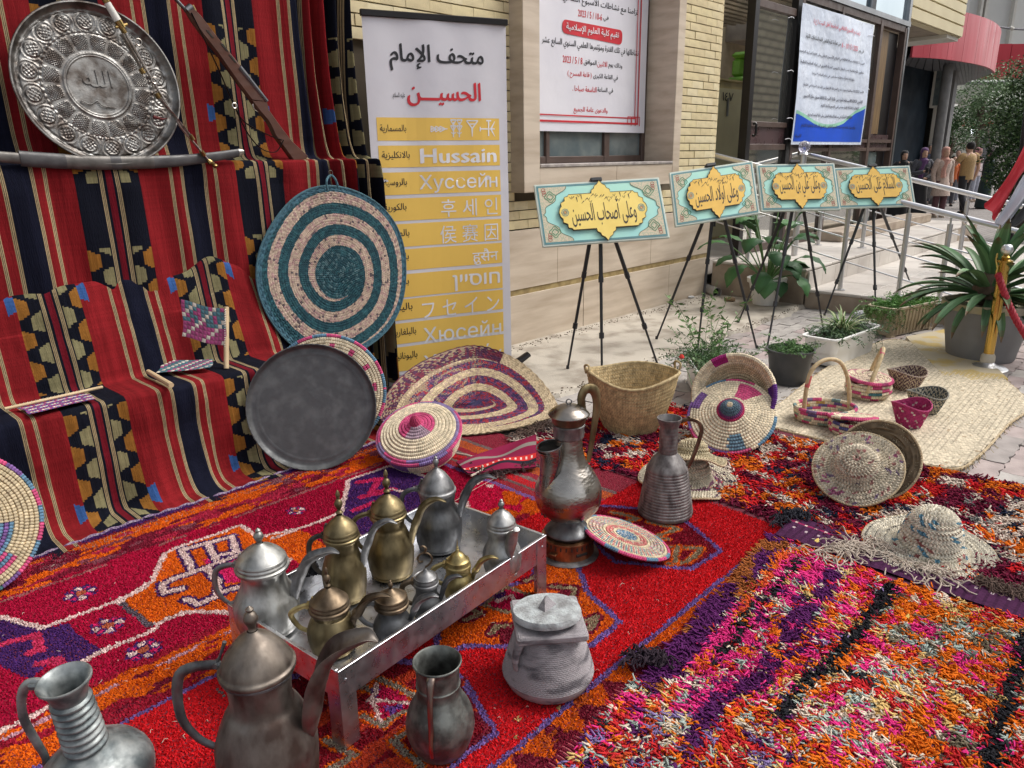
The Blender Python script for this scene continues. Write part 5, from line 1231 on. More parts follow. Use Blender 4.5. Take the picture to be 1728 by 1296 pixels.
loops([(1370,945),(1430,935),(1520,960),(1590,990)],90,.13,m_fr,kb_,.0021,'cream_fringe',.034,1,R(-70));loops([(1380,940),(1460,930),(1520,950)],60,.09,m_fr,kb_,.002,'cream_fringe',.036,2,R(-40))
loops([(1635,990),(1680,1005),(1728,1015)],130,.055,M_('brown_yarn',(.14,.09,.07),.95),kb_,.0018,'brown_fringe',.035,3,R(-90))
for nm,q,cl,lab in(('yarn_tassel',[(1312,895),(1340,876),(1368,885)],(.018,.018,.028),'black and navy yarn tassel where the three rugs meet'),('yarn_tassel',[(1066,1130),(1100,1120),(1125,1128)],(.025,.012,.022),'dark yarn tuft on the purple edge of the shaggy rug')):
 t=thing(nm,lab,'tassel',G(*q[1]));loops(q,80,.055,M_('yarn_%d'%int(q[0][0]),cl,.95),t,.0026,'yarn',.045,7,R(180));t['kind']='thing';del t['kind']
s_=.0145
X,Y=np.meshgrid(np.arange(2.42,3.52,s_),np.arange(-.9,2.6,s_),indexing='ij');X=X.ravel()+rng.uniform(-.007,.007,X.size);Y=Y.ravel()+rng.uniform(-.007,.007,Y.size)
xb=3.42+.03*np.sin(Y*4)
k=in_view(X,Y,180)&(X>2.50-.05*np.clip((Y-1.2),0,1)+.01*np.sin(Y*12))&(X<xb)&~inpoly(X,Y,[tuple(G(*p)[:2])for p in[(1150,712),(1490,768),(1600,792),(1728,700),(1700,560),(1300,560)]])&(Y<2.35-(X-2.5)*.25)
X,Y=X[k],Y[k]
RD3,OR3,MR3,WH3,NV3,GY3=(.52,.018,.022),(.66,.15,.015),(.14,.012,.035),(.60,.50,.42),(.02,.025,.05),(.20,.19,.18)
c=pick(X,Y,[(RD3,.13),(OR3,.05),(MR3,.14),(WH3,.07),(NV3,.0),(GY3,-.03)],20,310)
k=X<2.66;c[k]=pick(X[k],Y[k],[(OR3,.15),(MR3,.18),(RD3,.08),(WH3,-.02)],18,330);k=X<2.53;c[k]=MR3
k=(X>3.30)&(Y<.9);c[k]=pick(X[k],Y[k],[(OR3,.12),(MR3,.10),(RD3,.10)],18,340)
k=(Y>1.75);c[k]=pick(X[k],Y[k],[(MR3,.16),(WH3,.12),(RD3,.12),(OR3,.02),(NV3,.03)],15,350)
cr=[tuple(G(*p)[:2])for p in[(1670,880),(1728,850),(1790,900),(1728,965),(1690,940)]];k=inpoly(X,Y,cr);c[k]=pick(X[k],Y[k],[(WH3,.30),(OR3,.12),(NV3,.02)],22,360)
for q,col,rr in(((1265,790),OR3,.07),((1310,800),NV3,.035),((1300,762),WH3,.06),((1245,770),RD3,.06),((1640,850),MR3,.10),((1560,830),RD3,.07),((1610,820),WH3,.05)):
 a=G(*q);k=(np.hypot(X-a[0],Y-a[1])<rr)&(noise2(X*30,Y*30,5)>.36);c[k]=col
r3=thing('coarse_rug','coarse red, orange, maroon and white pile rug lying behind the straw hats','rug',(3,1,0))
part('coarse_pile',strands(X,Y,np.full(X.shape,.008),c,.033,.0036,9,R(170),1.0,3,.006,.8,.4),m_pile,r3,True,world=True,kind='stuff')
part('backing',prism([(2.49,-.9),(3.44,-.9),(3.42,2.0),(2.9,2.28),(2.46,2.36)],.007,.013),M_('coarse_backing',(.12,.015,.03),.95),r3,False,world=True)
kf=thing('striped_kilim_corner','folded maroon kilim corner with braided edge and dark fringe below the purple mat','kilim',(2.5,2.35,0))
A,B,Cc,Dd=G(770,792),G(905,745),G(905,800),G(790,812)
u_,v_=np.meshgrid(np.linspace(0,1,40),np.linspace(0,1,30),indexing='ij')
P=(A[None,None]*(1-u_)[...,None]*(1-v_)[...,None]+B*(u_*(1-v_))[...,None]+Cc*(u_*v_)[...,None]+Dd*((1-u_)*v_)[...,None]);P[...,2]=.030+.012*np.sin(u_*9)*np.sin(v_*6)
cc=np.zeros((39,29,3));cc[:]=(.20,.015,.05);cc[:,8:11]=(.22,.19,.17);cc[:,17:21]=(.5,.03,.03);cc[::3,18:20]=(.65,.5,.45);cc[:,21:24]=(.02,.02,.03)
part('woven_corner',slab(P,.004).mat(Matrix.Identity(4)),M_('kilim_underside',(.12,.02,.03),.95),kf,world=True)
part('striped_face',gridm(P+[0,0,.008],cc.reshape(-1,3)),m_pile,kf,world=True)
loops([(790,800),(840,808),(900,790)],60,.06,M_('dark_fringe',(.06,.03,.03),.95),kf,.002,'dark_fringe',.03,5,R(-100));loops([(870,745),(905,735),(930,720)],90,.07,M_('brown_yarn',()),kf,.002,'dark_fringe',.035,6,R(-150))
for i,q in enumerate([[(795,770),(815,775),(828,768)],[(775,800),(800,792),(822,778)]]):
 part('knotted_cord',tube([G(*p,.03)for p in[(770,765),(800,772),(815,790),(795,803)]]if i else[G(*p,.03)for p in[(778,782),(800,770),(826,772)]],.005,7,sm=5),m_fr,kf,world=True)
for i,q in enumerate([[(735,1010-160),(760,838),(800,820),(860,790)],[(1000,640),(1003,660)]][:1]):
 solo('loose_thread',tube([G(*p,.022)for p in[(748,858),(790,832),(850,800),(905,782)]],.0009,4,sm=6),m_fr,'thin pale loose thread on the rug left of the hammered ewer','thread')
ft=MB()
for i in range(120):
 p=G(random.uniform(0,1400),random.uniform(880,1296));
 if not(.95<p[1]<2.7):continue
 a=random.uniform(0,6.28);L=random.uniform(.004,.018);ft.join(tube([p+[0,0,.02],p+[L/2*math.cos(a),L/2*math.sin(a),.023],p+[L*math.cos(a+.5),L*math.sin(a+.5),.02]],.0008,4))
solo('straw_bits',ft,m_fr,'tiny pale straw bits and lint scattered over the red rug','straw',(1,1.5,.02),kind='stuff')
def metal(name,c1,c2,rough=.32,rv=.12,ns=8,bump=.32,bs=42,nlo=.36,nhi=.66,**k):
 return M_(name,c1,rough+.17,metal=.9,col2=tuple(q*.75 for q in c2),ns=ns*3.4,nlo=nlo,nhi=nhi,stretch=(1,1,.55),rvar=rv,bump=bump,bs=bs,detail=10,**k)
m_tin=metal('tinned_silver',(.47,.47,.45),(.25,.25,.235),.30,.13,7)
m_tin2=metal('dull_pewter',(.34,.34,.34),(.16,.16,.165),.38,.12,8)
m_dkpew=metal('dark_pewter',(.20,.205,.21),(.095,.095,.10),.38,.12,7)
m_brs1=metal('tarnished_brass',(.27,.215,.115),(.13,.098,.05),.28,.10,7)
m_brs2=metal('bright_brass',(.50,.40,.18),(.28,.21,.09),.24,.08,9)
m_bronze2=metal('brown_bronze',(.22,.165,.11),(.10,.07,.045),.30,.10,7)
m_steelb=metal('brushed_grey_silver',(.48,.48,.47),(.24,.24,.24),.33,.1,9)
m_dkch=metal('dark_spout_metal',(.13,.115,.10),(.07,.06,.055),.35,.1,12)
m_big=metal('old_copper_pot',(.20,.175,.155),(.095,.065,.055),.42,.12,5,nlo=.40,nhi=.66)
m_biglid=metal('bronze_lid',(.25,.215,.18),(.13,.105,.09),.34,.1,6)
CAMR=math.degrees(math.atan2(AR[1],AR[0]))
def channel(path,w,d,mt,name,par,az,thick=.0016):
 P=spline(np.array([(x,0,z)for x,z in path],float),6);T,_,_=frames(P);n_=len(P);t=np.linspace(0,1,n_)
 W=np.interp(t,np.linspace(0,1,len(w)),w);Dp=np.interp(t,np.linspace(0,1,len(d)),d)
 N=np.stack([-T[:,2],0*T[:,0],T[:,0]],-1);ph=np.linspace(-1,1,15)
 V=P[:,None]+np.array([0,1.,0])[None,None]*(W[:,None]*np.sin(ph*math.pi/2)[None])[...,None]-N[:,None]*(Dp[:,None]*np.cos(ph*math.pi/2)[None])[...,None]
 b=slab(V,thick);b.mat(Matrix.Rotation(az,4,'Z'));return part(name,b,mt,par)
def finial(h0,h1,r,kind=0):
 H_=h1-h0
 return{0:[(r*.55,h0),(r*.45,h0+.05*H_),(r*.9,h0+.14*H_),(r*.45,h0+.22*H_),(r*.5,h0+.28*H_),(r,h0+.44*H_),(r*.75,h0+.58*H_),(r*.35,h0+.66*H_),(r*.55,h0+.78*H_),(r*.35,h0+.92*H_),(0,h1)],
   1:[(r*.6,h0),(r*.5,h0+.1*H_),(r*.6,h0+.2*H_),(r,h0+.45*H_),(r*.7,h0+.68*H_),(r*.4,h0+.76*H_),(r*.55,h0+.86*H_),(0,h1)],
   2:[(r*.8,h0),(r*.35,h0+.12*H_),(r*.6,h0+.2*H_),(r*.3,h0+.3*H_),(r*.2,h0+.6*H_),(0,h1)]}[kind]
def dallah(px,py,z0,h,R_,label,mb_,ml,ms,mh,az=None,rim=.56,dome=.76,neck=.62,lidr=.72,fin=0,finr=.013,waist=.60,belly=.22,spout=1.0,tip=2.25,conic=False,hand=1.0,sph=1.0,sw=1.0,lower=.95,bumps=0.0,knurl=False,wz=.10):
 az=CAMR if az is None else az;A=R(az);b=G(px,py,z0)
 t=thing('coffee_pot',label,'coffee pot',(b[0],b[1],z0),0,'metal Arabic coffee pots')
 lr=R_*lidr
 body=[(.0,.001),(R_*.80,.001),(R_*.86,.006),(R_*lower,h*.08),(R_,h*belly),(R_*.93,h*(belly+.09)),(R_*.74,h*(belly+.2)),(R_*waist,h*(rim-wz)),(R_*(waist+.03),h*(rim-.04)),(lr*.97,h*rim)]
 part('body',lathe(body,56,sm=5,cap1=False,wob=.007),mb_,t)
 part('base_ring',lathe([(R_*.78,0),(R_*.885,0),(R_*.885,.006),(R_*.84,.0075)],48),mb_,t)
 hr=h*rim
 if conic:lid=[(lr*.96,hr-.006),(lr*1.04,hr-.004),(lr*1.05,hr+.005),(lr*.98,hr+.009),(lr*.93,hr+.02),(lr*.80,hr+(dome*h-hr)*.45),(lr*.48,hr+(dome*h-hr)*.80),(lr*.22,dome*h-.003),(finr*.7,dome*h+.003)]
 else:lid=[(lr*.96,hr-.006),(lr*1.05,hr-.004),(lr*1.07,hr+.004),(lr*1.0,hr+.007),(lr*1.02,hr+.012),(lr*.97,hr+.018),(lr*.98,hr+.022),(lr*.86,hr+(dome*h-hr)*.55),(lr*.58,hr+(dome*h-hr)*.82),(lr*.28,dome*h),(finr*.75,dome*h+.006)]
 LD=part('lid',lathe(lid,56,cap0=False,cap1=False,sm=3,wob=.006),ml,t)
 for k,f in enumerate((.30,.42)):
  zz_=hr+(dome*h-hr)*f;part('engraved_ring',lathe([(lr*(1.0-.12*f),zz_-.0006),(lr*(1.006-.12*f),zz_),(lr*(1.0-.13*f),zz_+.0006)],48,cap0=False,cap1=False),ml,LD)if not conic else None
 part('finial',lathe(finial(dome*h+.004,h,finr,fin),20,sm=3),ml,LD)
 s=R_*spout
 path=[(R_*.80,h*(belly+.06)*sph),(R_*.86,h*(belly+.20)*sph),(R_*.98+s*.05,h*(rim-.04)*sph),(R_*1.10+s*.25,h*(rim+.095)*sph),(R_*1.25+s*.66,h*(rim+.160)*sph),(R_*tip*1.04,h*(rim+.125)*sph)]
 channel(path,[R_*.06*sw,R_*.24*sw,R_*.30*sw,R_*.27*sw,R_*.16*sw,R_*.015],[R_*.16,R_*.30,R_*.32,R_*.25,R_*.12,R_*.01],ms,'spout',t,A)
 q=hand;hp=[(-lr*.92,0,hr-.004),(-lr*1.25,0,hr+.006),(-R_*(1.0+.42*q),0,hr-h*.035),(-R_*(1.0+.52*q),0,h*(belly+.18)),(-R_*(1.0+.30*q),0,h*(belly+.05)),(-R_*.97,0,h*(belly-.01))]
 part('handle',tube(hp,[.0055,.0055,.006,.0055,.005,.0045]if R_<.09 else[.008,.008,.009,.008,.007,.006],10,sm=6,flat=1.3).mat(Matrix.Rotation(A,4,'Z')),mh,t)
 part('hinge',lathe([(0,-.010),(.006,-.010),(.006,.010),(0,.010)],10).mat(Matrix.Rotation(R(90),4,'X')).mat(Matrix.Translation((-lr*1.12,0,hr+.008))).mat(Matrix.Rotation(A,4,'Z')),mh,t)
 part('thumb_lever',tube([(-lr*1.10,0,hr+.010),(-lr*.95,0,hr+h*.07),(-lr*.80,0,hr+h*.13)],[.004,.003,.0045],8,sm=3).mat(Matrix.Rotation(A,4,'Z')),mh,t)
 return t
TZ=.158
ang=R(5);TO=np.array([.752,1.275]);e1=np.array([math.cos(ang),math.sin(ang)]);e2=np.array([-math.sin(ang),math.cos(ang)]);TL,TW=.79,.44
m_galv=M_('galvanised_sheet',(.66,.67,.70),.32,metal=.95,col2=(.46,.47,.50),ns=14,nlo=.38,nhi=.66,rvar=.10,bump=.10,bs=14,bdist=.004,detail=9)
tb=thing('tray_table','low rectangular sheet metal tray table holding the coffee pots','tray table',(TO[0],TO[1],0),ang)
def tl(mb):return mb
zr,zf=.226,.150
part('tray_floor',boxc(.002,TL-.002,.002,TW-.002,zf-.002,zf),m_galv,tb,False)
for nm,x0,x1,y0,y1 in(('side_wall',0,TL,-.0015,.0015),('side_wall',0,TL,TW-.0015,TW+.0015),('end_wall',-.0015,.0015,.0016,TW-.0016),('end_wall',TL-.0015,TL+.0015,.0016,TW-.0016)):
 part(nm,boxc(x0,x1,y0,y1,zf-.004,zr),m_galv,tb,False)
for nm,x0,x1,y0,y1 in(('rim_fold',-.004,TL+.004,-.005,.004),('rim_fold',-.004,TL+.004,TW-.004,TW+.005),('rim_fold',-.005,.004,.0045,TW-.0045),('rim_fold',TL-.004,TL+.005,.0045,TW-.0045)):
 part(nm,boxc(x0,x1,y0,y1,zr-.001,zr+.0025,.001),m_galv,tb,False)
for sx,sy,x,y in((1,1,0,0),(-1,1,TL,0),(1,-1,0,TW),(-1,-1,TL,TW)):
 k=.046;xo,yo=x-sx*.004,y-sy*.004
 L_=[(0,0),(sx*k,0),(sx*k,sy*.0025),(sx*.0025,sy*.0025),(sx*.0025,sy*k),(0,sy*k)]
 if sx*sy<0:L_=L_[::-1]
 part('leg',prism([(xo+a,yo+b_)for a,b_ in L_],.014,zr-.002),m_galv,tb,False)
 part('rivet',lathe([(.004,0),(.0035,.0015),(0,.002)],10).mat(Matrix.Rotation(R(90)*sy,4,'X')).mat(Matrix.Translation((xo+sx*.02,yo-sy*.0005,zr-.03))),m_galv,tb)
dallah(455,1055,TZ,.285,.084,'large pale silver coffee pot at the left front of the metal tray',m_tin,m_tin,m_tin2,m_tin2,lidr=.76,rim=.615,dome=.83,fin=1,finr=.013,waist=.66,hand=1.0,spout=1.25,tip=2.3)
dallah(585,1005,TZ,.325,.061,'tall slim brass coffee pot with ringed lid, directly behind the small bronze pot',m_brs1,m_brs1,m_tin2,m_dkch,lidr=.78,rim=.56,dome=.75,finr=.0115,waist=.70,spout=1.25,tip=2.45)
dallah(662,965,TZ,.330,.069,'large tarnished brass coffee pot in the middle of the tray',m_brs1,m_brs1,m_brs1,m_brs1,lidr=.73,rim=.56,dome=.75,finr=.012,waist=.64,spout=1.15,tip=2.35)
dallah(742,920,TZ,.305,.074,'dark grey pot bellied coffee pot with conical lid at the far corner of the tray',m_dkpew,m_tin2,m_dkpew,m_dkpew,lidr=.76,rim=.62,dome=.86,fin=1,finr=.010,waist=.72,conic=True,spout=1.2,tip=2.4,belly=.26)
dallah(848,962,TZ,.232,.058,'small grey silver coffee pot, spout towards the viewer, at the tray right end',m_steelb,m_steelb,m_steelb,m_steelb,az=CAMR-62,lidr=.72,rim=.60,dome=.84,fin=1,finr=.0095,waist=.64,spout=.5,tip=1.25)
dallah(563,1092,TZ,.228,.060,'small bronze coffee pot with tall ball finial at the front left of the tray',m_brs1,m_bronze2,m_bronze2,m_brs2,lidr=.80,rim=.50,dome=.72,finr=.0085,waist=.72,spout=1.3,tip=2.5,hand=1.2)
dallah(665,1076,TZ,.168,.050,'small dark coffee pot at the front edge of the tray',m_dkpew,m_bronze2,m_tin2,m_tin2,lidr=.82,rim=.58,dome=.82,fin=1,finr=.0065,waist=.70,spout=1.2,tip=2.3,hand=1.3)
dh=dallah(722,1036,TZ,.150,.040,'little coffee pot topped by a curled metal ring on the tray',m_dkpew,m_tin2,m_dkpew,m_bronze2,lidr=.80,rim=.62,dome=.86,fin=2,finr=.007,waist=.72,spout=1.2,tip=2.3,hand=1.3)
part('curl',tube([(.0,0,.142),(.012,0,.152),(.019,0,.166),(.012,0,.180),(0,0,.184),(-.012,0,.180),(-.019,0,.168),(-.014,0,.158),(-.006,0,.160)],.0028,7,sm=5).mat(Matrix.Rotation(R(CAMR),4,'Z')),m_bronze2,dh)
part('curl_bird',tube([(-.002,0,.184),(.004,0,.196),(-.004,0,.204),(-.010,0,.200)],[.003,.004,.003,.001],7,sm=4).mat(Matrix.Rotation(R(CAMR),4,'Z')),m_bronze2,dh)
dallah(775,1006,TZ,.182,.043,'small bright yellow brass coffee pot with a needle finial, right of the ring-topped pot',m_brs2,m_brs2,m_brs2,m_brs2,lidr=.80,rim=.52,dome=.78,fin=2,finr=.0065,waist=.78,conic=True,spout=1.3,tip=2.5,hand=1.3)
hB=zat(G(462,1335,.012),1022)-.012
big=dallah(462,1335,.012,hB,.106,'very large dark copper coffee pot with a dented bronze lid in the left foreground',m_big,m_biglid,m_big,m_dkpew,lidr=.70,rim=.69,dome=.87,fin=1,finr=.015,waist=.60,conic=True,spout=1.35,tip=2.3,belly=.26,hand=1.25,wz=.17,sw=1.35)
part('neck_band',lathe([(.070,hB*.66),(.0735,hB*.663),(.0735,hB*.672),(.072,hB*.676)],48,cap0=False,cap1=False),m_dkpew,big)
for k in range(9):
 a=R(40+k*17)
 part('rivet',lathe([(.0035,0),(.003,.002),(0,.0026)],8).mat(Matrix.Translation((-.083+.0*k,.012*math.cos(k),.24+.012*k))).mat(Matrix.Rotation(R(CAMR),4,'Z')),m_dkpew,big)if k<4 else None
kn=MB()
kp0=G(535,1000,TZ)
for k in range(26):
 c=atD(527+random.gauss(0,6),962+random.gauss(0,5),(kp0-EYE)@AF);a=rng.normal(size=3)*.008
 kn.join(tube([c-a,c+rng.normal(size=3)*.006,c+a],.0045,6,sm=3))
solo('knotted_cloth',kn,M_('black_wool',(.015,.015,.02),.95),'black knotted rag on the handle of the tall brass coffee pot','rag')
m_copper=metal('burnished_copper',(.42,.21,.10),(.20,.09,.045),.30,.1,8)
m_hammer=M_('hammered_pewter',(.40,.375,.34),.27,metal=1.0,col2=(.20,.175,.15),ns=6,nlo=.40,nhi=.66,rvar=.08,bump=.30,bs=95,bdist=.0022,detail=6,wave='vor',stretch=(.6,.6,1.3))
bb=G(958,932,.014);br=thing('copper_burner','round copper burner with slotted band under the hammered ewer','burner',(bb[0],bb[1],.012))
part('base_ring',lathe([(.06,0),(.104,0),(.108,.004),(.105,.010),(.092,.014)],56),m_tin2,br)
part('drum',lathe([(.090,.0145),(.090,.020),(.088,.068),(.091,.071),(.090,.075),(.080,.076)],56,cap0=False),m_copper,br)
for k in range(30):
 a=k*2*math.pi/30;part('slot',box(.0885,0,.058,.004,.0042,.013).mat(Matrix.Rotation(a,4,'Z')),m_dark,br,False)
A=R(CAMR-62);part('door_slot',box(.0895,0,.036,.004,.045,.011,.002).mat(Matrix.Rotation(A,4,'Z')),m_dark,br,False)
part('lever',box(.097,0,.040,.016,.028,.004,.001).mat(Matrix.Rotation(R(CAMR-125),4,'Z')),m_copper,br,False)
part('pan',lathe([(.055,.077),(.074,.080),(.079,.092),(.076,.092),(.07,.084),(0,.083)],48),m_dark,br)
ew=thing('hammered_ewer','tall hammered pewter ewer with domed lid and high arched handle standing on the copper burner','ewer',(bb[0],bb[1],.097))
part('foot',lathe([(.05,.0),(.078,.002),(.080,.008),(.072,.018),(.052,.034),(.042,.046),(.045,.052)],56,sm=3,cap1=False,fold=lambda a,t:1+.012*np.sin(a*48)),m_dkpew,ew)
part('body',lathe([(.040,.050),(.072,.062),(.105,.100),(.1135,.140),(.108,.178),(.085,.222),(.062,.256),(.050,.292),(.0455,.330),(.045,.345)],72,sm=6,cap1=False,wob=.004),m_hammer,ew)
part('neck_band',lathe([(.046,.344),(.050,.347),(.0515,.352),(.0515,.382),(.0535,.385),(.0535,.390),(.050,.392)],72,cap0=False,cap1=False,fold=lambda a,t:1+.010*np.sin(a*60)*((t>.3)&(t<.7))),m_tin2,ew)
part('collar',lathe([(.050,.391),(.054,.397),(.061,.418),(.0625,.421)],56,cap0=False,cap1=False),m_bronze2,ew)
part('lid',lathe([(.060,.4205),(.067,.422),(.068,.426),(.062,.434),(.045,.448),(.024,.456),(.006,.459),(0,.460)],56,sm=3,cap0=False),m_hammer,ew)
part('lid_ring',ring(np.array([0,0,.468]),.0085,.0022,n=(math.cos(R(45)),math.sin(R(45)),0)),m_dkpew,ew)
ca=R(CAMR+28);Rz=Matrix.Rotation(ca,4,'Z')
part('handle',tube([(.058,0,.405),(.048,0,.470),(.066,0,.500),(.098,0,.490),(.110,0,.445),(.103,0,.38),(.092,0,.31),(.080,0,.24)],[.008,.009,.010,.0105,.009,.0075,.006,.005],10,sm=6,flat=1.7).mat(Rz),m_brs1,ew)
sa=R(CAMR+180+28);Rs=Matrix.Rotation(sa,4,'Z')
part('spout',tube([(.088,0,.075),(.094,0,.12),(.084,0,.18),(.072,0,.24),(.066,0,.29),(.074,0,.328)],[.006,.018,.029,.037,.042,.042],22,sm=6,flat=.9,caps=False).mat(Rs),m_hammer,ew)
part('spout_lip',ring(np.array([.0745,0,.329]),.0425,.0022,n=(.21,0,1)).mat(Rs),m_tin2,ew)
for s in(-1,1):part('spout_seam',tube([(.098,s*.008,.08),(.096,s*.022,.14),(.080,s*.032,.20),(.062,s*.040,.28),(.060,s*.040,.325)],.0026,6,sm=5).mat(Rs),m_dkpew,ew)
part('spout_mouth',lathe([(0,0),(.0405,0)],20,cap0=False).mat(Matrix.Rotation(R(12),4,'Y')).mat(Matrix.Translation((.073,0,.318))).mat(Rs),m_dark,ew)
fb=G(1122,866,.012);fl=thing('ribbed_flask','grey ribbed conical metal flask with thin looped handle in front of the straw hats','flask',fb)
pr=[(.0,.001),(.095,.001),(.103,.008)]
for i in range(16):z=.012+i*.0113;r_=.104-i*.0018;pr+=[(r_-.0004,z),(r_+.0004,z+.004),(r_+.0001,z+.0085)]
pr+=[(.074,.197),(.066,.212),(.050,.234),(.037,.248)]
for i in range(7):z=.252+i*.0145;pr+=[(.0335,z),(.0350,z+.004),(.0345,z+.009)]
pr+=[(.034,.356),(.041,.372),(.0455,.384),(.0455,.389),(.042,.389),(.036,.372),(.030,.34),(.028,.25),(.0,.24)]
part('body',lathe(pr,64),metal('ribbed_grey_metal',(.30,.285,.28),(.15,.135,.135),.50,.10,9),fl)
Rh=Matrix.Rotation(R(CAMR-8),4,'Z')
part('handle',tube([(.040,0,.373),(.056,0,.383),(.085,0,.384),(.108,0,.372),(.118,0,.345),(.110,0,.30),(.098,0,.255),(.085,0,.215),(.075,0,.195)],.0055,8,sm=5,flat=1.4).mat(Rh),m_bronze2,fl)
part('thumb_rest',lathe([(.004,0),(.006,.008),(0,.012)],10).mat(Matrix.Translation((.070,0,.388))).mat(Rh),m_bronze2,fl)
m_verd=M_('green_grey_metal',(.20,.21,.195),.50,metal=.8,col2=(.075,.075,.07),ns=26,nlo=.4,nhi=.62,rvar=.1,bump=.25,bs=60,detail=10)
jb=G(745,1262,.012);jg=thing('open_jug','small round bellied dark jug with open mouth in front of the tray table','jug',jb)
part('body',lathe([(0,.001),(.050,.001),(.066,.020),(.0775,.055),(.079,.080),(.072,.112),(.058,.140),(.050,.158),(.0485,.175),(.0505,.177),(.0505,.181),(.0485,.184),(.049,.205),(.050,.228),(.0555,.236),(.0555,.240),(.052,.240),(.045,.222),(.043,.200),(.0455,.17),(.068,.11),(.07,.05),(0,.03)],60,sm=4),m_verd,jg)
Rj=Matrix.Rotation(R(CAMR-98),4,'Z')
part('handle',tube([(.056,0,.236),(.066,0,.226),(.075,0,.19),(.079,0,.155),(.080,0,.12),(.085,0,.095),(.088,0,.075),(.084,0,.05)],[.010,.009,.0065,.006,.006,.005,.005,.005],10,sm=5,flat=.5).mat(Rj),M_('copper_strap',(.30,.16,.10),.35,metal=1.0,col2=(.2,.19,.18),ns=14),jg)
rb=G(176,1342,.012);tiltM=Matrix.Rotation(R(-5),3,'Y')@Matrix.Rotation(R(2),3,'X')
rj=thing('ribbed_neck_jug','grey green metal jug with a spiral ribbed neck cut off by the lower left corner','jug',rb,rot=tiltM)
pr=[(0,0),(.09,0),(.108,.03),(.115,.065),(.102,.098),(.070,.126),(.046,.142)]
for i in range(8):z=.146+i*.0165;r_=.0400-i*.0005;pr+=[(r_-.003,z),(r_+.003,z+.005),(r_+.003,z+.010),(r_-.003,z+.0145)]
pr+=[(.036,.285),(.039,.298),(.046,.312),(.0515,.320),(.051,.325),(.046,.3235),(.038,.312),(.031,.29),(.029,.20),(0,.15)]
m_zinc=M_('zinc_grey',(.34,.36,.355),.52,metal=.7,col2=(.12,.14,.145),ns=22,nlo=.38,nhi=.62,rvar=.12,bump=.35,bs=50,detail=10)
part('body',lathe(pr,60,sm=2),m_zinc,rj)
Rr=Matrix.Rotation(R(CAMR+180-5),4,'Z')
part('handle',tube([(.048,0,.312),(.070,0,.315),(.092,0,.300),(.112,0,.26),(.120,0,.21),(.112,0,.15),(.105,0,.11),(.11,0,.08)],[.010,.008,.0085,.008,.008,.008,.007,.007],10,sm=5,flat=1.2).mat(Rr),m_zinc,rj)
part('handle_plate',box(.058,0,.310,.035,.026,.016,.004).mat(Rr),m_zinc,rj)
m_carv=M_('grey_carved_wood',(.30,.275,.285),.85,col2=(.10,.09,.10),ns=11,nlo=.5,nhi=.64,bump=1.0,bs=230,bdist=.003,stretch=(1,1,3),detail=8)
m_carv2=M_('pale_carved_wood',(.42,.45,.455),.85,col2=(.20,.20,.20),ns=26,nlo=.42,nhi=.66,bump=1,bs=150,bdist=.004,detail=10)
pb=G(925,1147,.012);cp_=thing('carved_pot','squat grey carved pot with flat pale lid and square shoulder plate','pot',pb)
prf=[(0,.001),(.088,.001),(.108,.012),(.1185,.034)]
for i in range(30):t=i/29;z=.038+t*.132;r_=.1185-.040*t**1.15;prf+=[(r_,z),(r_+.0014,z+.0022)]
prf+=[(.076,.178),(.078,.190),(0,.190)]
part('body',lathe(prf,300,wob=.003,fold=lambda a,t:1+.006*np.sin(a*74+np.round(t*34)*3.14)*(t>.1)),m_carv,cp_)
part('shoulder_plate',box(0,0,.182,.178,.178,.022,.005).mat(Matrix.Rotation(R(CAMR+6),4,'Z')),m_carv,cp_)
part('lug',tube([(.075,0,.176),(.100,0,.150),(.112,0,.11),(.108,0,.085)],[.016,.013,.010,.006],10,sm=4,flat=.7).mat(Matrix.Rotation(R(CAMR-140),4,'Z')),m_carv,cp_)
part('lug',tube([(.075,0,.176),(.100,0,.150),(.112,0,.11),(.108,0,.085)],[.016,.013,.010,.006],10,sm=4,flat=.7).mat(Matrix.Rotation(R(CAMR+40),4,'Z')),m_carv,cp_)
ld=bpy.data.objects.new('lid',None);C.objects.link(ld);ld.parent=cp_
def lsub(nm,mb,mt):mb.mat(Matrix.Rotation(R(4),4,'Y')@Matrix.Rotation(R(-6),4,'X')).mat(Matrix.Translation((-.004,0,.200)));return link(nm,mb,mt,ld)
lsub('disc',lathe([(.0,-.004),(.078,-.004),(.086,0),(.088,.010),(.085,.018),(.05,.021),(0,.021)],64,wob=.008,fold=lambda a,t:1+.003*np.sin(a*70)),m_carv2)
kV=[(-.026,-.016,.020),(.028,-.010,.020),(.024,.018,.020),(-.02,.014,.020),(-.008,-.001,.052),(.004,.003,.050)]
lsub('wedge_knob',MB().add(kV,[(0,1,5,4),(1,2,5),(2,3,4,5),(3,0,4),(3,2,1,0)]),m_carv)
STR,STR2,PK,PU_,BL_,TL_,YE,BR_,MG=(.84,.72,.52),(.66,.52,.33),(.66,.09,.23),(.20,.10,.30),(.13,.26,.38),(.07,.20,.22),(.62,.48,.14),(.22,.15,.09),(.42,.02,.20)
m_coil=M_('coiled_palm',(.5,.4,.3),.78,attr=True,ns=26,amix=.28,bump=.45,bs=160,bdist=.0015,spec=.3,detail=8)
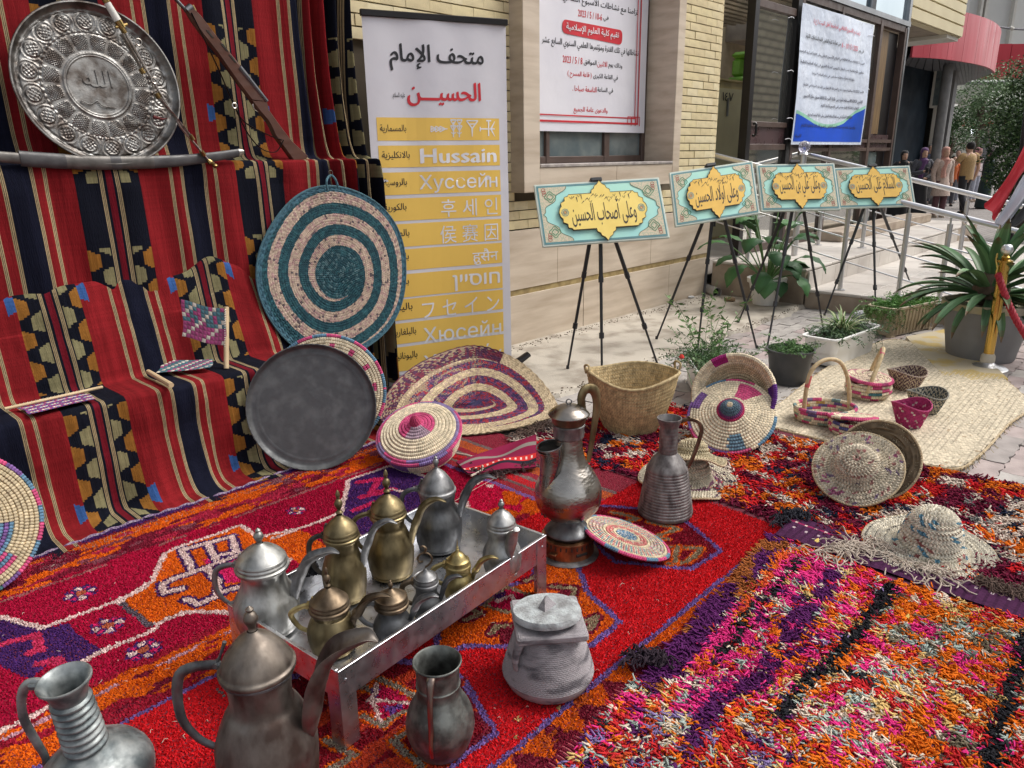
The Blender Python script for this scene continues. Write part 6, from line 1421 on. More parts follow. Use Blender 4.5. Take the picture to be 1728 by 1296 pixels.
def coil(rows,c,colf,stitch=.0088,flat=1.0,sx=1.0,sy=1.0,dip=.20):
 b=MB();tc_=0
 for i,(r,z)in enumerate(rows):
  ns=max(10,int(2*math.pi*r/stitch));n=ns*3;a=np.linspace(0,2*math.pi,n,endpoint=False)+i*.07
  st=((np.arange(n)%3)==0);rad=c*np.where(st,1-dip,1.03);q=np.linspace(0,2*math.pi,6,endpoint=False)
  jit=np.repeat(rng.uniform(.93,1.07,ns),3)
  R_=r+(rad*jit)[:,None]*np.cos(q)[None];Z=z+(rad*jit)[:,None]*np.sin(q)[None]*flat
  V=np.stack([R_*np.cos(a)[:,None]*sx,R_*np.sin(a)[:,None]*sy,Z],-1)
  I=np.arange(n)[:,None]*6;J=np.arange(6)[None];I2=((np.arange(n)+1)%n)[:,None]*6
  F=np.stack([I+J,I2+J,I2+(J+1)%6,I+(J+1)%6],-1).reshape(-1,4)
  am=(a+math.pi/n)%(2*math.pi);cc=np.array([colf(i,t)for t in am]);cc=cc*np.repeat(rng.uniform(.80,1.15,ns),3)[:,None]*np.where(st,.72,1)[:,None]
  b.add(V.reshape(-1,3),F,np.repeat(cc,6,axis=0))
 return b
def face_rot(n,roll=0.0,up=(0,0,1)):
 n=unit(n);x=unit(np.cross(up,n));y=np.cross(n,x);M=basis((0,0,0),x,y,n).to_3x3()
 return M@Matrix.Rotation(R(roll),3,'Z')
def to_cam(P,elev,turn=0.0):
 """unit vector from P towards the camera horizontally, turned and lifted"""
 h=unit((EYE-P)*[1,1,0]);a=R(turn);h=np.array([h[0]*math.cos(a)-h[1]*math.sin(a),h[0]*math.sin(a)+h[1]*math.cos(a),0]);e=R(elev)
 return h*math.cos(e)+np.array([0,0,math.sin(e)])
def sec(t,a,b):t=t%(2*math.pi);a,b=R(a)%(2*math.pi),R(b)%(2*math.pi);return(a<=t<b)if a<b else(t>=a or t<b)
def rim_mix(cols,n=11,ph=0.0):return lambda i,t:cols[int(((t+ph)/(2*math.pi))*n)%len(cols)]
bp_=G(716,768,.03);ax_=to_cam(bp_,63,-24)
lb=thing('lidded_basket','round coiled basket with pink knobbed lid tipped towards the viewer on the red rug','basket',bp_+[0,0,.035],rot=face_rot(ax_,10))
rows=[(.03+.0135*i,.0)for i in range(8)]+[(.142+.010*i,.004+.0115*i)for i in range(2)]+[(.166+.0045*i,.028+.0125*i)for i in range(5)]+[(.185,.088)]
def cf(i,t):
 if i>10:return PK if sec(t,190,235)or sec(t,300,330)else PU_ if sec(t,235,262)or sec(t,120,150)else(.30,.14,.30)if i==15 and sec(t,262,300)else STR
 return STR
part('basket_body',coil(rows,.0074,cf),m_coil,lb)
rl=rim_mix([PK,(.25,.18,.40),PK,(.28,.20,.42),(.5,.12,.25),(.3,.22,.4)],9)
rows=[(.190,.102),(.178,.110),(.164,.117),(.149,.123),(.134,.129),(.119,.134),(.104,.139),(.089,.143),(.074,.147),(.059,.151),(.044,.155),(.030,.161)]
def cf(i,t):
 if i==0:return rl(i,t)
 if i==1:return PK if sec(t,100,200)else rl(i,t+.3)if sec(t,200,300)else(.26,.2,.38)
 if i>=8:return PK if not sec(t,240,330)else(.42,.30,.36)
 return STR
part('lid',coil(rows,.0082,cf),m_coil,lb)
part('lid_knob',coil([(.020,.168),(.017,.178),(.0135,.188),(.008,.196),(.003,.200)],.008,lambda i,t:(.46,.05,.13)),m_coil,lb)
def facing_disc(px,py,r,elev,turn=0.0,lift=0.0):
 """centre of a leaning disc whose lower rim rests on z=lift"""
 d=2.0
 for _ in range(60):
  P=atD(px,py,d);n=to_cam(P,elev,turn);low=P[2]-r*math.sqrt(max(1-n[2]**2,0));d+=(low-lift)*1.1
 return P,n
P,n=facing_disc(-80,893,.243,16,4,.012)
ct_=thing('coiled_tray','coiled straw tray with pink and blue rim leaning at the left edge of the picture','woven tray',P,rot=face_rot(n))
N_=17;rows=[(.012+i*.0141,.002*math.sin(i))for i in range(N_)]
rl2=rim_mix([PK,BL_,PU_,PK,TL_,PU_,PK,BL_],26)
def cf(i,t):
 if i==N_-1:return rl2(i,t)
 if 8<=i<=10 and sec(t,300,350):return PU_ if i%2 else BL_
 if 11<=i<=13 and sec(t,290,315):return PK if i%2 else BL_
 if 5<=i<=7 and sec(t,330,30):return PU_
 return(.64,.53,.34)
part('coils',coil(rows,.0083,cf,.0105),m_coil,ct_)
P,n=facing_disc(553,668,.268,14,0,.012);P=P+unit((P-EYE)*[1,1,0])*.06
c2_=thing('coiled_tray','coiled straw tray with pink rim mostly hidden behind the dark round tray','woven tray',P,rot=face_rot(n))
rows=[(.03+i*.0150,0)for i in range(17)]
part('coils',coil(rows,.0083,lambda i,t:(PK if int(t*4)%2 else BL_)if i>15 else PK if(i in(12,13)and int(t*9)%4==0)else STR,.0105),m_coil,c2_)
m_iron=M_('blackened_tray',(.095,.098,.102),.62,metal=.6,col2=(.145,.15,.152),ns=14,nlo=.46,nhi=.68,rvar=.10,bump=.2,bs=60,detail=11)
P,n=facing_disc(527,687,.276,15,-6,.012)
dt=thing('dark_round_tray','large dark blackened metal tray with crimped rim leaning against the lower cloth','tray',P,rot=face_rot(n))
def zd_(r,a):return.0+.018*np.clip((r-.955)/.045,0,1)**.8+.0015*np.exp(-((r-.86)/.01)**2)-.0035*np.clip(1-r,0,1)
part('dish',polar(zd_,.276,50,200,rf=lambda a:1+.005*np.abs(np.sin(a*32))),m_iron,dt)
part('back',polar(lambda r,a:zd_(r,a)-.003,.275,30,160),m_iron,dt)
part('crimped_rim',tube([(.278*(1+.005*abs(math.sin(t*32)))*math.cos(t),.278*(1+.005*abs(math.sin(t*32)))*math.sin(t),.0185)for t in np.linspace(0,2*math.pi,240)],.0028,6),m_iron,dt)
PL,PR_=G(990,880,.085),G(1126,950,.02);ex_=unit(PR_-PL);hr_=unit(np.cross([0,0,1],ex_)*[1,1,0]);ey_=unit(hr_-ex_*(hr_@ex_));cP=(PL+PR_)/2-ey_*.0
rd=np.linalg.norm(PR_-PL)/2*1.0
ez_=np.cross(ex_,ey_);
if ez_[2]<0:ey_=-ey_;ez_=-ez_
ey_=unit(ey_-np.array([0,0,.26]));ez_=np.cross(ex_,ey_)
cd=thing('coiled_disc','flat coiled disc with blue centre and pink rings leaning on the copper burner','woven mat',cP+[0,0,.02],rot=basis((0,0,0),ex_,ey_,ez_).to_3x3())
nr_=13;stp=rd/nr_;rows=[(stp*(i+.6),.004-.0006*i)for i in range(nr_)]
def cf(i,t):
 if i<=2:return(.12,.24,.36)if int(t*5+i)%3 else(.5,.5,.5)
 if i==3 or i==6:return(.66,.56,.38)
 if i in(4,5):return(.60,.20,.18)if i==5 or int(t*8)%4 else(.62,.5,.38)
 if i in(7,8,9,10):return[(.60,.18,.2),(.64,.55,.4),(.2,.32,.36),(.64,.55,.4)][int(t*(9+i*2)+i*1.7)%4]
 if i==nr_-1:return PK if int(t*3.2)%3 else BL_
 return(.66,.56,.38)
part('coils',coil(rows,stp*.54,cf,.0075),m_coil,cd)
P,n=facing_disc(1234,702,.195,48,-8,.02)
P0_=P.copy();n0_=n
bl2=thing('coiled_cover','conical coiled straw cover with striped blue knob leaning on the open bowl','woven cover',P,rot=face_rot(n,-14))
rows=[(.068+i*.0142,.050-.0052*i)for i in range(0,10)]
def cf(i,t):
 if i==9:return PU_ if sec(t,180,225)or sec(t,262,290)else PK if sec(t,225,245)or sec(t,290,320)or sec(t,80,120)else BL_ if sec(t,245,262)or sec(t,330,20)or sec(t,120,150)else STR
 if i>=6 and sec(t,160,192):return PU_
 if 4<=i<=8 and sec(t,290-(i%2)*4,314):return(.16,.27,.35)
 if 1<=i<=7 and sec(t,66-i,100):return PK
 return STR
part('coils',coil(rows,.0088,cf,.0125),m_coil,bl2)
part('lid_knob',coil([(.054,.056),(.045,.066),(.036,.077),(.026,.088),(.016,.098),(.006,.104)],.0105,lambda i,t:[(.48,.03,.12),(.20,.04,.16),(.10,.15,.20),(.10,.17,.22),(.12,.19,.24),STR][i],.008),m_coil,bl2)
Pb=P0_+np.array([0,0,.115])-n0_*.04+unit((P0_-EYE)*[1,1,0])*.05;nb_=to_cam(Pb,26,-10)
bw=thing('coiled_bowl','wide coiled straw bowl with magenta and purple rim patches standing behind its conical cover','basket',Pb,rot=face_rot(nb_,0))
rows=[(.02+.0132*i,-.115+.0006*i*i)for i in range(9)]+[(.134+.0090*i,-.070+.0122*i)for i in range(5)]+[(.178+.0040*i,-.012+.012*i)for i in range(2)]
def cf(i,t):
 if i>=13 and sec(t,108,132):return MG
 if i>=12 and sec(t,345,20):return(.12,.03,.22)
 return STR2 if i<12 else STR
part('coils',coil(rows,.0088,cf,.0105),m_coil,bw)
part('rim',coil([(.188,.010)],.0115,cf and(lambda i,t:MG if sec(t,108,132)else(.12,.03,.22)if sec(t,345,20)else STR),.0095),m_coil,bw)
m_plm=M_('plaited_mat',(.5,.4,.3),.75,attr=True,ns=40,amix=.35,bump=.35,bs=240,bdist=.001,spec=.25,detail=7)
def cellh(r,a,row,st,seed=1):
 i=np.floor(r/row).astype(np.int64);j=np.floor(a*(i+.5)*row/st).astype(np.int64);n=(i*374761393+j*668265263+seed*1442695041)&0x7fffffff;n=((n^(n>>13))*1274126177)&0x7fffffff;return(n^(n>>16))%65536/65535
def chev(r,a,row=.0125,st=.0095):
 f=(r/row)%1;k=np.sin((a*r/st)*2*math.pi+np.abs(f-.5)*7.0);return.0017*k+.0022*np.sin(f*math.pi)**.6,k
def mat_disc(rmax,nr,na,bandf,sx=1,sy=1,warp=None,rf=None,row=.0125,st=.0095,th=.004):
 r=np.linspace(.003,rmax,nr);a=np.linspace(0,2*math.pi,na+1);RR,AA=np.meshgrid(r,a,indexing='ij');z,k=chev(RR,AA,row,st)
 rad=RR*(rf(AA)if rf else 1);V=np.stack([rad*np.cos(AA)*sx,rad*np.sin(AA)*sy,z],-1)
 rc,ac=np.meshgrid((r[1:]+r[:-1])/2,(a[1:]+a[:-1])/2,indexing='ij');_,kk=chev(rc,ac,row,st);cc=bandf(rc,ac,kk)
 if warp is not None:V=warp(V,RR/rmax,AA)
 b=gridm(V,cc.reshape(-1,3));b2=gridm((V-np.array([0,0,th])if warp is None else V-np.array([0,.003,.004]))[::-3,::3][:,:],(.30,.22,.14));b.join(b2)
 return b
PTL=onY(570,461,3.32)
def teal(r,a,k):
 ph=(r/.108+a/(2*math.pi))%1;cell=cellh(r,a,.0125,.011)
 c=np.zeros(r.shape+(3,));tealc=ph<.50;c[:]=(.50,.385,.30);c[(cell>.70)]=(.42,.27,.25);c[(cell<.07)]=(.12,.09,.10)
 tc=np.where((cell>.55)[...,None],(.024,.095,.115),(.013,.058,.078));c[tealc]=tc[tealc];inner=r<.13;c[inner]=np.where((cell>.8)[...,None],(.09,.17,.19),tc)[inner];out=r>.412;c[out]=np.where((cell>.5)[...,None],(.06,.15,.20),(.035,.10,.14))[out]
 return c*(.78+.30*(k>-.2))[...,None]
tm=thing('teal_spiral_mat','round plaited mat with a teal and cream spiral hanging on the kilim by a cord','woven mat',PTL,rot=face_rot(unit(np.array([-.03,-1,.11])),12))
part('plaited_disc',mat_disc(.438,130,360,teal,1.0,1.0,rf=lambda a:1+.03*np.sin(a*2+.6)+.012*np.sin(a*5)),m_plm,tm)
part('bound_edge',tube([((.438+.0136*math.sin(t*2+.6)+.0054*math.sin(t*5))*math.cos(t),(.438+.0136*math.sin(t*2+.6)+.0054*math.sin(t*5))*math.sin(t),0)for t in np.linspace(0,2*math.pi,160)],.0055,6),M_('teal_binding',(.05,.13,.17),.8,col2=(.03,.08,.1),ns=60),tm)
hk=onY(558,296,3.33);part('hanging_cord',tube([onY(553,322,3.31),onY(551,305,3.31),hk,onY(566,303,3.31),onY(571,318,3.31)],.006,7,sm=5),M_('teal_binding',()),tm,world=True)
part('hook',ring(hk+np.array([0,0,.012]),.012,.0022),m_dkch,tm,world=True)
ctl=[((942,692),.045),((905,632),.17),((850,594),.235),((790,583),.265),((715,610),.25),((660,655),.20),((641,706),.09),((700,728),.03),((770,733),.025),((835,729),.022),((900,716),.028)]
RM=np.array([G(*p,z)for p,z in ctl]);CP0=G(802,680,.05);RMc=spline(RM,12,closed=True);nA=len(RMc)
def wf(V,t,A):
 ang=(A/(2*math.pi))*nA;i0=np.floor(ang).astype(int)%nA;i1=(i0+1)%nA;f=(ang%1)[...,None];rim=RMc[i0]*(1-f)+RMc[i1]*f;zr_=V[...,2].copy()
 out=CP0+(rim-CP0)*t[...,None];out[...,2]=CP0[2]+(rim[...,2]-CP0[2])*t**1.7+.006*np.sin(t*9+A*2)*t;out[...,2]+=zr_;out[...,1]-=zr_
 return out
def purp(r,a,k):
 q=r+.008*np.sin(a);ph=(q/.112+a/(2*math.pi))%1;cell=cellh(r,a,.0135,.012);c=np.zeros(r.shape+(3,));c[:]=np.where((cell>.75)[...,None],(.44,.32,.24),(.58,.46,.29))
 pc=np.where((cell>.68)[...,None],(.30,.025,.045),np.where((cell<.35)[...,None],(.055,.03,.095),(.15,.045,.12)));m_=(ph<.52)|(r<.10);c[m_]=pc[m_];c[(r<.04)]=(.06,.05,.13)
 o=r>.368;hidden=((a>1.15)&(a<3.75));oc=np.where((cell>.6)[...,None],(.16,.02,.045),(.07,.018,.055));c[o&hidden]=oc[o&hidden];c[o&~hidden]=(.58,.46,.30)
 return c*(.76+.32*(k>-.2))[...,None]
V_m=mat_disc(.44,110,330,purp,warp=wf,row=.0135,st=.010)
solo('purple_floppy_mat',V_m,m_plm,'large floppy plaited mat in purple and straw rings propped against the roll-up banner','woven mat',(2.6,2.8,0))
def hat(P,rot,rb,rc,hc,cf,label,under=(.25,.18,.11),sx=1.0,sy=1.0,wave=.006,group='plaited straw hats'):
 t=thing('straw_hat',label,'straw hat',P,rot=rot,group=group)
 pr=spline([(.004,hc),(rc*.38,hc*.97),(rc*.68,hc*.83),(rc*.86,hc*.58),(rc*.97,hc*.25),(rc*1.08,.012),(rc*1.3,.003),(rb*.8,0),(rb,-.004)],14)
 s=np.r_[0,np.cumsum(np.linalg.norm(np.diff(pr,axis=0),axis=1))];n=int(s[-1]/.0034);sr=np.linspace(0,s[-1],n);rr=np.interp(sr,s,pr[:,0]);zz=np.interp(sr,s,pr[:,1]);na=260
 a=np.linspace(0,2*math.pi,na+1);SR,AA=np.meshgrid(sr,a,indexing='ij');RR=np.repeat(rr[:,None],na+1,1);ZZ=np.repeat(zz[:,None],na+1,1)
 dz,k=chev(SR,AA*(RR+.02)/(SR+.02),.016,.012);dz=dz*2.3;w=np.clip((RR-rc)/(rb-rc),0,1)
 V=np.stack([RR*np.cos(AA)*sx,RR*np.sin(AA)*sy,ZZ+wave*w*np.sin(AA*2+1)+.5*wave*w*np.sin(AA*5)],-1)
 du=np.gradient(V,axis=0);dv=np.gradient(V,axis=1);N=np.cross(du,dv);N/=np.linalg.norm(N,axis=2)[...,None]+1e-9;N[N[...,2]<-.2]*=1
 up=np.sign((N*np.stack([np.cos(AA)*.5,np.sin(AA)*.5,np.ones_like(AA)],-1)).sum(-1))[...,None];V=V+N*up*dz[...,None]
 sc_=(SR[1:,1:]+SR[:-1,:-1])/2;ac=(AA[1:,1:]+AA[:-1,:-1])/2;rc_=(RR[1:,1:]+RR[:-1,:-1])/2;kk=(k[1:,1:]+k[:-1,:-1])/2
 c=cf(sc_,ac,rc_,kk);c=c*(.72+.36*(kk>-.25))[...,None]
 part('plaited_shell',gridm(V,c.reshape(-1,3)),m_plm,t)
 part('underside',gridm((V-N*up*.005)[::-2,::4],under),m_plm,t)
 part('edge_braid',tube([((rb+.001)*math.cos(q)*sx,(rb+.001)*math.sin(q)*sy,-.004+wave*math.sin(q*2+1)+.5*wave*math.sin(q*5)+.0015*math.sin(q*90))for q in np.linspace(0,2*math.pi,200)],.0048,6),M_('straw_braid',(.52,.42,.27),.8,col2=(.36,.27,.16),ns=70),t)
 return t
HB=np.array([.66,.58,.45])
def hc1(s,a,r,k):
 cell=cellh(s,a*r/(s+1e-6),.014,.013);c=np.tile(HB,s.shape+(1,));c*=(.85+.3*cell)[...,None];c[(cell>.93)&(r>.08)]=(.26,.19,.28);c[(cell<.07)]=(.45,.22,.20);c[(r>.12)&(cell>.88)&(np.sin(a*2)>.4)]=(.42,.14,.24);return c
def hc2(s,a,r,k):
 cell=cellh(s,a*r/(s+1e-6),.016,.015);c=np.tile(np.array([.76,.70,.57]),s.shape+(1,));c*=(.88+.2*cell)[...,None];m_=(r<.115)&(s>.05);c[m_&(cell>.91)]=(.12,.28,.38);c[m_&(cell<.07)]=(.36,.13,.12);c[(r>.13)&(np.abs((s/.03)%1-.5)<.10)&(k>0)]=(.10,.09,.09);return c
def hc3(s,a,r,k):
 cell=cellh(s,a*r/(s+1e-6),.015,.014);c=np.tile(np.array([.70,.62,.48]),s.shape+(1,));c*=(.88+.2*cell)[...,None];c[(r>.12)&(cell>.80)]=(.12,.07,.10);c[(r>.10)&(r<.14)&(cell<.35)]=(.30,.12,.20);return c
def hc4(s,a,r,k):return np.tile(np.array([.52,.44,.29]),s.shape+(1,))*(.8+.4*noise2(a*r/.012,s/.014,4,1))[...,None]
P,n=facing_disc(1474,786,.150,36,14,.03);P2=P+unit((P-EYE)*[1,1,0])*.07+AR*.01
hat(P2,face_rot(-to_cam(P2,30,-14)),.158,.07,.07,hc4,'brown straw hat turned behind the leaning pale hat, only its dark brim showing',under=(.16,.115,.07))
P,n=facing_disc(1447,788,.162,50,-10,.035)
hat(P,face_rot(n,10),.164,.080,.078,hc1,'pale straw hat with purple flecks leaning towards the viewer on the coarse rug')
hp=G(1568,925,.030);hat(hp,Matrix.Rotation(R(3),3,'X')@Matrix.Rotation(R(-4),3,'Y'),.208,.095,.148,hc2,'pale straw hat with blue and red squares lying flat by the cream fringe',wave=.009)
hp=G(1160,806,.032);hat(hp,Matrix.Rotation(R(2),3,'X'),.200,.090,.105,hc3,'white and purple straw hat lying flat behind the ribbed flask',wave=.010)
hp=G(1168,790,.10);hat(hp+np.array([.03,.02,.035]),Matrix.Rotation(R(-8),3,'X')@Matrix.Rotation(R(14),3,'Y'),.135,.066,.070,hc4,'small olive straw hat stacked on top of the white and purple hat',under=(.09,.065,.04),wave=.012)
bb=G(1064,722,.012);bk=thing('straw_basket','large open flared palm leaf basket standing behind the hammered ewer','basket',bb)
nz,na=100,240;t=np.linspace(0,1,nz);a=np.linspace(0,2*math.pi,na+1);TT,AA=np.meshgrid(t,a,indexing='ij');RR=.128+.088*TT**.9+.012*np.sin(TT*math.pi);hh=.285+.014*np.cos(2*(AA-R(CAMR)))+.012*np.sin(3*AA)
rowz=.020;sp=(TT*.29/rowz+AA/(2*math.pi));f=sp%1;k=np.sin(AA*150+np.abs(f-.5)*6);dr=.0022*np.sin(f*math.pi)**.5+.0012*k
rs=1+.07*np.cos(2*(AA-R(CAMR)))*TT*.6
V=np.stack([(RR*rs+dr)*np.cos(AA),(RR*rs+dr)*np.sin(AA),TT*hh],-1);Vi=np.stack([(RR*rs-.007-dr)*np.cos(AA),(RR*rs-.007-dr)*np.sin(AA),TT*hh+.002],-1)
kc=(k[1:,1:]+k[:-1,:-1])/2;fc=(f[1:,1:]+f[:-1,:-1])/2;cell=noise2(AA[1:,1:]*24,sp[1:,1:]*1.0,6,1)
cc=np.array([.52,.40,.21])*(.72+.36*(kc>-.2))[...,None]*np.where(fc<.10,.62,1.0)[...,None]*(.78+.44*cell)[...,None]
part('woven_wall',gridm(V,cc.reshape(-1,3)),m_plm,bk);part('woven_lining',gridm(Vi[::-1],(cc[::-1]*[1.05,1.05,1.1]).reshape(-1,3)),m_plm,bk);part('woven_base',lathe([(0,.004),(.134,.004),(.136,.010)],60),M_('straw_braid',()),bk)
e_=V[-1]-[0,0,0];part('rolled_rim',tube(e_[::2]+np.array([0,0,.002]),.008,7),M_('straw_rim',(.46,.36,.19),.8,col2=(.30,.22,.11),ns=60),bk)
for s in(0,180):
 q=R(CAMR+s);c_=np.array([math.cos(q),math.sin(q),0]);r0=.228;zt_h=.300
 part('handle_loop',tube([c_*r0+[0,0,zt_h-.01],c_*(r0+.008)+[0,0,zt_h+.03],c_*(r0-.01)+np.array([-c_[1],c_[0],0])*.04+[0,0,zt_h+.035],c_*(r0-.004)+np.array([-c_[1],c_[0],0])*.06+[0,0,zt_h-.01]],.0055,7,sm=5),M_('straw_rim',()),bk)
def SC(P):return FPX/((P-EYE)@AF)
zb=.024
p=G(1390,708,zb);s=SC(p);r=52/s*.93
h1=thing('handled_basket','small open oval basket with a tall arched handle on the palm mat','basket',p,R(CAMR))
mixc=lambda i,t:[STR,PK,STR,(.30,.40,.30),STR,STR,PK,(.16,.12,.3),STR,(.55,.35,.1)][int(t*3.1+i*1.7)%10]
rows=[(.02+.0145*i,.006)for i in range(int((r-.03)/.0145))];part('base',coil(rows,.0078,lambda i,t:STR,sy=.80),m_coil,h1)
part('sides',coil([(r-.012,.012),(r-.006,.026),(r-.002,.040),(r,.054)],.0082,mixc,sy=.80),m_coil,h1);part('rim',coil([(r+.002,.070)],.0098,lambda i,t:[PK,STR,(.2,.3,.3),STR,PK,(.24,.16,.3)][int(t*2.9)%6],sy=.80),m_coil,h1)
hz=zat(p,607)-zb
hd=tube([(-r*.80,-.03,.03),(-r*.80,-.03,hz*.55),(-r*.62,-.015,hz*.86),(-r*.15,0,hz),(r*.42,.02,hz*.93),(r*.80,.03,hz*.60),(r*.98,.04,.03)],.0105,10,sm=8)
nF=sum(len(f)for f in hd.F);part('handle',hd,M_('handle_straw',(.60,.47,.28),.7,col2=(.45,.34,.18),ns=50,bump=.5,bs=100),h1)
part('handle_wrap',tube([(-r*.795,-.03,hz*.58),(-r*.70,-.02,hz*.76)],.0118,10),M_('coral_wrap',(.65,.12,.12),.7,bump=.4,bs=100),h1)
p=G(1437,728,zb);s=SC(p);r=36/s
h2=thing('lidded_pot_basket','small coiled basket with a tilted pink lid just behind the leaning straw hat','basket',p)
part('sides',coil([(r*.93,.010),(r*.97,.026),(r,.042),(r*.97,.058)],.0085,lambda i,t:[STR,PK,STR,(.13,.14,.36),STR,PK][int(t*2.4+i)%6]),m_coil,h2)
lidr=coil([(.02+.0125*i,0)for i in range(int(r/.0125)-1)]+[(r*1.04,-.002)],.0078,lambda i,t:PK if(i>=int(r/.0125)-2 or(i<2 and False))and int(t*2)%5 else STR if i%2 else(.58,.2,.28)if sec(t,60,120)else STR)
part('lid',lidr.mat(Matrix.Translation((-.012,0,.082))@Matrix.Rotation(R(10),4,'Y')@Matrix.Rotation(R(-6),4,'X')),m_coil,h2)
p=G(1463,668,zb);s=SC(p);r=34/s
h3=thing('lidded_handled_basket','small round basket with pink edged lid and upright wrapped handle near the mat back','basket',p)
part('sides',coil([(r*.80,.008),(r*.93,.024),(r,.042),(r,.060),(r*.97,.078)],.0095,lambda i,t:PK if(i+int(t*2.2))%4==0 else TL_ if i==2 and sec(t,200,235)else STR),m_coil,h3)
lidr=coil([(.02+.0125*i,.004)for i in range(int(r/.0125)-1)],.0075,lambda i,t:(.55,.3,.3)if(int(t*5)+i)%4==0 else STR);lidr.join(coil([(r*1.03,0)],.0105,lambda i,t:PK if int(t*3)%4 else(.4,.06,.16)))
part('lid',lidr.mat(Matrix.Translation((0,0,.106))@Matrix.Rotation(R(5),4,'X')),m_coil,h3)
cm=unit((EYE-p)*[1,1,0]);rt=np.array([cm[1]*-1,cm[0],0]);rt=AR*[1,1,0];rt=unit(rt)
zz3=zat(p,590)-zb
part('handle',tube([cm*r*1.02+[0,0,.05],cm*r*.9+rt*.02+[0,0,zz3*.5],cm*r*.2+rt*.055+[0,0,zz3*.93],-cm*r*.4+rt*.05+[0,0,zz3*.96],-cm*r*.95+rt*.01+[0,0,zz3*.5],-cm*r+[0,0,.06]],.011,9,sm=6),M_('handle_straw',()),h3)
part('handle_wrap',tube([cm*r*.24+rt*.054+[0,0,zz3*.915],cm*r*-.1+rt*.055+[0,0,zz3*.985]],.0125,9),M_('pink_wrap',(.58,.09,.18),.7,bump=.4,bs=100),h3)
def cup(px,py,wpx,h,cf,label,sq=1.0):
 p=G(px,py,zb);r1=wpx/SC(p)/2;r0=r1*.58;t=thing('woven_cup',label,'woven cup',p,group='small woven cups on the palm mat')
 nz,na=26,90;tt=np.linspace(0,1,nz);a=np.linspace(0,2*math.pi,na+1);T_,A_=np.meshgrid(tt,a,indexing='ij');hh=h*(1+.12*np.cos(2*A_+.8));rr=r0+(r1-r0)*T_;sqf=1+.06*np.cos(4*A_)*(1-T_)
 bump=.0018*np.sign(np.sin(A_*22)*np.sin(T_*28));V=np.stack([(rr*sqf+bump)*np.cos(A_),(rr*sqf+bump)*np.sin(A_),T_*hh],-1);Tc=(T_[1:,1:]+T_[:-1,:-1])/2;Ac=(A_[1:,1:]+A_[:-1,:-1])/2;c=cf(Tc,Ac)
 part('woven_wall',gridm(V,c.reshape(-1,3)),m_plm,t);Vi=V*[1,1,1]-np.stack([np.cos(A_),np.sin(A_),0*A_],-1)*.006;part('woven_lining',gridm(Vi[::-1],(c[::-1]*.9).reshape(-1,3)),m_plm,t)
 part('woven_base',lathe([(0,.003),(r0,.003)],24),M_('straw_braid',()),t);part('rim',tube(V[-1][::2],.0038,6),M_('cup_rim_%d'%px,tuple(c[-1].mean(0)),.8),t)
cup(1527,655,60,.105,lambda T,A:np.where((((T*9+np.abs(((A*3)%1)-.5)*4)%2)<1)[...,None],(.10,.045,.07),(.52,.42,.30)),'brown and cream zigzag woven cup, rearmost of the three')
cup(1560,694,62,.105,lambda T,A:np.where((((T*8+np.abs(((A*4)%1)-.5)*3)%2)<.95)[...,None],(.055,.075,.085),(.50,.44,.33)),'black and cream chevron woven cup, right of the pink one')
cup(1533,718,60,.115,lambda T,A:np.where(((np.sin(A*9+np.round(T*6)*1.6)>.80)&(np.sin(T*19)>.1))[...,None],(.62,.5,.45),(.40,.035,.14)),'pink woven cup dotted with white, nearest of the three')
mp_poly=[tuple(G(*q)[:2])for q in[(1285,716),(1380,746),(1475,768),(1600,797),(1650,775),(1700,722),(1735,690),(1700,650),(1640,607),(1560,588),(1495,578),(1400,622),(1330,676)]]
pc=np.array(mp_poly).mean(0);dirw=unit(G(1500,590)[:2]-G(1310,716)[:2]);dn=np.array([-dirw[1],dirw[0]])
u=np.arange(-1.5,1.5,.0125);v=np.arange(-1.4,1.4,.0062);UU,VV=np.meshgrid(u,v,indexing='ij');XX=pc[0]+UU*dirw[0]+VV*dn[0];YY=pc[1]+UU*dirw[1]+VV*dn[1]
row=.024;f=((VV+.006*noise2(UU*6,VV*2,95))/row)%1;k=np.sin(UU/.012*2+np.abs(f-.5)*8);ZZ=.016+.006*noise2(XX*3,YY*3,90)+.0025*np.sin(f*math.pi)**.5+.0012*k
i_=inpoly(XX,YY,spline(np.array(mp_poly),3,closed=True)+0);fi=i_[1:,1:]&i_[:-1,:-1]
bG=gridm(np.stack([XX,YY,ZZ],-1));kc=k[1:,1:];fc=f[1:,1:];cell=noise2(UU[1:,1:]/.02,VV[1:,1:]/.012,77,1)
cc=np.array([.66,.57,.42])*(.80+.25*(kc>-.2))[...,None]*np.where(fc<.16,.74,1)[...,None]*(.80+.36*cell)[...,None];cc[(cell>.90)]=(.40,.31,.20)
bG.F=[bG.F[0][fi.ravel()]];bG.col=[cc.reshape(-1,3)[fi.ravel()]];bG.has=True
pmat=thing('palm_mat','large plaited palm leaf floor mat under the small baskets','floor mat',(pc[0],pc[1],0));part('woven_sheet',bG,m_plm,pmat,world=True)
Pm=spline(np.array([(*q,.015)for q in mp_poly]),8,closed=True);part('bound_edge',tube(np.vstack([Pm,Pm[:1]]),.0065,6),M_('straw_braid',()),pmat,world=True)
fr=MB()
for q in range(260):
 a=Pm[random.randrange(len(Pm))];d_=unit(np.append(a[:2]-pc,0));an=math.atan2(d_[1],d_[0])+random.gauss(0,.6);L=random.uniform(.01,.04);fr.join(tube([a,a+[L*.5*math.cos(an),L*.5*math.sin(an),.006],a+[L*math.cos(an),L*math.sin(an),-.006]],.0013,4))
part('loose_ends',fr,M_('straw_rim',()),pmat,world=True,kind='stuff')
